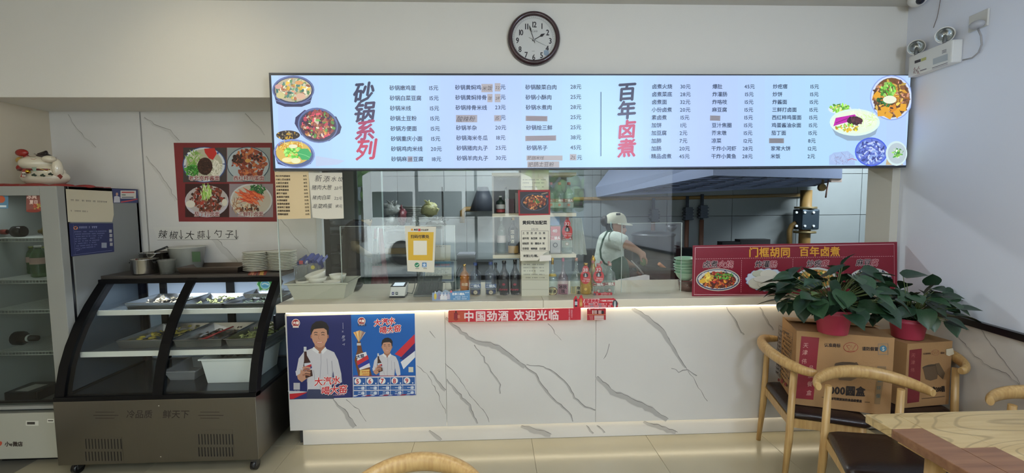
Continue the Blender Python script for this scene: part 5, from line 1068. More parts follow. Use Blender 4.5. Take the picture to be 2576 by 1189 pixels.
def hangtag(r, x, y0, y1, Y, num, par, wd=13):
    """gourd-shaped red cardboard tag hung on the neck"""
    h = (y1-y0); pts = []
    for k in range(24):
        a = 2*PI*k/24; q = y0+h*.62+h*.38*math.sin(a); pts.append((x+wd*math.cos(a), q))
    top_ = [(x+wd*.62*math.cos(2*PI*k/20), y0+h*.22+h*.22*math.sin(2*PI*k/20)) for k in range(20)]
    nm = B().prism([PY(px_, py_, Y) for px_, py_ in pts], (0, .001, 0)).prism([PY(px_, py_, Y) for px_, py_ in top_], (0, .001, 0)).build('hang_tag', M('tag_red', (206, 50, 54), .4), r)
    Q = Print('tag_print', nm, (0, Y-.0004, 0)); Q.text(num, x-wd*.5, y0+h*.22, wd*.95, (240, 216, 216), bold=.2).ell(x, y0+h*.52, wd*.5, h*.13, (40, 36, 40)).poly([(x-2, y0+h*.56), (x-1, y0+h*.42), (x+1, y0+h*.42), (x+3, y0+h*.62), (x-3, y0+h*.62)], (200, 200, 204)).smudge(x-wd*.7, y0+h*.72, x+wd*.7, y0+h*.76, 4, (240, 200, 200), 2).smudge(x-wd*.6, y0+h*.84, x+wd*.6, y0+h*.86, 3.4, (240, 200, 200), 3)
    return nm
def wlab(x0, x1, ya, yb2, ct='二锅头', hd=(196, 50, 60)):
    def f(P): P.rect(x0+1, ya, x1-1, ya+8, hd).text(ct, x0+2, ya+4, (x1-x0-4)/3, (240, 232, 228), bold=.4).rect(x0+1, ya+9, x1-1, yb2, (206, 202, 194)).ell((x0+x1)/2, (ya+9+yb2)/2, 4, 4, (170, 130, 120)).ell((x0+x1)/2, (ya+9+yb2)/2, 3, 3, (206, 202, 194))
    return f
r = bottle('bottle with a red gourd-shaped tag at the end of the middle shelf', 1413, 1440, 546, 632, 3.07, za, gclear, 'square', redc, prn=wlab(1413, 1440, 595, 622))
hangtag(r, 1427, 552, 600, 3.02, '32', r)
# front row right of the post, standing on the counter
def p1_(P): P.ell(1390, 732, 13, 11, (120, 50, 50)).ell(1390, 732, 11, 9.3, (220, 200, 140)).text('珍酒', 1381, 732, 9, (60, 40, 30), bold=.3, sp=1.05)
r = bottle('slender clear bottle with a gold neck and oval cream label beside the post', 1377, 1403, 648, 750, 3.00, ZS, gclear, 'long', gold, caph=.18, bands=((.50, .57, (200, 176, 96)),), prn=p1_)
def p2_(P): P.rect(1404, 714, 1428, 740, (196, 140, 160)).frame(1405, 715, 1427, 739, .5, (160, 90, 110)).text('冰玫', 1406, 721, 10, (60, 30, 44), bold=.3).text('瑰', 1411, 732, 10, (60, 30, 44), bold=.3)
bottle('clear bottle with a square pink label and pink cap', 1403, 1430, 648, 749, 3.01, ZS, glassy('bottle_pinkish', (236, 226, 230), 2.0, alpha=.12, body=(200, 180, 190)), 'long', M('cap_pink', (190, 110, 130), .4), caph=.10, prn=p2_)
def p3_(P): P.rect(1437, 720, 1449, 745, (206, 190, 140)).rect(1450, 719, 1460, 744, (190, 176, 140)).text('烧', 1451, 724, 8, (40, 34, 30), bold=.3).text('酒', 1451, 735, 8, (40, 34, 30), bold=.3)
bottle('clear bottle with a cream label and copper cap left of the gold one', 1434, 1465, 648, 748, 3.03, ZS, gclear, 'long', M('cap_copper', (190, 130, 110), .3, .8), prn=p3_)
gl_ = M('gold_liquor', (216, 176, 70), .12, .3)
def p4_(P): P.rect(1461, 722, 1486, 734, (214, 180, 90)).frame(1463, 716, 1484, 738, .6, (240, 210, 120)).ell(1473.5, 727, 5, 5, (150, 110, 50)).ell(1473.5, 727, 3.8, 3.8, (226, 190, 90))
r = bottle('gold-coloured liquor bottle with a red tag marked 38', 1459, 1488, 661, 750, 3.00, ZS, glassy('bottle_gold', (240, 214, 130), 1.8, alpha=.55, body=(220, 180, 70)), 'square', gold, fill=(.6, gl_), prn=p4_); hangtag(r, 1473, 668, 714, 2.955, '38', r, 13)
r = bottle('clear liquor bottle with a red tag marked 32 beside the gold one', 1491, 1520, 662, 748, 3.00, ZS, gclear, 'square', redc, prn=wlab(1491, 1520, 711, 742)); hangtag(r, 1506, 668, 712, 2.955, '32', r, 13.5)
bottle('clear liquor bottle with a red and white label at the right end of the row', 1520, 1547, 661, 746, 3.01, ZS, gclear, 'square', M('cap_rose', (190, 150, 140), .3, .5), prn=wlab(1520, 1547, 710, 740))
bottle('clear liquor bottle in the back row behind the gold one, left', 1482, 1500, 655, 735, 3.10, ZS, gclear, 'square', redc)
bottle('clear liquor bottle in the back row behind the tag marked 32', 1503, 1521, 656, 734, 3.12, ZS, gclear, 'square', redc)
bottle('clear liquor bottle in the back row behind the rightmost one', 1523, 1540, 657, 733, 3.12, ZS, gclear, 'square', redc)
r = root('gold_figure', PY(1492, 668, 3.16), 'small golden gourd-shaped bottle top standing behind the liquor bottles', 'bottle')
r.location.z = ZS; X = r.location.x; zt = PY(1492, 642, 3.16).z
B().lathe([(.02, 0), (.026, .04), (.026, .14), (.014, zt-ZS-.07), (.012, zt-ZS-.05), (.018, zt-ZS-.035), (.012, zt-ZS-.018), (.009, zt-ZS-.008), (.002, zt-ZS)], (X, 3.16, ZS), 18).build('body', M('gold_paint', (206, 160, 50), .25, .7), r)
# cut-out promotion cards along the counter edge
def card(name, lb, Y, pts, col, n=(0, -1, 0)):
    r = root(name, (sum(PY(x, y, Y).x for x, y in pts)/len(pts), Y, min(PY(x, y, Y).z for x, y in pts)), lb, 'card'); B().prism([PY(x, y, Y) for x, y in pts], (0, .0015, 0)).build('card', M('card_%d_%d_%d' % col, col, .4), r)
    return r, Print('card_print', r, (0, Y-.0005, 0))
r, P = card('promo_card', 'small blue card printed with liquor words beside the blue bottles', 2.85, [(1133, 733), (1150, 732), (1182, 729), (1182, 755), (1133, 756)], (96, 146, 190))
P.text('北京二锅头', 1137, 739, 6.4, (236, 240, 244), bold=.4).smudge(1168, 736, 1180, 735, 2.6, (220, 232, 240), 1).smudge(1142, 747, 1176, 746, 3, (220, 232, 240), 2).smudge(1140, 752, 1178, 751, 3, (220, 232, 240), 3).ell(1135, 733, 3, 3, (206, 110, 120)); P.clipy(728, 757)
r, P = card('promo_card', 'small cut-out card of miniature bottles left of the blue card', 2.85, [(1087, 736), (1100, 734), (1104, 730), (1112, 734), (1120, 728), (1133, 734), (1133, 756), (1087, 757)], (150, 166, 186))
P.rect(1088, 736, 1132, 755.5, (140, 160, 190)).ell(1095, 745, 3.3, 8, (216, 190, 80)).rect(1093.6, 731, 1096.4, 738, (220, 226, 220)).rect(1107, 744, 1125, 753.5, (226, 222, 216)).rect(1101, 741, 1131, 744, (120, 80, 96)); P.clipy(732, 756)
for x, c_ in ((1104, (150, 140, 170)), (1112, (226, 226, 230)), (1120, (220, 222, 230)), (1128, (196, 190, 206))): P.rect(x-3.4, 740, x+3.4, 752, c_).rect(x-1, 735, x+1, 740, c_)
pc = [(1443, 775), (1443, 752), (1447, 744), (1450, 744), (1453, 752), (1456, 752), (1460, 742), (1464, 742), (1467, 751), (1540, 750), (1543, 749), (1548, 752), (1555, 762), (1554, 773), (1468, 774)]
r, P = card('promo_card', 'long red cut-out promotion card with bottle shapes on the counter edge', 2.796, pc, (200, 44, 56))
P.poly([(1446, 771), (1446, 756), (1449, 749), (1452, 756), (1452, 771)], (50, 46, 56)).rect(1446, 758, 1452.5, 767, (190, 196, 204)).poly([(1458, 771), (1458, 756), (1461.5, 748), (1465, 756), (1465, 771)], (190, 130, 60)).rect(1458, 760, 1465, 768, (210, 160, 90))
P.poly([(1469, 752), (1508, 751), (1506, 761), (1467, 761)], (236, 206, 210)).text('超值换购', 1470, 756.3, 9, (190, 30, 50), bold=.55, shear=.15).text('一元换购 多买多送', 1510, 756, 3.9, (244, 220, 220), bold=.2)
for k, y in enumerate((764.5, 770)): P.smudge(1469, y, 1538, y, 4, (240, 200, 204), k+5, .9).rect(1484+k, y-1.6, 1492+k, y+1.6, (150, 140, 150)).rect(1505+k, y-1.6, 1512+k, y+1.6, (150, 140, 150))
P.ell(1547, 763, 6.5, 9, (70, 76, 84)).poly([(1544, 773), (1546, 757), (1548, 757), (1549, 773)], (214, 220, 220))
r, P = card('promo_card', 'smaller red card with two bottle pictures standing before the clear bottles', 2.93, [(1492, 749), (1493, 736), (1496, 731), (1499, 736), (1502, 731), (1505, 736), (1540, 735), (1540, 749)], (196, 44, 54))
P.rect(1493.5, 737, 1498.5, 748, (96, 100, 110)).rect(1500, 737, 1504.5, 748, (206, 130, 130)).smudge(1510, 739, 1536, 739, 3, (240, 206, 206), 1).text('买1送1', 1510, 744.5, 6.5, (244, 224, 224), bold=.3).ell(1522, 735.4, 2.4, 1.5, (230, 120, 120))

# ================================================================== stickers on the counter front
r, P = sheet('welcome_banner', 'long red banner with large white welcome characters below the counter top', 'banner', (0, 2.80, 0), (0, -1, 0), [(1128, 780), (1461, 774), (1461, 804), (1128, 810)], (196, 40, 56))
Q0 = PY(1128, 780, 2.80)
P.rect(1129, 782, 1172, 808, (190, 80, 56)).ell(1147, 801, 5.5, 5, (150, 50, 46)).rect(1142, 786, 1152, 801, (140, 40, 50)).rect(1145.5, 781, 1148.5, 787, (70, 40, 40)).rect(1151, 792, 1157, 800, (206, 120, 100)); P.clipy(781, 808)
for t, x in (('中', 1166), ('国', 1195.5), ('劲', 1224), ('酒', 1252.5), ('欢', 1292), ('迎', 1320.5), ('光', 1350), ('临', 1379)): P.text(t, x, 795-(x-1166)*.017, 27, (240, 214, 214), bold=.8)
P.text('劲酒敬天下英雄', 1430, 778, 4.4, (236, 170, 180), vert=4.1).text('健康有保证', 1436, 780, 4.4, (236, 170, 180), vert=4.1)
r, P = sheet('red_card', 'small red card with a bottle photo and white boxes under the promotion card', 'card', (0, 2.80, 0), (0, -1, 0), [(1477, 775), (1524, 774.5), (1524, 804), (1477, 805)], (170, 34, 44))
P.rect(1477.5, 790.4, 1523.5, 791.4, (210, 160, 100)).ell(1483, 777.8, 2.6, 2.2, (226, 150, 150)).smudge(1495, 775.8, 1516, 775.6, 2, (230, 180, 180), 1)
for k in range(6): P.rect(1490+k*4, 780, 1492.4+k*4, 789, [(214, 206, 200), (190, 170, 150), (206, 206, 200), (60, 50, 50), (220, 214, 206), (200, 190, 180)][k])
P.ell(1516, 785, 3.4, 4.6, (40, 36, 40))
for k in range(3): P.rect(1495, 793.4+k*3.7, 1519, 796+k*3.7, (220, 206, 200)).smudge(1482, 794.6+k*3.7, 1492, 794.6+k*3.7, 1.8, (226, 170, 170), k)
# two drink posters
def man(P, cx, top, s, arm=1):
    """printed picture: a man in a white shirt holding up a bottle"""
    sk, sk2, hair, sh, sh2 = (196, 146, 120), (164, 112, 90), (36, 30, 32), (206, 204, 210), (168, 166, 178)
    q = lambda pts: [(cx+x*s, top+y*s) for x, y in pts]
    P.poly(q([(-46, 132), (-50, 112), (-44, 80), (-30, 62), (-10, 54), (-2, 50), (20, 50), (28, 56), (46, 64), (56, 84), (64, 118), (66, 140), (52, 146), (46, 130), (44, 112), (40, 130), (40, 164), (-22, 164), (-22, 128)]), sh)
    P.poly(q([(-22, 164), (-20, 158), (40, 158), (46, 186), (-24, 190)]), (60, 66, 96))
    P.line(q([(12, 58), (13, 90), (10, 130), (11, 160)]), 1.6*s, sh2).line(q([(40, 86), (42, 112), (40, 140)]), 2.4*s, sh2).line(q([(-22, 84), (-20, 110), (-22, 140)]), 2.4*s, sh2).line(q([(-6, 110), (-2, 140)]), 1.6*s, sh2).line(q([(28, 80), (30, 120)]), 1.4*s, sh2)
    P.poly(q([(-4, 36), (-3, 56), (10, 68), (22, 54), (24, 36)]), sk2).poly(q([(-6, 50), (-10, 58), (4, 68), (8, 62)]), (226, 226, 230)).poly(q([(24, 50), (28, 58), (17, 69), (13, 62)]), (226, 226, 230))
    P.poly(q([(-10, 14), (-12, 24), (-8, 36), (-2, 46), (6, 52), (14, 52), (22, 45), (28, 34), (30, 22), (29, 10), (20, 0), (-2, 0)]), sk)
    P.poly(q([(-12, 20), (-14, 8), (-10, -6), (0, -14), (14, -16), (26, -11), (33, 0), (32, 18), (29, 22), (27, 8), (20, 3), (4, 4), (-6, 6), (-9, 12)]), hair)
    for ex in (-1, 17): P.line(q([(ex-4, 15), (ex, 13), (ex+5, 14.5)]), 1.8*s, hair).line(q([(ex-3, 20), (ex+1, 19), (ex+5, 20.5)]), 1.7*s, (50, 36, 34))
    P.line(q([(8, 18), (6, 29), (10, 31)]), 1.3*s, sk2).line(q([(1, 38), (8, 41), (18, 38)]), 2.0*s, (200, 90, 80)).line(q([(3, 39), (9, 40), (16, 38.6)]), .9*s, (240, 230, 226)).ell(cx-12*s, top+24*s, 2*s, 5*s, sk2).ell(cx+30.5*s, top+24*s, 2*s, 5*s, sk2)
    # forearm, hand and bottle
    P.poly(q([(-50, 112), (-46, 132), (-36, 140), (-12, 122), (-16, 108), (-34, 112), (-40, 104)]), sk).poly(q([(-52, 112), (-50, 124), (-40, 118), (-38, 104)]), sh)
    P.poly(q([(-30, 58), (-24, 58), (-23, 72), (-14, 88), (-12, 96), (-8, 124), (-26, 130), (-32, 98), (-30, 84)]), (64, 34, 30))
    P.rect(cx-31*s, top+50*s, cx-24*s, top+62*s, (206, 210, 214)).poly(q([(-30, 92), (-13, 90), (-9, 108), (-28, 112)]), (206, 210, 220)).poly(q([(-29, 100), (-12, 94), (-11, 99), (-28, 107)]), (196, 50, 56)).poly(q([(-28, 107), (-11, 99), (-10, 104), (-27, 112)]), (50, 60, 130))
    for k in range(4): P.line(q([(-34, 104+k*6), (-24, 102+k*6), (-14, 104+k*6)]), 4.6*s, sk2 if k % 2 else sk)
def slogan(P, x, y, h, ang=-5):
    for dx, dy, cl, bo in ((0, 0, (240, 232, 228), 2.2), (0, 0, (206, 40, 50), .45)):
        P.text('大汽水', x+dx, y+dy, h, cl, bold=bo, ang=ang, shear=.12); P.text('喝大窑', x+h*.8+dx, y+h*1.02+dy, h, cl, bold=bo, ang=ang, shear=.12)
def logo(P, x, y, rr_):
    P.ell(x, y, rr_, rr_, (226, 214, 210)).ell(x, y, rr_*.86, rr_*.86, (150, 44, 50)).text('大窑', x-rr_*.72, y-rr_*.05, rr_*.74, (236, 224, 220), bold=.45).rect(x-rr_*.7, y+rr_*.65, x+rr_*.7, y+rr_*1.1, (226, 206, 196))
Yp = 2.86
r, P = sheet('drink_poster', 'dark blue drink poster of a man in a white shirt holding a bottle', 'poster', (0, Yp, 0), (0, -1, 0), [(721, 795), (883, 791), (888, 999), (729, 1004)], (36, 42, 100))
P.poly([(729, 985), (773, 986), (729, 990)], (214, 206, 200)).poly([(729, 990), (773, 986), (770, 988), (729, 1003)], (196, 40, 50)).poly([(762, 991), (773, 987), (880, 985), (884, 998), (740, 1003)], (44, 50, 110))
man(P, 795, 822, .99); P.poly([(724, 982), (774, 984), (729, 989)], (206, 206, 210)).poly([(729, 990), (772, 987), (738, 1003.5), (730, 1003.5)], (196, 40, 50))
P.clipy(792, 1002.5); logo(P, 744.5, 812, 10.5); slogan(P, 791, 960, 22)
P.text('一二九零代言', 838, 993, 5, (220, 170, 170), ang=-6, bold=.2).rect(739, 962, 755, 979, (190, 186, 190)).smudge(741, 982, 754, 982, 2.2, (190, 186, 196), 3)
P.line([(863, 811), (863.5, 827)], .8, (200, 200, 220)).text('文', 860, 833, 5, (210, 210, 226)).text('京', 860, 846, 8, (220, 220, 232), shear=.3, jit=10).text('沙', 862, 854, 7, (220, 220, 232), shear=.3).line([(862, 866), (868, 863), (866, 868)], 1, (220, 220, 232))
r, P = sheet('drink_poster', 'bright blue drink poster with a big bottle and a number calendar', 'poster', (0, Yp, 0), (0, -1, 0), [(883, 791), (1043, 788), (1047, 993), (889, 999)], (28, 96, 176))
P.poly([(1043, 840), (1043.5, 862), (1011, 898), (993, 890)], (206, 48, 60)).poly([(1043.5, 862), (1044, 880), (1020, 906), (1005, 902)], (44, 44, 110)).poly([(1044, 882), (1044.5, 898), (1015, 928), (1008, 910)], (226, 226, 232))
man(P, 968, 858, .60)
P.poly([(899, 858), (907, 858), (911, 880), (925, 905), (936, 945), (902, 947), (892, 905), (899, 880)], (116, 70, 40)).poly([(896, 892), (921, 884), (932, 922), (905, 930)], (226, 224, 230)).poly([(897, 908), (925, 892), (928, 902), (900, 918)], (200, 50, 56)).poly([(900, 918), (928, 902), (930, 912), (903, 926)], (46, 60, 150)).text('大窑', 897, 897, 10, (40, 50, 80), bold=.4, ang=-10).poly([(906, 930), (930, 928), (929, 945), (905, 946)], (226, 190, 110)).smudge(908, 935, 928, 934, 4, (200, 90, 40), 1).smudge(908, 941, 928, 940, 4, (200, 90, 40), 2)
for k in range(9): P.poly([(903, 860), (889+k*3.6, 831+abs(k-4)), (893+k*3.4, 829+abs(k-4)*1.4)], [(236, 190, 120), (214, 150, 80), (240, 214, 160)][k % 3])
P.rect(898, 862, 908, 868, (206, 204, 206)).rect(890, 944, 1046, 946, (190, 60, 60))
P.clipy(789, 945); logo(P, 910, 807, 10); P.text('DAYAO', 901, 816.5, 5.5, (30, 50, 90), bold=.4); slogan(P, 941, 812, 18, -7); P.text('一二九零代言', 960, 838, 5, (236, 200, 200), ang=-8, bold=.2).rect(1028, 922, 1040, 935, (210, 206, 190))
P.poly([(889, 947), (1045.5, 944), (1046.6, 991), (890, 996)], (226, 224, 228))
for k in range(5):
    x = 890.5+k*31; y = 949-k*.5; nxt = x+29.6
    P.rect(x, y, nxt, y+18, (44, 92, 160)).rect(x, y+20.5, nxt, y+31, (44, 92, 160)).rect(x, y+33, nxt, y+43.5, (44, 92, 160)).ell(x+10, y+8.5, 8, 8, (238, 236, 232)).text(str(5+k), x+5.4, y+8.5, 16, (196, 50, 60), bold=.5)
    P.text('一组', x+10, y+26, 8.5, (230, 236, 244), bold=.3).text('二组', x+10, y+38.5, 8.5, (230, 236, 244), bold=.3).rect(x+23, y+13, x+26, y+16, (236, 236, 240)).rect(x+24, y+24, x+27, y+27, (236, 236, 240)).rect(x+24, y+37, x+27, y+40, (236, 236, 240)).smudge(x+2, y+27, x+8, y+27, 3, (120, 150, 200), k)
for k in range(7): P.poly([(895+k*22, 995.5-k*.5), (903+k*22, 992-k*.5), (916+k*22, 991.7-k*.5), (908+k*22, 995.2-k*.5)], (150, 50, 70) if k % 2 else (50, 70, 150))

# menus hanging at the left behind the first screen
r, P = sheet('rice_menu', 'yellowish printed list of rice dishes and prices hanging at the left glass end', 'paper', (0, 2.870, 0), (0, -1, 0), [(691, 432), (776, 431), (782, 549), (699, 551)], (226, 202, 160))
for k, (t, p) in enumerate((('西红柿鸡蛋盖饭', '18元'), ('尖椒土豆丝盖饭', '18元'), ('尖椒豆皮盖饭', '18元'), ('麻辣豆腐盖饭', '18元'), ('尖椒鸡蛋盖饭', '18元'), ('腐竹干盖饭', '20元'), ('鱼香茄子盖饭', '20元'), ('木须肉盖饭', '22元'), ('鱼香肉丝盖饭', '22元'), ('宫保鸡丁盖饭', '22元'), ('尖椒肉丝盖饭', '22元'), ('回锅肉盖饭', '22元'))):
    P.text(t, 693+k*.55, 442.5+k*8.72, 5.3, (70, 54, 40), bold=.2).text(p, 762+k*.6, 442+k*8.75, 5, (70, 54, 40), bold=.2)
r, P = sheet('dumpling_menu', 'white handwritten dumpling price sheet beside the yellow list', 'paper', (0, 2.871, 0), (0, -1, 0), [(776, 434), (861, 434), (865, 549), (820, 551), (787, 547)], (224, 218, 204))
for t, x, y, h, s_ in (('新', 792, 449, 18, 1), ('添', 813, 449, 17, 1), ('水', 833, 450, 15, 1), ('饺', 850, 450, 13, 1), ('猪肉大葱', 784, 471, 12.4, 1.02), ('22元', 841, 472, 10, 1), ('猪肉白菜', 786, 496, 11.6, 1), ('22元', 841, 498, 10, 1), ('韭菜鸡蛋', 787, 518, 12.2, 1), ('18元', 843, 518, 10, 1)): P.text(t, x, y, h, (40, 38, 46), jit=8, shear=.2, sp=s_)

# ================================================================== kitchen behind the glass
def B2(x0, x1, yt, yb, Y, d, mat, name, parent=None, bev=.002):
    """box whose front face (at depth Y) spans the given pixels"""
    a = PY(x0, (yt+yb)/2, Y).x; c = PY(x1, (yt+yb)/2, Y).x; return B().box(a, c, Y, Y+d, PY((x0+x1)/2, yb, Y).z, PY((x0+x1)/2, yt, Y).z, bev).build(name, mat, parent)
HM = M('hood_steel_hazed', (166, 180, 214), .4, .25, bump=.05, bscale=120)  # blue haze of the glass reflections put into the steel colour
hd = root('range_hood', (2.3, 4.7, 1.75), 'large stainless range hood over the stove at the back of the kitchen', 'range hood')
p = [PY(1501, 495, 5.35), PY(1794, 441, 4.05), PY(2118, 449, 4.05), PY(2051, 468, 5.35)]
tp = [Vector((q.x, q.y, 2.60)) for q in p]; p0t = PY(1498, 471, 5.35); up = [p0t, Vector((p[1].x, p[1].y, p[1].z+.12)), Vector((p[2].x, p[2].y, p[2].z+.12)), Vector((p[3].x, p[3].y, p[3].z+.12))]
tp[0] = Vector((p[0].x+.6, 5.3, 2.6)); tp[1] = Vector((p[1].x+.25, 4.5, 2.6)); tp[2] = Vector((p[2].x, 4.5, 2.6))
B().add(p+up+tp, [(0, 1, 5, 4), (1, 2, 6, 5), (2, 3, 7, 6), (3, 0, 4, 7), (4, 5, 9, 8), (5, 6, 10, 9), (6, 7, 11, 10), (7, 4, 8, 11), (8, 9, 10, 11)]).build('shell', HM, hd)
def bil(u, v): return (p[0]*(1-u)*(1-v)+p[1]*(1-u)*v+p[3]*u*(1-v)+p[2]*u*v)+Vector((0, 0, .02))
fm_ = M('filter_steel_hazed', (140, 156, 196), .5, .2)  # filters and ribs carry the same reflected blue in their colour
for i in range(6):
    b = B(); u0, u1 = i/6+.012, (i+1)/6-.012; b.poly([bil(u0, .05), bil(u1, .05), bil(u1, .95), bil(u0, .95)]).build('filter', fm_, hd)
    for k in range(9):
        v = .12+k*.09; B().tube([bil(u0+.01, v)-Vector((0, 0, .008)), bil(u1-.01, v)-Vector((0, 0, .008))], .006, 5).build('filter_rib', M('filter_rib', (160, 176, 214), .4, .3), hd)
B2(2091, 2118, 449, 458, 4.06, .02, M('hood_light', (220, 200, 190), .3), 'lamp', hd)
PIPE = M('gas_pipe_yellow', (150, 120, 70), .45); PIPB = M('pipe_brown', (120, 84, 66), .5); VAL = M('valve_grey', (84, 92, 104), .5, .4)
r = root('gas_pipe', PY(1530, 500, 5.38), 'yellow gas pipe running level below the hood on the back wall', 'pipe'); r.location = (0, 0, 0)
B().tube([PY(1440, 500, 5.38), PY(1700, 498, 5.38), PY(2020, 490, 5.38)], .022, 10).build('pipe', PIPE, r)
for x, lb, y0_ in ((1643, 'narrow gas riser with a grey valve, leftmost of the three behind the stockpot', 510), (1728, 'middle gas riser with a grey valve beside the stockpot', 505), (1765, 'gas riser with a grey valve, right of the middle one', 500)):
    r = root('gas_riser', PY(x, 560, 5.36), lb, 'pipe'); X = r.location.x
    B().tube([(X, 5.36, .7), (X, 5.36, PY(x, 552, 5.36).z)], .026, 10).build('lower_pipe', PIPB, r); B().tube([(X, 5.36, PY(x, 552, 5.36).z), (X, 5.36, PY(x, y0_-12, 5.36).z)], .02, 8).build('upper_pipe', VAL, r)
    zt = PY(x, y0_+16, 5.34).z; zb = PY(x, y0_+48, 5.34).z
    b = B().box(X-.045, X+.045, 5.30, 5.37, zb, zt, .006)
    for k in range(4): b.box(X-.062, X+.062, 5.31, 5.36, zb+(zt-zb)*(k+.25)/4-.006, zb+(zt-zb)*(k+.25)/4+.006)
    b.cyl((X-.03, 5.28, (zb+zt)/2), .022, .03, 12, ax=(0, 1, 0)).build('valve', VAL, r)
r = root('main_gas_pipe', PY(2026, 540, 5.2), 'thick yellow gas main with a bolted flange valve at the right', 'pipe'); X = r.location.x
B().tube([(X, 5.2, PY(2020, 640, 5.2).z-.3), (X, 5.2, PY(2020, 478, 5.2).z)], .062, 16).build('pipe', PIPE, r)
for y in (522, 583): B().cyl((X, 5.2, PY(2026, y, 5.2).z-.012), .118, .024, 24).build('flange', M('flange', (130, 116, 80), .4, .3), r)
B().box(X-.105, X+.105, 5.10, 5.28, PY(2026, 578, 5.1).z, PY(2026, 526, 5.1).z, .02).build('valve_body', M('valve_blue', (66, 80, 92), .4, .5), r)
for x in (2004, 2025, 2047):
    for y in (534, 568): B().cyl((PY(x, y, 5.09).x, 5.085, PY(x, y, 5.09).z), .014, .02, 8, ax=(0, 1, 0)).build('bolt', M('bolt_bright', (226, 230, 232), .3, emit=None), r)
r = root('branch_pipe', PY(1988, 590, 5.25), 'thin yellow elbow pipe joining the gas main from the left', 'pipe')
B().tube([PY(1986, 640, 5.25), PY(1986, 580, 5.25), PY(1992, 567, 5.25), PY(2004, 560, 5.22)], .03, 10).build('pipe', PIPE, r)
r = root('pressure_gauge', PY(2070, 470, 4.3), 'brass gauge on a thin bracket under the hood at the right', 'gauge')
B().cyl(PY(2070, 471, 4.3), .036, .03, 20, ax=(0, 1, 0)).build('dial', M('brass', (170, 140, 90), .3, .8), r); B().tube([PY(2084, 452, 4.3), PY(2080, 478, 4.3), PY(2077, 497, 4.3)], .008, 6).build('bracket', M('bracket_pink', (170, 140, 130), .4), r); B().cyl(PY(2070, 462, 4.3), .012, .16, 10).build('stem', M('stem_grey', (120, 110, 90), .4), r)
# stove line with stock pot
SD = M('stove_dark', (40, 42, 44), .35, .6)
st = root('stove', (2.0, 4.9, 0), 'dark steel stove line along the back wall of the kitchen', 'stove')
B().box(.9, 3.7, 4.45, 5.18, 0, .80, .01).build('body', SD, st); B().box(.9, 3.7, 5.02, 5.16, .80, PY(1880, 622, 5.05).z, .005).build('backsplash', SD, st)
for x in (1.35, 1.98, 2.9): B().lathe([(.24, 0), (.22, .05), (.15, .06), (.15, .03)], (x, 4.82, .80), 24).build('burner_ring', BLACK, st)
sp_ = root('stock_pot', (PY(1653, 640, 4.65).x, 4.75, .83), 'tall dark steel stockpot with a lid on the stove', 'pot'); X = sp_.location.x; R = (PY(1705, 640, 4.65).x-PY(1602, 640, 4.65).x)/2
zt = PY(1653, 594, 4.65).z; PD = M('pot_dark_steel', (96, 98, 102), .3, .85)
B().lathe([(R*.96, 0), (R, .02), (R, zt-.862), (R*1.03, zt-.86), (R*1.03, zt-.845)], (X, 4.78, .862), 36).build('body', PD, sp_)
B().lathe([(R*1.05, zt-.0), (R*1.06, zt+.02), (R*.6, zt+.045), (.03, zt+.05)], (X, 4.78, 0), 36).build('lid', PD, sp_)
for s in (-1, 1): B().tube([(X+s*R, 4.7, 1.1), (X+s*(R+.04), 4.7, 1.12), (X+s*(R+.04), 4.86, 1.12), (X+s*R, 4.86, 1.1)], .008, 6).build('handle', PD, sp_)
tag(B().lathe([(.02, 0), (.05, .03), (.06, .07), (.055, .07), (.04, .03), (.01, .01)], (PY(1690, 590, 4.7).x, 4.72, zt+.045), 16).build('steel_ladle_cup', PD), 'steel cup resting on the lid of the stockpot', 'cup')
r = root('wok', (PY(1590, 690, 4.2).x, 4.25, .95), 'dark wok in front of the cook', 'wok')
wx = PY(1600, 705, 4.2).x
B().lathe([(.10, .0), (.2, .04), (.29, .12), (.31, .16), (.30, .16), (.19, .05), (.01, .01)], (wx+.32, 4.2, .851), 30).build('bowl', M('wok_black', (36, 34, 34), .35, .5), r); B().box(wx+.02, wx+.60, 4.05, 4.44, 0, .85, .01).build('stand', SD, r)
tag(B().tube([PY(1588, 655, 4.0), PY(1608, 676, 4.02), PY(1620, 692, 4.05)], [.006, .007, .012], 8).build('ladle', M('ladle_pale', (196, 192, 188), .4)), 'pale ladle handle slanting down into the wok', 'ladle')
r = root('skimmer', PY(1675, 680, 4.3), 'skimmer with an orange wooden handle leaning right of the wok', 'skimmer'); B().tube([PY(1658, 663, 4.2), PY(1698, 698, 4.3)], .018, 8).build('handle', M('orange_wood', (190, 116, 60), .5), r)
r = root('skimmer', PY(1606, 687, 4.1), 'short skimmer with a wooden handle left in the wok', 'skimmer'); B().tube([PY(1603, 684, 4.1), PY(1615, 692, 4.12)], .014, 8).build('handle', M('dull_wood', (150, 96, 70), .5), r)
r = root('cutting_board', PY(1600, 700, 3.6), 'white plastic board lying behind the counter below the wok', 'board')
q = [PY(1562, 705, 3.55), PY(1634, 692, 3.62), PY(1634, 703, 3.55), PY(1634, 706, 3.52), PY(1564, 708, 3.52)]; B().prism(q, (0, .1, -.01)).build('board', M('board_grey', (196, 190, 188), .5), r)
r = root('condiment_box', PY(1880, 612, 4.9), 'dark condiment box on the stove backsplash behind the red banner', 'box'); B2(1862, 1938, 602, 620.5, 5.03, .12, DARK, 'box', r); B2(1817, 1864, 608, 621, 5.03, .12, DARK, 'low_box', r)
r = root('wall_frame', PY(1467, 480, 5.38), 'small grey notice frame on the back wall right of the shelf unit', 'frame'); B2(1446, 1470, 474, 500, 5.38, .02, M('frame_grey', (120, 118, 120), .5), 'frame', r); B2(1441, 1466, 501, 517, 5.38, .02, M('frame_dark', (80, 74, 78), .5), 'lower_frame', r)
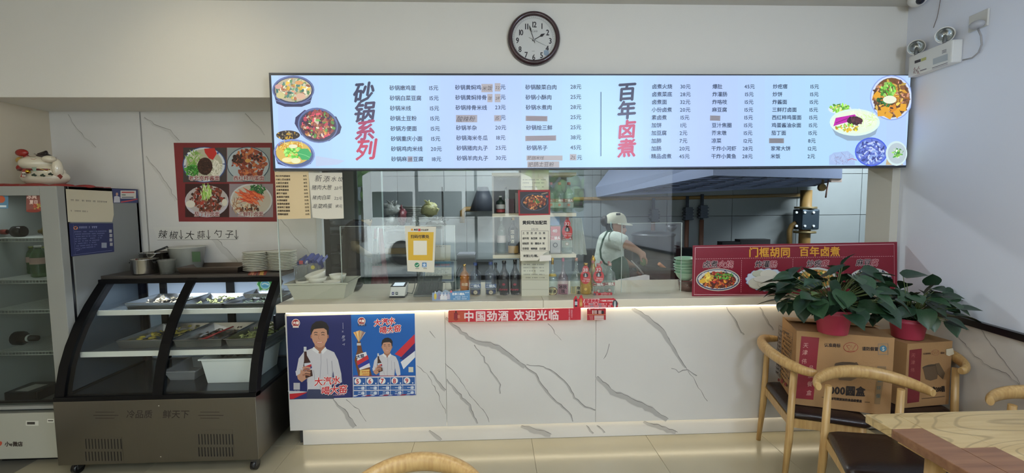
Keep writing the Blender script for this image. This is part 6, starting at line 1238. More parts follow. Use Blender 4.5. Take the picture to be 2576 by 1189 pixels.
# green bowls and tub near the red banner
gb = M('bowl_green', (176, 216, 190), .3)
a = PY(1699, 690, 3.05); c = PY(1748, 690, 3.05); R = (c.x-a.x)/2; X = (a.x+c.x)/2; z0_ = PY(1720, 704, 3.05).z; zt_ = PY(1720, 650, 3.05).z; pz = (zt_-z0_-.05)/5
f = None
for k in range(6):
    lb = '%s pale green bowl of the stack beside the red sign' % ordl(6-k, 6).capitalize()
    if f is None: f = B().lathe([(r_*R, h*.055) for r_, h in [(.42, 0), (.5, .06), (.80, .5), (.93, .86), (1.05, .97), (1.05, 1.02), (.92, .9), (.76, .5), (.4, .1), (.01, .08)]], n=28).build('green_bowl', gb); tag(f, lb, 'bowl', 'green bowls stacked beside the red sign'); f.location = (X, 3.05, z0_)
    else:
        c_ = dup(f, (X+random.uniform(-.006, .006), 3.05, z0_+k*pz), label=lb); c_.rotation_euler = (random.uniform(-.05, .05), random.uniform(-.06, .06), 0)
r = root('sauce_tub', (PY(1728, 725, 3.05).x, 3.05, ZS), 'clear tub of red sauce under the stack of green bowls', 'tub')
X2 = r.location.x; R2 = .062; B().lathe([(R2*.85, 0), (R2, z0_-ZS-.004), (R2*.95, z0_-ZS-.004), (R2*.8, .004)], (X2, 3.05, ZS), 26).build('tub', glassy('tub_clear', (220, 214, 210), 1.5, alpha=.3, body=(180, 160, 150)), r)
B().lathe([(R2*.82, .005), (R2*.92, (z0_-ZS)*.8), (.005, (z0_-ZS)*.8)], (X2, 3.05, ZS), 24).build('sauce', M('sauce_red', (126, 60, 56), .4), r)

# left part: dark store room seen through the doorway, rack with plates, steel table
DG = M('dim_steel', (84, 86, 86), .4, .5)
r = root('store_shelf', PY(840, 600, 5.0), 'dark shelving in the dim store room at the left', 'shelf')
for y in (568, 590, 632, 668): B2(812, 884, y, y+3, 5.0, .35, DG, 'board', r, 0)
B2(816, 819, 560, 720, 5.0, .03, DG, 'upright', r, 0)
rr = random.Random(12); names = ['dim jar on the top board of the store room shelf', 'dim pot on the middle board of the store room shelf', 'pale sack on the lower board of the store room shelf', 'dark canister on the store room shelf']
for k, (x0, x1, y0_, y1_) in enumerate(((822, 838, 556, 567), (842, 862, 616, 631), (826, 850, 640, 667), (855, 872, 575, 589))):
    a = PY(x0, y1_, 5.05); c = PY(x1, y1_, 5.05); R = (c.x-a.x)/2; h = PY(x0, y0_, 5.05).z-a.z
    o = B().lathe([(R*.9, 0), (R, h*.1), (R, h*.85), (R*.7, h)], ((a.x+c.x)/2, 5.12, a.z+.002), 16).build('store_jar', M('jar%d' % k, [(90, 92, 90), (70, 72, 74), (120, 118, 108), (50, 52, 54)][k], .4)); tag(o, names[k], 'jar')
# rack
rk = root('steel_rack', PY(1040, 620, 4.3), 'steel rack with trays, bags and plates behind the payment sign', 'rack'); RM = M('rack_steel', (140, 146, 146), .35, .7)
for x in (962, 1050, 1113): B2(x, x+4, 470 if x > 1100 else 552, 740, 4.3, .025, RM if x < 1100 else BLACK, 'upright', rk, 0)
for y, x0, x1 in ((576, 960, 1053), (640, 960, 1053), (553, 1050, 1120)): B2(x0, x1, y, y+5, 4.3, .35, RM, 'shelf_board', rk, 0)
B2(964, 1050, 648, 735, 4.34, .30, BLACK, 'dark_panel', rk, 0)
r = root('steamer', PY(1004, 630, 4.4), 'yellow steamer drawer with white buns on the rack', 'steamer'); B2(966, 1050, 624, 640, 4.36, .25, M('steamer_yellow', (150, 120, 50), .4), 'drawer', r); a = PY(1008, 618, 4.45); B().ell((a.x, 4.5, a.z-.01), (.15, .10, .06)).build('cloth', M('cloth_grey', (150, 144, 138), .7, bump=.5, bscale=20), r)
r = root('microwave', PY(1005, 600, 4.4), 'dim appliance below the top tray of the rack', 'appliance'); B2(972, 1044, 583, 612, 4.42, .25, M('appliance_dim', (66, 70, 72), .3), 'body', r); B2(978, 1030, 587, 608, 4.415, .006, M('appliance_glass', (40, 44, 46), .15), 'window', r)
bgm = [M('bag_white', (176, 184, 180), .3, bump=1, bscale=30), M('bag_yellow', (190, 190, 140), .35, bump=1, bscale=30), M('bag_grey', (140, 144, 140), .3, bump=1, bscale=30), M('bag_red', (120, 60, 66), .4, bump=1, bscale=30)]
for k, (x, y, rx, rz, m, lb) in enumerate(((982, 528, 28, 16, 2, 'grey-white plastic bag heaped at the left of the rack top'), (983, 556, 22, 14, 0, 'white plastic bag below the grey heap on the rack'), (1082, 527, 22, 16, 1, 'yellowish bag of napkins on the right rack shelf'), (1012, 545, 10, 20, 3, 'dark red netted bag hanging on the rack'), (1045, 562, 12, 12, 0, 'small white bag knotted on the rack upright'), (1098, 562, 26, 12, 2, 'grey bundle under the yellowish bag on the rack'), (1057, 640, 9, 26, 0, 'white cloth bag hanging beside the payment sign'))):
    c = PY(x, y, 4.35); s = 4.35/FPX; rr = random.Random(k); b = B(); b.ell(c, (rx*s, .08, rz*s), 16, 12); b.v = [v+Vector((rr.uniform(-.012, .012), rr.uniform(-.01, .01), rr.uniform(-.014, .014))) for v in b.v]
    for j in range(3): b.tube([c+Vector((rr.uniform(-.5, .5)*rx*s, -.02, rz*s*.6)), c+Vector((rr.uniform(-.7, .7)*rx*s, -.02, rz*s*1.5))], [.02, .004], 6)
    tag(b.build('plastic_bag', bgm[m], None, True), lb, 'bag')
f = None
for k in range(9):
    lb = '%s tray of the grey stack on the rack behind the glass' % ordl(9-k, 9).capitalize(); c = PY(1038, 560, 4.38)
    if f is None: f = B().lathe([(.10, 0), (.13, .012), (.13, .016), (.1, .006), (.01, .006)], n=26).build('food_tray', M('tray_pale', (170, 176, 172), .4)); tag(f, lb, 'tray', 'trays stacked on the rack'); f.location = (c.x, 4.5, c.z)
    else: dup(f, (c.x+random.uniform(-.004, .004), 4.5, c.z+k*.018), label=lb)
# hanging aprons
r = root('red_apron', PY(955, 640, 3.9), 'dark red apron hanging left of the payment terminal', 'apron')
def cloth(x, y0_, y1_, w0, w1, Y, mat, name, par, n=12, seed=1, amp=.02):
    rr = random.Random(seed); vs = []; m = 8
    for j in range(m+1):
        t = j/m; yy = y0_+(y1_-y0_)*t; wd = w0+(w1-w0)*t
        for i in range(n+1): q = PY(x+wd*(i/n-.5)+(4*t), yy, Y); vs.append(q+Vector((0, math.sin(i*1.9+seed)*amp*(.4+t), 0)))
    return B().add(vs, [(j*(n+1)+i, j*(n+1)+i+1, (j+1)*(n+1)+i+1, (j+1)*(n+1)+i) for j in range(m) for i in range(n)], True).build(name, mat, par)
cloth(952, 574, 720, 22, 50, 3.9, M('apron_red', (130, 40, 54), .7, bump=.3, bscale=60), 'apron', r); B().tube([PY(950, 572, 3.86), PY(949, 640, 3.86)], .009, 6).build('pole', M('pole_pale', (170, 176, 174), .3, .5), r)
r = root('green_apron', PY(925, 690, 4.05), 'dark green apron hanging behind the red one', 'apron'); cloth(922, 660, 730, 32, 40, 4.05, M('apron_green', (40, 74, 62), .6), 'apron', r, seed=3)
tag(cloth(945, 600, 668, 10, 22, 3.87, M('cloth_black', (30, 34, 38), .7), 'black_cloth', None, seed=5), 'black cloth hanging over the red apron', 'cloth')
r = root('hanging_coat', PY(1452, 600, 4.0), 'white coat hanging at the right end of the shelf unit', 'coat'); cloth(1450, 548, 640, 26, 44, 4.0, M('coat_white', (196, 200, 190), .7, bump=.3, bscale=40), 'coat', r, seed=2)
r = root('steel_worktable', PY(1180, 700, 4.6), 'steel worktable with black boxes behind the liquor bottles', 'table'); B().box(-.62, .9, 4.3, 4.9, .80, .84, .003).build('top', RM, r)
for x in (-.58, .84): B().box(x, x+.04, 4.32, 4.36, 0, .80).build('leg', RM, r)
for k, (x0, x1, y0_, y1_, m, lb) in enumerate(((1150, 1195, 640, 690, M('box_grey2', (130, 132, 140), .5), 'grey carton on the worktable behind the amber bottle'), (1196, 1240, 660, 705, BLACK, 'black box on the worktable behind the blue bottles'))):
    r = root('storage_box', PY((x0+x1)/2, y1_, 4.4), lb, 'box'); a = PY(x0, y1_, 4.4); c = PY(x1, y0_, 4.4); B().box(a.x, c.x, 4.4, 4.62, .841, c.z, .004).build('box', m, r); B().box(a.x+.01, c.x-.01, 4.41, 4.61, c.z, c.z+.006).build('lid', m, r)
r = root('potted_plant', (PY(1146, 700, 3.25).x, 3.25, ZS), 'small dark spiky plant in a pot between the certificate and the amber bottle', 'plant'); X = r.location.x
B().lathe([(.030, 0), (.042, .08), (.036, .08), (.03, .06)], (X, 3.25, ZS), 18).build('pot', M('pot_teal', (60, 90, 90), .4), r); b = B(); rr = random.Random(2)
for k in range(16):
    a = rr.uniform(0, 6.3); l = rr.uniform(.05, .10); b.tube([(X, 3.25, ZS+.06), (X+math.cos(a)*l*.4, 3.25+math.sin(a)*l*.4, ZS+.06+l*.9), (X+math.cos(a)*l*.8, 3.25+math.sin(a)*l*.8, ZS+.06+l*1.3)], [.004, .005, .001], 5)
b.build('leaves', M('leaf_dark', (44, 56, 50), .4), r)
r = root('ceiling_duct', PY(1200, 440, 4.9), 'bent yellow gas pipe with a cone duct above the worktable', 'pipe')
B().tube([PY(1163, 560, 5.3), PY(1163, 532, 5.3), PY(1170, 526, 5.3), PY(1200, 525, 5.3)], .03, 10).build('pipe', PIPE, r); B().tube([PY(1215, 530, 5.3), PY(1215, 470, 5.3)], [.16, .06], 16).build('duct', M('duct_dark', (70, 74, 84), .5), r)

# ================================================================== people
def person(lb, loc, caps, ells, skin, voxel=.011, name='person'):
    r = root(name, loc, lb, 'person'); b = B()
    for p0_, p1_, r0, r1 in caps:
        p0_, p1_ = Vector(p0_), Vector(p1_); d = (p1_-p0_); n = 6; pts = [p0_-d.normalized()*r0*.9, p0_-d.normalized()*r0*.55]+[p0_+d*i/n for i in range(n+1)]+[p1_+d.normalized()*r1*.55, p1_+d.normalized()*r1*.9]
        b.tube(pts, [r0*.3, r0*.8]+[r0+(r1-r0)*i/n for i in range(n+1)]+[r1*.8, r1*.3], 12)
    for c, q in ells: b.ell(c, q, 16, 12)
    o = b.build('body', skin, r)
    md = o.modifiers.new('fuse', 'REMESH'); md.mode = 'VOXEL'; md.voxel_size = voxel; md.use_smooth_shade = True
    sm_ = o.modifiers.new('soften', 'SMOOTH'); sm_.factor = .5; sm_.iterations = 3
    dg = bpy.context.evaluated_depsgraph_get(); me = bpy.data.meshes.new_from_object(o.evaluated_get(dg)); o.modifiers.clear(); o.data = me
    return r
def garment(name, caps, ells, mat, r, voxel=.012, it=4, cut=None):
    b = B()
    for p0_, p1_, r0, r1 in caps:
        p0_, p1_ = Vector(p0_), Vector(p1_); d = (p1_-p0_); n = 6; b.tube([p0_-d.normalized()*r0*.85, p0_-d.normalized()*r0*.5]+[p0_+d*i/n for i in range(n+1)], [r0*.45, r0*.86]+[r0+(r1-r0)*i/n for i in range(n+1)], 14)
    for c, q in ells: b.ell(c, q, 16, 12)
    o = b.build(name, mat, r); md = o.modifiers.new('fuse', 'REMESH'); md.mode = 'VOXEL'; md.voxel_size = voxel; md.use_smooth_shade = True
    sm_ = o.modifiers.new('soften', 'SMOOTH'); sm_.factor = .5; sm_.iterations = it
    dg = bpy.context.evaluated_depsgraph_get(); me = bpy.data.meshes.new_from_object(o.evaluated_get(dg)); o.modifiers.clear(); o.data = me
    return o
SKIN = M('skin', (176, 132, 108), .55); YK = 4.15
K = lambda x, y, d=0: PY(x, y, YK+d)
head = K(1551, 566); sh = K(1546, 602, -.13); shb = K(1532, 602, .15); el_ = K(1581, 617, -.2); wr_ = K(1606, 631, -.18); pel = K(1530, 700, .02)
hd_ = Vector((.085, .078, .108))
hand_c = K(1616, 641, -.18); caps = [(head-Vector((.02, 0, .06)), K(1536, 592, .01), .05, .052), (K(1536, 612, .01), pel, .11, .12), (K(1541, 604, -.08), K(1530, 604, .10), .06, .06),
    (sh, el_, .052, .042), (el_, wr_, .042, .028), (wr_, hand_c, .030, .026), (shb, K(1560, 650, .18), .05, .04), (K(1560, 650, .18), K(1588, 668, .12), .04, .028)]
pz_ = pel.z
for s, x in ((-1, -.09), (1, .09)): caps += [((pel.x, pel.y+x, pz_-.05), (pel.x+.02, pel.y+x, .45), .085, .06), ((pel.x+.02, pel.y+x, .45), (pel.x-.01, pel.y+x, .08), .058, .04), ((pel.x-.02, pel.y+x, .035), (pel.x+.14, pel.y+x, .03), .034, .028)]
FW = Vector((.80, -.42, -.38)).normalized(); SD_ = Vector((.42, .80, 0)).normalized()*-1
ells = [(head, hd_), (head+FW*.03-Vector((0, 0, .045)), (.06, .055, .055)), (head+FW*.088-Vector((0, 0, .012)), (.016, .014, .02)), (head+SD_*-.078, (.018, .012, .026)), (head+SD_*.078, (.018, .012, .026)), (hand_c, (.034, .026, .04))]
# fingers of the near hand, closed downwards on what she holds
for k in range(4):
    o = hand_c+Vector((.012+.004*k, -.024+.016*k, -.015)); l = [.052, .060, .056, .044][k]
    m1 = o+Vector((.022, 0, -.030)); m2 = m1+Vector((-.002, 0, -l*.7)); caps += [(o, m1, .0095, .009), (m1, m2, .009, .0075)]
th = hand_c+Vector((-.02, -.022, -.005)); caps += [(th, th+Vector((-.006, -.014, -.034)), .011, .010), (th+Vector((-.006, -.014, -.034)), th+Vector((.012, -.008, -.058)), .010, .008)]
h2 = K(1588, 668, .12)
for k in range(4): o = h2+Vector((.03, -.02+.014*k, 0)); caps += [(o, o+Vector((.03, 0, -.02)), .009, .008), (o+Vector((.03, 0, -.02)), o+Vector((.035, 0, -.05)), .008, .007)]
ells.append((h2+Vector((.015, 0, 0)), (.035, .032, .022)))
ck_ = person('cook in a pale cap, white t-shirt and green apron reaching over the stove', (pel.x, pel.y, 0), caps, ells, SKIN, .0085)
TS = M('tshirt_pale', (206, 216, 206), .8, bump=.6, bscale=26)
mid = K(1532, 655, .02)
garment('tshirt', [(K(1535, 610, .01), mid, .125, .145), (mid, K(1528, 690, .02), .145, .14), (K(1542, 604, -.09), K(1530, 604, .11), .088, .088), (K(1547, 603, -.13), K(1572, 613, -.19), .082, .078), (K(1532, 603, .14), K(1548, 632, .18), .084, .076)], [], TS, ck_)
AP = M('apron_dark_green', (44, 82, 62), .7, bump=.3, bscale=40)
garment('apron', [(K(1548, 668, -.03), K(1545, 720, -.02), .125, .155), (K(1545, 720, -.02), (pel.x+.05, pel.y-.02, .55), .155, .17)], [], AP, ck_)
B().tube([K(1528, 582, -.14), K(1517, 602, -.18), K(1510, 628, -.185), K(1512, 648, -.185), K(1521, 662, -.18), K(1534, 668, -.17)], .009, 6).tube([K(1528, 582, -.14), K(1537, 580, -.1), K(1545, 586, -.07)], .009, 6).build('apron_strap', AP, ck_)
B().box(pel.x-.08, pel.x+.16, pel.y-.17, pel.y+.17, .01, .05).build('shoes', DARK, ck_)
garment('trousers', [((pel.x, pel.y-.09, pz_-.02), (pel.x+.02, pel.y-.09, .45), .11, .085), ((pel.x+.02, pel.y-.09, .45), (pel.x-.01, pel.y-.09, .10), .085, .07), ((pel.x, pel.y+.09, pz_-.02), (pel.x+.02, pel.y+.09, .45), .11, .085), ((pel.x+.02, pel.y+.09, .45), (pel.x-.01, pel.y+.09, .10), .085, .07)], [], M('trousers_dark', (50, 52, 60), .8), ck_)
CP = M('cap_pale', (206, 204, 184), .8); hc = head+Vector((-.012, .004, .030))
hc = head+Vector((-.008, .004, .030)); B().lathe([(.0955*q, .092*h) for q, h in ((1.0, -.12), (1.02, 0), (.99, .25), (.92, .5), (.78, .74), (.55, .9), (.25, .98), (.01, 1.0))], hc, 28, False, True, 1.06, .97).build('cap', CP, ck_)
bq = hc+FW*.10+Vector((0, 0, .012)); b = B(); n = 12
r1 = [hc+Vector((math.cos(a)*.098, math.sin(a)*.088, -.004)) for a in [math.atan2(FW.y, FW.x)+(-1.15+2.3*i/n) for i in range(n+1)]]
r2 = [hc+Vector((math.cos(a)*(.098+.060*math.cos((i/n-.5)*2.5)), math.sin(a)*(.088+.060*math.cos((i/n-.5)*2.5)), -.004-.022*math.cos((i/n-.5)*2.5))) for i, a in enumerate([math.atan2(FW.y, FW.x)+(-1.15+2.3*i/n) for i in range(n+1)])]
b.add(r1+r2+[v-Vector((0, 0, .006)) for v in r1+r2], [(i, i+1, n+2+i, n+1+i) for i in range(n)]+[(2*n+2+i, 2*n+3+i, 3*n+4+i, 3*n+3+i) for i in range(n)]+[(n+1+i, n+2+i, 3*n+4+i, 3*n+3+i) for i in range(n)]).build('cap_brim', CP, ck_)
B2(1551, 1561, 536, 541, hc.y-.098, .02, DARK, 'cap_emblem', ck_)
HR = M('hair_dark', (34, 30, 30), .6); B().ell(K(1522, 556, .01), (.040, .05, .052)).ell(head+Vector((-.045, .01, -.005)), (.055, .075, .075)).build('hair', HR, ck_)
MK = M('mask_blue', (176, 206, 206), .7); B().ell(head+FW*.045-Vector((0, 0, .105)), (.05, .045, .03)).tube([K(1537, 558, -.075), K(1537, 570, -.07), K(1545, 586, -.04)], .004, 6).build('mask', MK, ck_)
b = B()
for s in (-1, 1): b.ell(head+FW*.080+SD_*.032*s+Vector((0, 0, .014)), (.009, .009, .006), 8, 6).tube([head+FW*.079+SD_*(.032*s-.014)+Vector((0, 0, .032)), head+FW*.081+SD_*(.032*s+.014)+Vector((0, 0, .032))], .003, 5)
b.build('eyes', DARK, ck_); B().tube([head+FW*.083+SD_*-.02-Vector((0, 0, .055)), head+FW*.088-Vector((0, 0, .057)), head+FW*.083+SD_*.02-Vector((0, 0, .055))], .005, 6).build('mouth', M('lips', (150, 84, 76), .5), ck_)
tag(B().tube([K(1616, 650, -.18), K(1618, 662, -.18), K(1620, 668, -.18)], [.022, .028, .012], 10).build('vegetable_bunch', M('bunch_green', (110, 130, 80), .6, bump=.6)), 'small green bunch held in the hand of the cook', 'vegetable')
# person in black at the left, half hidden
YL = 4.75; L_ = lambda x, y, d=0: PY(x, y, YL+d)
head2 = L_(915, 556, .05); pe = L_(895, 690); shn = L_(893, 585, -.15)
caps = [(head2-Vector((0, 0, .05)), L_(900, 585), .05, .055), (L_(897, 590), pe, .13, .12), (L_(897, 582, -.14), L_(897, 582, .14), .08, .08), (shn, L_(893, 622, -.2), .05, .042), (L_(893, 622, -.2), L_(930, 642, -.2), .042, .028), (L_(893, 590, .18), L_(905, 630, .2), .05, .04)]
for x in (-.1, .1): caps += [((pe.x, pe.y+x, pe.z-.04), (pe.x, pe.y+x, .45), .09, .06), ((pe.x, pe.y+x, .45), (pe.x, pe.y+x, .06), .06, .04), ((pe.x, pe.y+x, .035), (pe.x+.14, pe.y+x, .03), .034, .028)]
hh = L_(933, 643, -.2)
for k in range(4): o = hh+Vector((.03, -.02+.014*k, 0)); caps += [(o, o+Vector((.035, 0, -.01)), .009, .008), (o+Vector((.035, 0, -.01)), o+Vector((.05, 0, -.035)), .008, .007)]
caps.append((hh+Vector((0, -.02, 0)), hh+Vector((.03, -.035, -.02)), .010, .008))
ells = [(head2, (.085, .075, .108)), (head2+Vector((.09, -.01, -.01)), (.016, .014, .02)), (head2+Vector((0, -.076, 0)), (.018, .012, .026)), (hh+Vector((.01, 0, 0)), (.038, .032, .02))]
p2 = person('person in a black t-shirt working in the dim doorway at the left', (pe.x, pe.y, 0), caps, ells, M('skin_dim', (170, 150, 110), .6), .0095)
BT = M('tshirt_black', (30, 34, 44), .8, bump=.4, bscale=26)
garment('tshirt', [(L_(899, 584), pe, .145, .155), (L_(897, 584, -.14), L_(897, 584, .14), .105, .105), (L_(894, 584, -.16), L_(892, 608, -.20), .095, .082), (L_(894, 584, .17), L_(897, 606, .19), .085, .075)], [], BT, p2)
garment('trousers', [((pe.x, pe.y+x, pe.z), (pe.x, pe.y+x, .45), .115, .085) for x in (-.1, .1)]+[((pe.x, pe.y+x, .45), (pe.x, pe.y+x, .08), .085, .07) for x in (-.1, .1)], [], M('trousers_grey', (64, 66, 76), .8), p2)
B().box(pe.x-.08, pe.x+.16, pe.y-.17, pe.y+.17, .005, .05).build('shoes', DARK, p2)
B().ell(head2+Vector((-.02, .0, .03)), (.092, .085, .095)).build('hair', HR, p2)
b = B(); b.ell(head2+Vector((.078, -.03, .012)), (.007, .009, .006), 8, 6).ell(head2+Vector((.078, .03, .012)), (.007, .009, .006), 8, 6).build('eyes', DARK, p2)

# ================================================================== red sign on the counter
rs = root('menu_sign', (PY(2000, 700, 2.86).x, 2.86, ZS), 'long dark red printed sign with four dishes leaning behind the counter edge', 'sign')
S_ = [(1743, 617), (2257, 608), (2257, 744), (1741, 746)]
def sg(x, y): return PP(x, y, Vector((0, 2.853, .98)), Vector((0, -1, .03)).normalized())
cs = [sg(*q) for q in S_]; z0 = min(c.z for c in cs)
B().prism(cs, (0, .004, 0)).build('panel', M('sign_red', (132, 28, 46), .35), rs)
P = Print('sign_print', rs, (0, 2.8522, .98), (0, -1, .03)); WH = (226, 176, 180)
P.line([(1750, 622), (2000, 618), (2249, 613.5), (2250, 738), (2000, 740), (1746, 740.5), (1749, 622)], 1.3, WH)
def dash(x0, y0, x1, y1, n):
    for k in range(n): t, u = k/n, (k+.6)/n; P.line([(x0+(x1-x0)*t, y0+(y1-y0)*t), (x0+(x1-x0)*u, y0+(y1-y0)*u)], .9, WH); P.L -= .24
dash(1750, 651, 2249, 644, 90); dash(1865.5, 654, 1864, 737, 16); dash(1994.5, 651, 1993, 738, 16); dash(2121, 648, 2120, 738, 16); P.L += .5
P.text('门框胡同', 1883, 634, 26, (222, 160, 50), bold=.7, sp=1.02).text('百年卤煮', 2010, 632, 25.5, (222, 160, 50), bold=.7, sp=1.02)
for t, x, y in (('卤煮火烧', 1768, 664), ('炸灌肠', 1899, 664), ('炒疙瘩', 2029, 662), ('麻豆腐', 2153, 660)):
    h = 19 if len(t) == 4 else 18.5; P.text(t, x, y, h, (226, 196, 196), bold=1.3, shear=.15, sp=1.02)
    P.text(t[:2], x, y, h, (30, 20, 24), bold=.35, shear=.15, sp=1.02); P.text(t[2:], x+2*h*1.02, y, h, (150, 36, 52), bold=.35, shear=.15, sp=1.02)
P.ell(1806, 703, 55.5, 28.5, (206, 200, 180)).ell(1806, 703, 53, 26.5, (70, 76, 110)).ell(1806, 702.5, 50, 24, (214, 210, 200)); P.chips(1806, 703, 51, 25, [(70, 80, 120), (210, 206, 200)], 90, 2.4, 1); P.ell(1807, 704, 44, 20.5, (80, 40, 30))
P.chips(1807, 704, 42, 19.5, [(190, 60, 44), (140, 36, 36), (226, 150, 60), (90, 40, 30), (210, 110, 50), (110, 50, 40)], 220, 4.6, 2); P.chips(1820, 693, 26, 8, [(80, 150, 60), (120, 180, 70), (50, 100, 50)], 60, 3.4, 3); P.chips(1780, 697, 14, 10, [(230, 180, 70), (236, 200, 90)], 26, 5, 4); P.ell(1766, 707, 8, 5, (230, 180, 60))
def scal(cx, cy, rx, ry, col): P.poly([(cx+(rx+2.2*math.sin(k*2.1))*math.cos(k*PI/24), cy+(ry+1.8*math.sin(k*2.1))*math.sin(k*PI/24)) for k in range(48)], col)
scal(1928, 703, 53, 28, (150, 170, 206)); scal(1928, 702, 51, 26, (206, 216, 226))
for x, y, a_, b_, c_ in ((1905, 712, 24, 15, (206, 202, 184)), (1935, 715, 30, 13, (214, 210, 194)), (1908, 688, 17, 9, (196, 198, 176)), (1932, 690, 22, 12, (222, 218, 202)), (1956, 700, 14, 11, (206, 204, 190)), (1920, 702, 26, 9, (216, 212, 198))): P.ell(x, y, a_, b_, mixc(c_, (120, 110, 90), .35)).ell(x, y-1, a_*.96, b_*.9, c_)
P.ell(2052, 700, 52, 28, (206, 210, 206)).ell(2052, 700, 45, 23, (190, 140, 70)); P.chips(2052, 700, 42, 20, [(220, 170, 80), (180, 90, 50), (90, 130, 60), (226, 200, 120)], 90, 5, 6)
P.ell(2188, 702, 54, 29, (206, 206, 200)); P.chips(2188, 702, 51, 27, [(40, 50, 80), (190, 190, 190)], 130, 3.2, 7); P.ell(2184, 702, 40, 21, (80, 70, 50)); P.chips(2184, 700, 38, 19, [(60, 70, 44), (100, 84, 60), (120, 40, 36), (70, 50, 40)], 120, 4.6, 8); P.strands(2182, 688, 20, 6, [(130, 30, 30), (60, 60, 30)], 20, 14, 1.4, 9); P.ops = [o if o[0] == 't' else ('p', [(a, min(b_, 737) if o[3] > 5 else b_) for a, b_ in o[1]], o[2], o[3]) for o in P.ops]

# ================================================================== wooden chairs
OAK = wood('chair_oak', (206, 172, 116), (176, 138, 84), 2, 14, 2.5, .35); LEATH = M('dark_leather', (40, 28, 26), .32, bump=.12, bscale=90)
def chair(lb, pos, rz, bw=.36, fw=.46, dep=.38, rail_z=.668, sz=.385):
    """horn chair facing -y: rail z, seat z; built at the origin and then placed"""
    r = root('horn_chair', (0, 0, 0), lb, 'chair', 'wooden horn chairs')
    bwh, fwh = bw/2, fw/2
    for s in (-1, 1):
        B().tube([(s*(bwh+.012), dep/2+.02, 0), (s*(bwh+.004), dep/2, sz*.7), (s*bwh, dep/2-.012, rail_z-.01)], [.0135, .020, .016], 12).build('leg', OAK, r)
        B().tube([(s*(fwh+.004), -dep/2-.006, 0), (s*(fwh-.012), -dep/2+.012, sz-.005)], [.0135, .021], 12).build('leg', OAK, r)
    fr_ = [(-fwh, -dep/2), (fwh, -dep/2), (bwh, dep/2), (-bwh, dep/2)]
    b = B()
    for i in range(4):
        a, c = Vector(fr_[i]+(0,)), Vector(fr_[(i+1) % 4]+(0,)); d = (c-a).normalized(); nn = Vector((-d.y, d.x, 0))*.022; m = d*.012
        b.prism([tuple(q)[:2]+(sz-.055,) for q in (a+m, c-m, c-m+nn, a+m+nn)], (0, 0, .05))
    b.build('seat_frame', OAK, r)
    # cushion: rounded trapezoid, domed
    def outline(k, z, n=7):
        pts = []; cs_ = [(-fwh-.028, -dep/2-.03), (fwh+.028, -dep/2-.03), (bwh-.005, dep/2-.0), (-bwh+.005, dep/2-.0)]
        for i, (x, y) in enumerate(cs_):
            p_, q_ = Vector(cs_[i-1]), Vector(cs_[(i+1) % 4]); c = Vector((x, y)); rr_ = .045; a = c+(p_-c).normalized()*rr_; e = c+(q_-c).normalized()*rr_
            for j in range(n): t = j/(n-1); v = a*(1-t)**2+c*2*t*(1-t)+e*t*t; pts.append((v.x*k, v.y*k, z))
        return pts
    L = [outline(.97, sz-.004), outline(1.0, sz+.010), outline(.985, sz+.026), outline(.90, sz+.036), outline(.5, sz+.041)]; m = len(L[0]); b = B()
    b.add([p for l in L for p in l], [(i*m+j, i*m+(j+1) % m, (i+1)*m+(j+1) % m, (i+1)*m+j) for i in range(4) for j in range(m)]+[tuple(range(m))[::-1], tuple(4*m+j for j in range(m))], True).build('seat', LEATH, r)
    # horn rail: bows backwards, dips and tapers to the tips
    n = 28; pts, rad = [], []; wH = bwh+.085
    for i in range(n+1):
        t = -1+2*i/n; a = t*PI/2*.98; x = wH*math.sin(a)*(1.0); y = dep/2-.10+.17*math.cos(a); z = rail_z+.012+.030*math.cos(a)**2
        pts.append((x, y, z)); rad.append(.0165+.0135*math.cos(t*PI/2)**.8 if abs(t) < 1 else .0155)
    B().tube(pts, rad, 14, flat=(.85, 1.15)).build('back_rail', OAK, r)
    r.location = pos; r.rotation_euler = (0, 0, rz); return r
chA = chair('wooden horn chair with an empty dark seat pushed up to the inlaid table', (1.83, 1.965, 0), -.20, bw=.33, fw=.46, dep=.34)
chB = chair('wooden horn chair carrying the large cardboard box, beside the marble counter', (1.885, 2.535, 0), math.radians(74), bw=.46, fw=.50, dep=.36)
chC = chair('wooden horn chair behind, carrying the smaller cardboard box by the right wall', (2.40, 2.50, 0), math.radians(-84), bw=.36, fw=.44, dep=.34)
chD = chair('wooden horn chair at the far right, its curved rail showing beyond the table', (2.377, 1.721, 0), math.radians(-40), bw=.23, fw=.30, dep=.28)
chE = chair('wooden horn chair in the near foreground, only its rail top showing', (-.262, 1.268, 0), math.radians(2), bw=.28, fw=.44, dep=.36, rail_z=.655)

# table with walnut inlay
tbl = root('inlaid_table', (2.0, 1.1, 0), 'oak table with a stepped walnut inlay in the right foreground', 'table')
OT = wood('table_oak', (208, 184, 136), (184, 156, 106), 0, 7, 5, .3, rings=True); WN = wood('walnut', (150, 108, 78), (116, 78, 54), 0, 6, 2, .32)
for (x0, x1, ya) in ((1.472, 1.592, 1.548), (1.592, 1.716, 1.41), (1.716, 2.46, 1.32)):
    B().box(x0, x1, ya, 1.665, .715, .75, .004 if x0 < 1.5 else .001).build('oak_panel', OT, tbl); B().box(x0, x1, .55, ya, .715, .7502, .004 if x0 < 1.5 else .001).build('walnut_panel', WN, tbl)
B().box(1.55, 2.38, .65, 1.60, .665, .7145).build('apron', OAK, tbl)
def tleg(x, y, dx): B().tube([(x+dx, y, 0), (x, y, .714)], [.016, .030], 16).build('leg', OAK, tbl)
tleg(1.555, 1.455, -.03); tleg(2.36, 1.56, .02); tleg(1.56, .68, -.03); tleg(2.36, .68, .02)

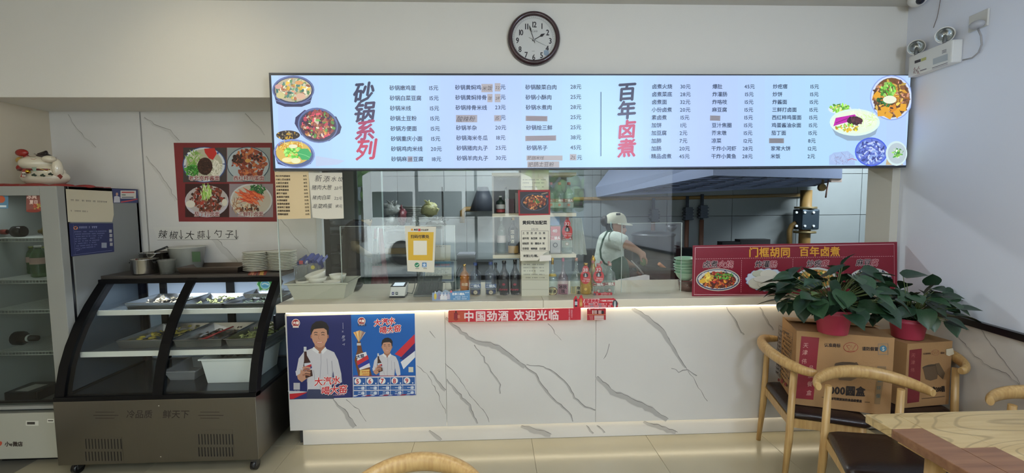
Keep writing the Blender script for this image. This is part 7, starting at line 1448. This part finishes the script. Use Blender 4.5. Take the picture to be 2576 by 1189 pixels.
# ================================================================== cardboard boxes
CBM = M('cardboard', (172, 132, 88), .8, var=.08, vscale=5, bump=.1, bscale=120)
def carton(lb, bl, br, dep, z0, z1, open_=False):
    bl, br = Vector(bl), Vector(br); ax = (br-bl).normalized(); ay = Vector((-ax.y, ax.x)); bL, bR = bl+ay*dep, br+ay*dep
    r = root('cardboard_box', ((bl.x+bR.x)/2, (bl.y+bR.y)/2, z0), lb, 'box')
    B().prism([(q.x, q.y, z0) for q in (bl, br, bR, bL)], (0, 0, z1-z0-.004)).build('body', CBM, r)
    def flap(a, b_, nin, ln, lift, name='flap'):
        a, b_ = Vector((a.x, a.y, z1-.004)), Vector((b_.x, b_.y, z1-.004)); v = Vector((nin.x*ln, nin.y*ln, lift)); B().prism([a, b_, b_+v, a+v], (0, 0, .003)).build(name, CBM, r)
    if open_:
        flap(bl, br, ay, dep*.45, .003); flap(bL, bR, -ay, dep*.47, .016); flap(bl+ay*.02, bL-ay*.02, ax, .12, .0015)
    else: flap(bl, br, ay, dep*.498, .001); flap(bL, bR, -ay, dep*.498, .001)
    return r, ax, ay
SZ = .428
b1, ax, ay = carton('large cardboard box printed 1000圆盒 on the chair beside the counter', (1.722, 2.436), (2.148, 2.270), .33, SZ, .862, True)
n1 = -Vector((ay.x, ay.y, 0)); P = Print('front_print', b1, Vector((1.722, 2.436, .6))+n1*.0003, n1)
P.poly([(2016, 845), (2061, 849), (2046, 1005), (2002, 1001)], (140, 40, 52))
for i, (t, x, y) in enumerate((('天', 2020, 868), ('津', 2018, 886), ('伟', 2016, 908), ('业', 2014, 929), ('品', 2033, 925), ('质', 2033, 944), ('餐', 2030, 965), ('盒', 2028, 987))): P.text(t, x, y, 14, (206, 160, 150), shear=.15)
inkb = (50, 38, 32)
P.text('认准商标', 2073, 867, 10.4, inkb, bold=.3, ang=2).text('谨防假冒', 2168, 876, 10.4, inkb, bold=.3, ang=2).ell(2140, 873, 18.5, 12.5, (150, 50, 40)).ell(2140, 873, 17.2, 11.2, (172, 132, 88)).line([(2129, 868), (2136, 879), (2141, 868), (2145, 879), (2152, 867)], 1.5, (150, 50, 40)).line([(2131, 868), (2138, 868)], 1.2, (150, 50, 40)).line([(2132, 882), (2150, 882)], 1.2, (150, 50, 40))
P.frame(2209, 864, 2234, 891, .8, (90, 110, 120)).ell(2221.5, 876, 9, 8, (70, 116, 140)).text('S', 2218.6, 876, 13, (206, 200, 180), bold=.5)
P.poly([(2098, 920), (2102, 912), (2120, 909), (2150, 912), (2160, 918), (2156, 950), (2140, 957), (2110, 955)], (110, 86, 60)).ell(2129, 916, 30, 6.5, (84, 66, 48)).poly([(2150, 911), (2155, 910), (2176, 946), (2168, 952)], (92, 72, 52))
P.text('1000圆盒', 2077, 979, 25.5, (44, 34, 30), bold=1.0, ang=3, sx=.98).line([(2067, 998), (2080, 999)], 1.3, inkb).line([(2175, 1010), (2188, 1011)], 1.3, inkb).text('密封可微波加热食品级餐盒', 2082, 1000.5, 7.2, inkb, bold=.35, ang=5)
P.poly([(2207, 922), (2227, 923), (2213, 1016), (2199, 1015)], (140, 112, 76)).text('环', 2210, 934, 11, (90, 100, 96), bold=.4).text('保', 2207, 955, 11, (90, 100, 96), bold=.4).text('环', 2205, 975, 11, (90, 100, 96), bold=.4).text('保', 2203, 995, 11, (90, 100, 96), bold=.4)
P.frame(2207, 921, 2228, 938, .7, (80, 96, 100))
n2 = -Vector((ax.x, ax.y, 0)); P = Print('side_print', b1, Vector((1.722, 2.436, .6))+n2*.0003, n2)
L0, L1 = (1960, 818), (1995, 838); bl_, br_ = (1950, 934), (1983, 975)
P.line([L0, L1, br_, bl_, L0], .8, (90, 70, 52)); P.text('产品说明', 1969, 831, 4.6, (70, 54, 40), bold=.2, ang=30)
for k in range(12):
    t = (k+1)/12.5; a = (L0[0]+(bl_[0]-L0[0])*t, L0[1]+(bl_[1]-L0[1])*t); c = (L1[0]+(br_[0]-L1[0])*t, L1[1]+(br_[1]-L1[1])*t); P.line([a, c], .7, (90, 70, 52))
    P.smudge(a[0]+2, a[1]+6, a[0]+8, a[1]+9, 4.5, (60, 46, 36), k, 1).smudge(a[0]+12, a[1]+12, c[0]-2, c[1]+5, 4, (60, 46, 36), k+20, .9)
P.ell(1960, 955, 2.6, 4, (150, 50, 50)).ell(1968, 958, 3, 5, (150, 50, 50)).ell(1977, 966, 3, 5, (150, 50, 50))
b2, ax2, ay2 = carton('smaller cardboard box with a pot picture on the chair by the right wall', (2.302, 2.352), (2.600, 2.385), .27, SZ, .80)
n3 = -Vector((ay2.x, ay2.y, 0)); P = Print('front_print', b2, Vector((2.302, 2.352, .6))+n3*.0003, n3)
P.poly([(2288, 880), (2319, 876), (2312, 1010), (2282, 1014)], (124, 44, 50))
for t, x, y in (('天', 2292, 893), ('津', 2291, 911), ('伟', 2290, 930)): P.text(t, x, y, 11, (170, 100, 92), shear=.15)
P.text('认准商标', 2322, 889, 4.8, (90, 66, 50), bold=.25, ang=-2).text('谨防', 2365, 887, 5.6, (90, 66, 50), bold=.25).ell(2353, 886, 9.5, 7.5, (150, 90, 70)).ell(2353, 886, 8.5, 6.6, (166, 128, 86)).line([(2347, 883), (2351, 889), (2354, 883), (2356, 889), (2360, 882)], .9, (150, 80, 64))
P.ell(2341, 922, 21, 6, (80, 68, 56), ang=-8).poly([(2321, 924), (2362, 918), (2357, 952), (2340, 957), (2328, 953)], (104, 84, 64)).poly([(2352, 914), (2362, 912), (2377, 938), (2372, 953), (2358, 940)], (110, 90, 68)).line([(2352, 914), (2358, 940), (2372, 953)], 1, (76, 62, 50))
P.text('平盒直角200圆', 2319, 981, 15.5, (44, 34, 30), bold=.6, ang=-4, sx=.56, sp=1.0).line([(2318, 1002), (2376, 996)], 1.2, (70, 54, 42))
tag(B().prism([PP(x, y, Vector((2.302, 2.352, .6))+n3*.003, n3) for x, y in ((2380, 878), (2397, 875), (2400, 890), (2387, 895), (2380, 892))], n3*.001).build('torn_label', M('torn_paper', (214, 202, 176), .7)), 'torn cream scrap of paper stuck at the top right of the smaller box', 'paper')

# ================================================================== two pothos plants in pink pots
PINK = M('pot_pink', (176, 60, 82), .4); LG = [M('leaf_green', (36, 60, 42), .38, var=.25, vscale=14), M('leaf_green_mid', (48, 76, 50), .38, var=.2, vscale=14), M('leaf_green_light', (104, 128, 56), .4, var=.2, vscale=14)]
def leafmesh(mat, fold=.25, curl=.3):
    """heart-shaped leaf, length 1 along +y from the stalk, tip drooping"""
    W = [(0, .0), (.10, .30), (.22, .43), (.38, .45), (.55, .38), (.72, .26), (.87, .12), (1.0, 0)]
    vs, fs = [], []
    for t, wd in W:
        back = -.10 if t == .10 else 0
        for s in (-1, -.5, 0, .5, 1): vs.append((s*wd, t+(back*abs(s)), abs(s)*wd*fold-curl*t*t))
    for i in range(len(W)-1):
        for j in range(4): fs.append((i*5+j, i*5+j+1, (i+1)*5+j+1, (i+1)*5+j))
    me = bpy.data.meshes.new('leaf'); me.from_pydata(vs, [], fs); me.polygons.foreach_set('use_smooth', [True]*len(fs)); me.materials.append(mat); me.update()
    return me
LM = [leafmesh(m, f, c) for m in LG for f, c in ((.25, .3), (.15, .12))]
def plant(lb, base, zb, px_r, yt_, sig, n, seed, rad, hz):
    r = root('potted_pothos', (base.x, base.y, zb), lb, 'plant'); c = Vector((base.x, base.y, zb)); R, H = px_r
    pot = B().lathe([(R*.76, 0), (R*.80, .004), (R*.95, H*.78), (R*.99, H*.80), (R*.99, H*.86), (R*.95, H*.88), (R*1.0, H*.97), (R*1.03, H), (R*.94, H), (R*.90, H*.85)], c, 32, True, False).build('pot', PINK, r)
    B().cyl(c+Vector((0, 0, H*.84)), R*.9, .004, 24).build('soil', M('soil', (54, 42, 34), .9, bump=.6), r)
    rr = random.Random(seed); o = c+Vector((0, 0, H*.85)); st_ = B()
    def put(p, L, yaw_, pitch, roll, mi):
        ob = bpy.data.objects.new('leaf', LM[mi]); COL.objects.link(ob); ob.parent = r; ob.scale = (L, L, L)
        ob.rotation_euler = (Matrix.Rotation(yaw_, 4, 'Z') @ Matrix.Rotation(pitch, 4, 'X') @ Matrix.Rotation(roll, 4, 'Y')).to_euler(); ob.location = p-c
        m = (o+p)/2+Vector((0, 0, .03)); st_.tube([o+Vector((rr.uniform(-.3, .3)*R, rr.uniform(-.3, .3)*R, 0)), m, p], [.0028, .0024, .0018], 5, False)
    for (x, y, dy, L, ang, mi, pit) in sig:     # leaves picked out one by one: stalk point, depth offset, length, heading in the picture
        p = PY(x, y, base.y+dy); a = math.radians(ang); d = Vector((math.cos(a), -.35, math.sin(a))).normalized()
        q = d.to_track_quat('Y', 'Z'); e = (q.to_matrix() @ Matrix.Rotation(pit, 3, 'Y')).to_euler()
        ob = bpy.data.objects.new('leaf', LM[mi]); COL.objects.link(ob); ob.parent = r; ob.scale = (L, L, L); ob.rotation_euler = e; ob.location = p-c
        m = (o+p)/2+Vector((0, 0, .02)); st_.tube([o, m, p], [.003, .0024, .0018], 5, False)
    k = 0
    while k < n:
        a = rr.uniform(0, 2*PI); u = rr.random()**.6; h = rr.uniform(.12, 1)
        p = o+Vector((math.cos(a)*rad*u, math.sin(a)*rad*.75*u, hz*h*(1-.45*u*u)+.015))
        if p.y > 2.76: continue
        if p.x > RW(p.y)-.07: continue
        k += 1; put(p, rr.uniform(.08, .125), a-PI/2+rr.uniform(-.6, .6), rr.uniform(-.5, .35)-.5*(1-h)*.6, rr.uniform(-.6, .6), rr.choice([0, 1, 0, 1, 2, 3, 0]))
    st_.build('stalks', M('stalk_green', (96, 112, 64), .5), r)
    return r
q1 = PZ(2094, 836, .866); q2 = PZ(2282, 848, .803)
sig1 = [(2010, 672, .0, .085, 200, 0, .3), (2085, 690, -.04, .095, 50, 1, .2), (2040, 690, .02, .09, 130, 0, -.2), (2092, 705, -.08, .11, -75, 1, .2), (2066, 738, -.09, .075, 165, 4, .1), (1990, 712, .0, .11, 178, 0, .2), (1975, 735, .0, .09, 210, 1, .4), (1996, 755, .02, .09, 225, 0, .2), (2150, 700, -.06, .11, 5, 1, .1), (2165, 725, -.04, .11, -10, 0, -.2), (2025, 765, -.06, .09, 250, 1, .1), (1972, 760, .02, .07, 250, 1, .5), (2140, 745, -.06, .10, -30, 0, .3), (2015, 775, -.05, .08, 275, 1, .3), (2120, 665, -.02, .085, 75, 0, 0)]
plant('pothos plant in a pink pot on the large cardboard box', q1, .866, ((PY(2133, 790, q1.y).x-PY(2055, 790, q1.y).x)/2, .138), 0, sig1, 95, 11, .31, .25)
sig2 = [(2272, 696, .0, .12, 22, 0, .3), (2345, 718, .0, .095, 115, 1, .3), (2418, 757, -.02, .15, 8, 0, .25), (2325, 740, -.05, .09, 70, 1, .1), (2330, 765, -.07, .10, -40, 0, .2), (2352, 775, -.05, .09, -50, 1, .3), (2290, 770, -.09, .10, -60, 0, .2), (2380, 755, -.02, .08, 20, 0, 0), (2225, 770, -.02, .11, 215, 0, .1), (2210, 790, -.0, .09, 210, 0, .3), (2375, 735, .02, .08, -8, 0, 1.0), (2260, 760, -.09, .09, 200, 1, .1)]
plant('pothos plant in a pink pot on the smaller cardboard box', q2, .803, ((PY(2318, 808, q2.y).x-PY(2243, 808, q2.y).x)/2, .12), 0, sig2, 80, 23, .27, .22)
finish()
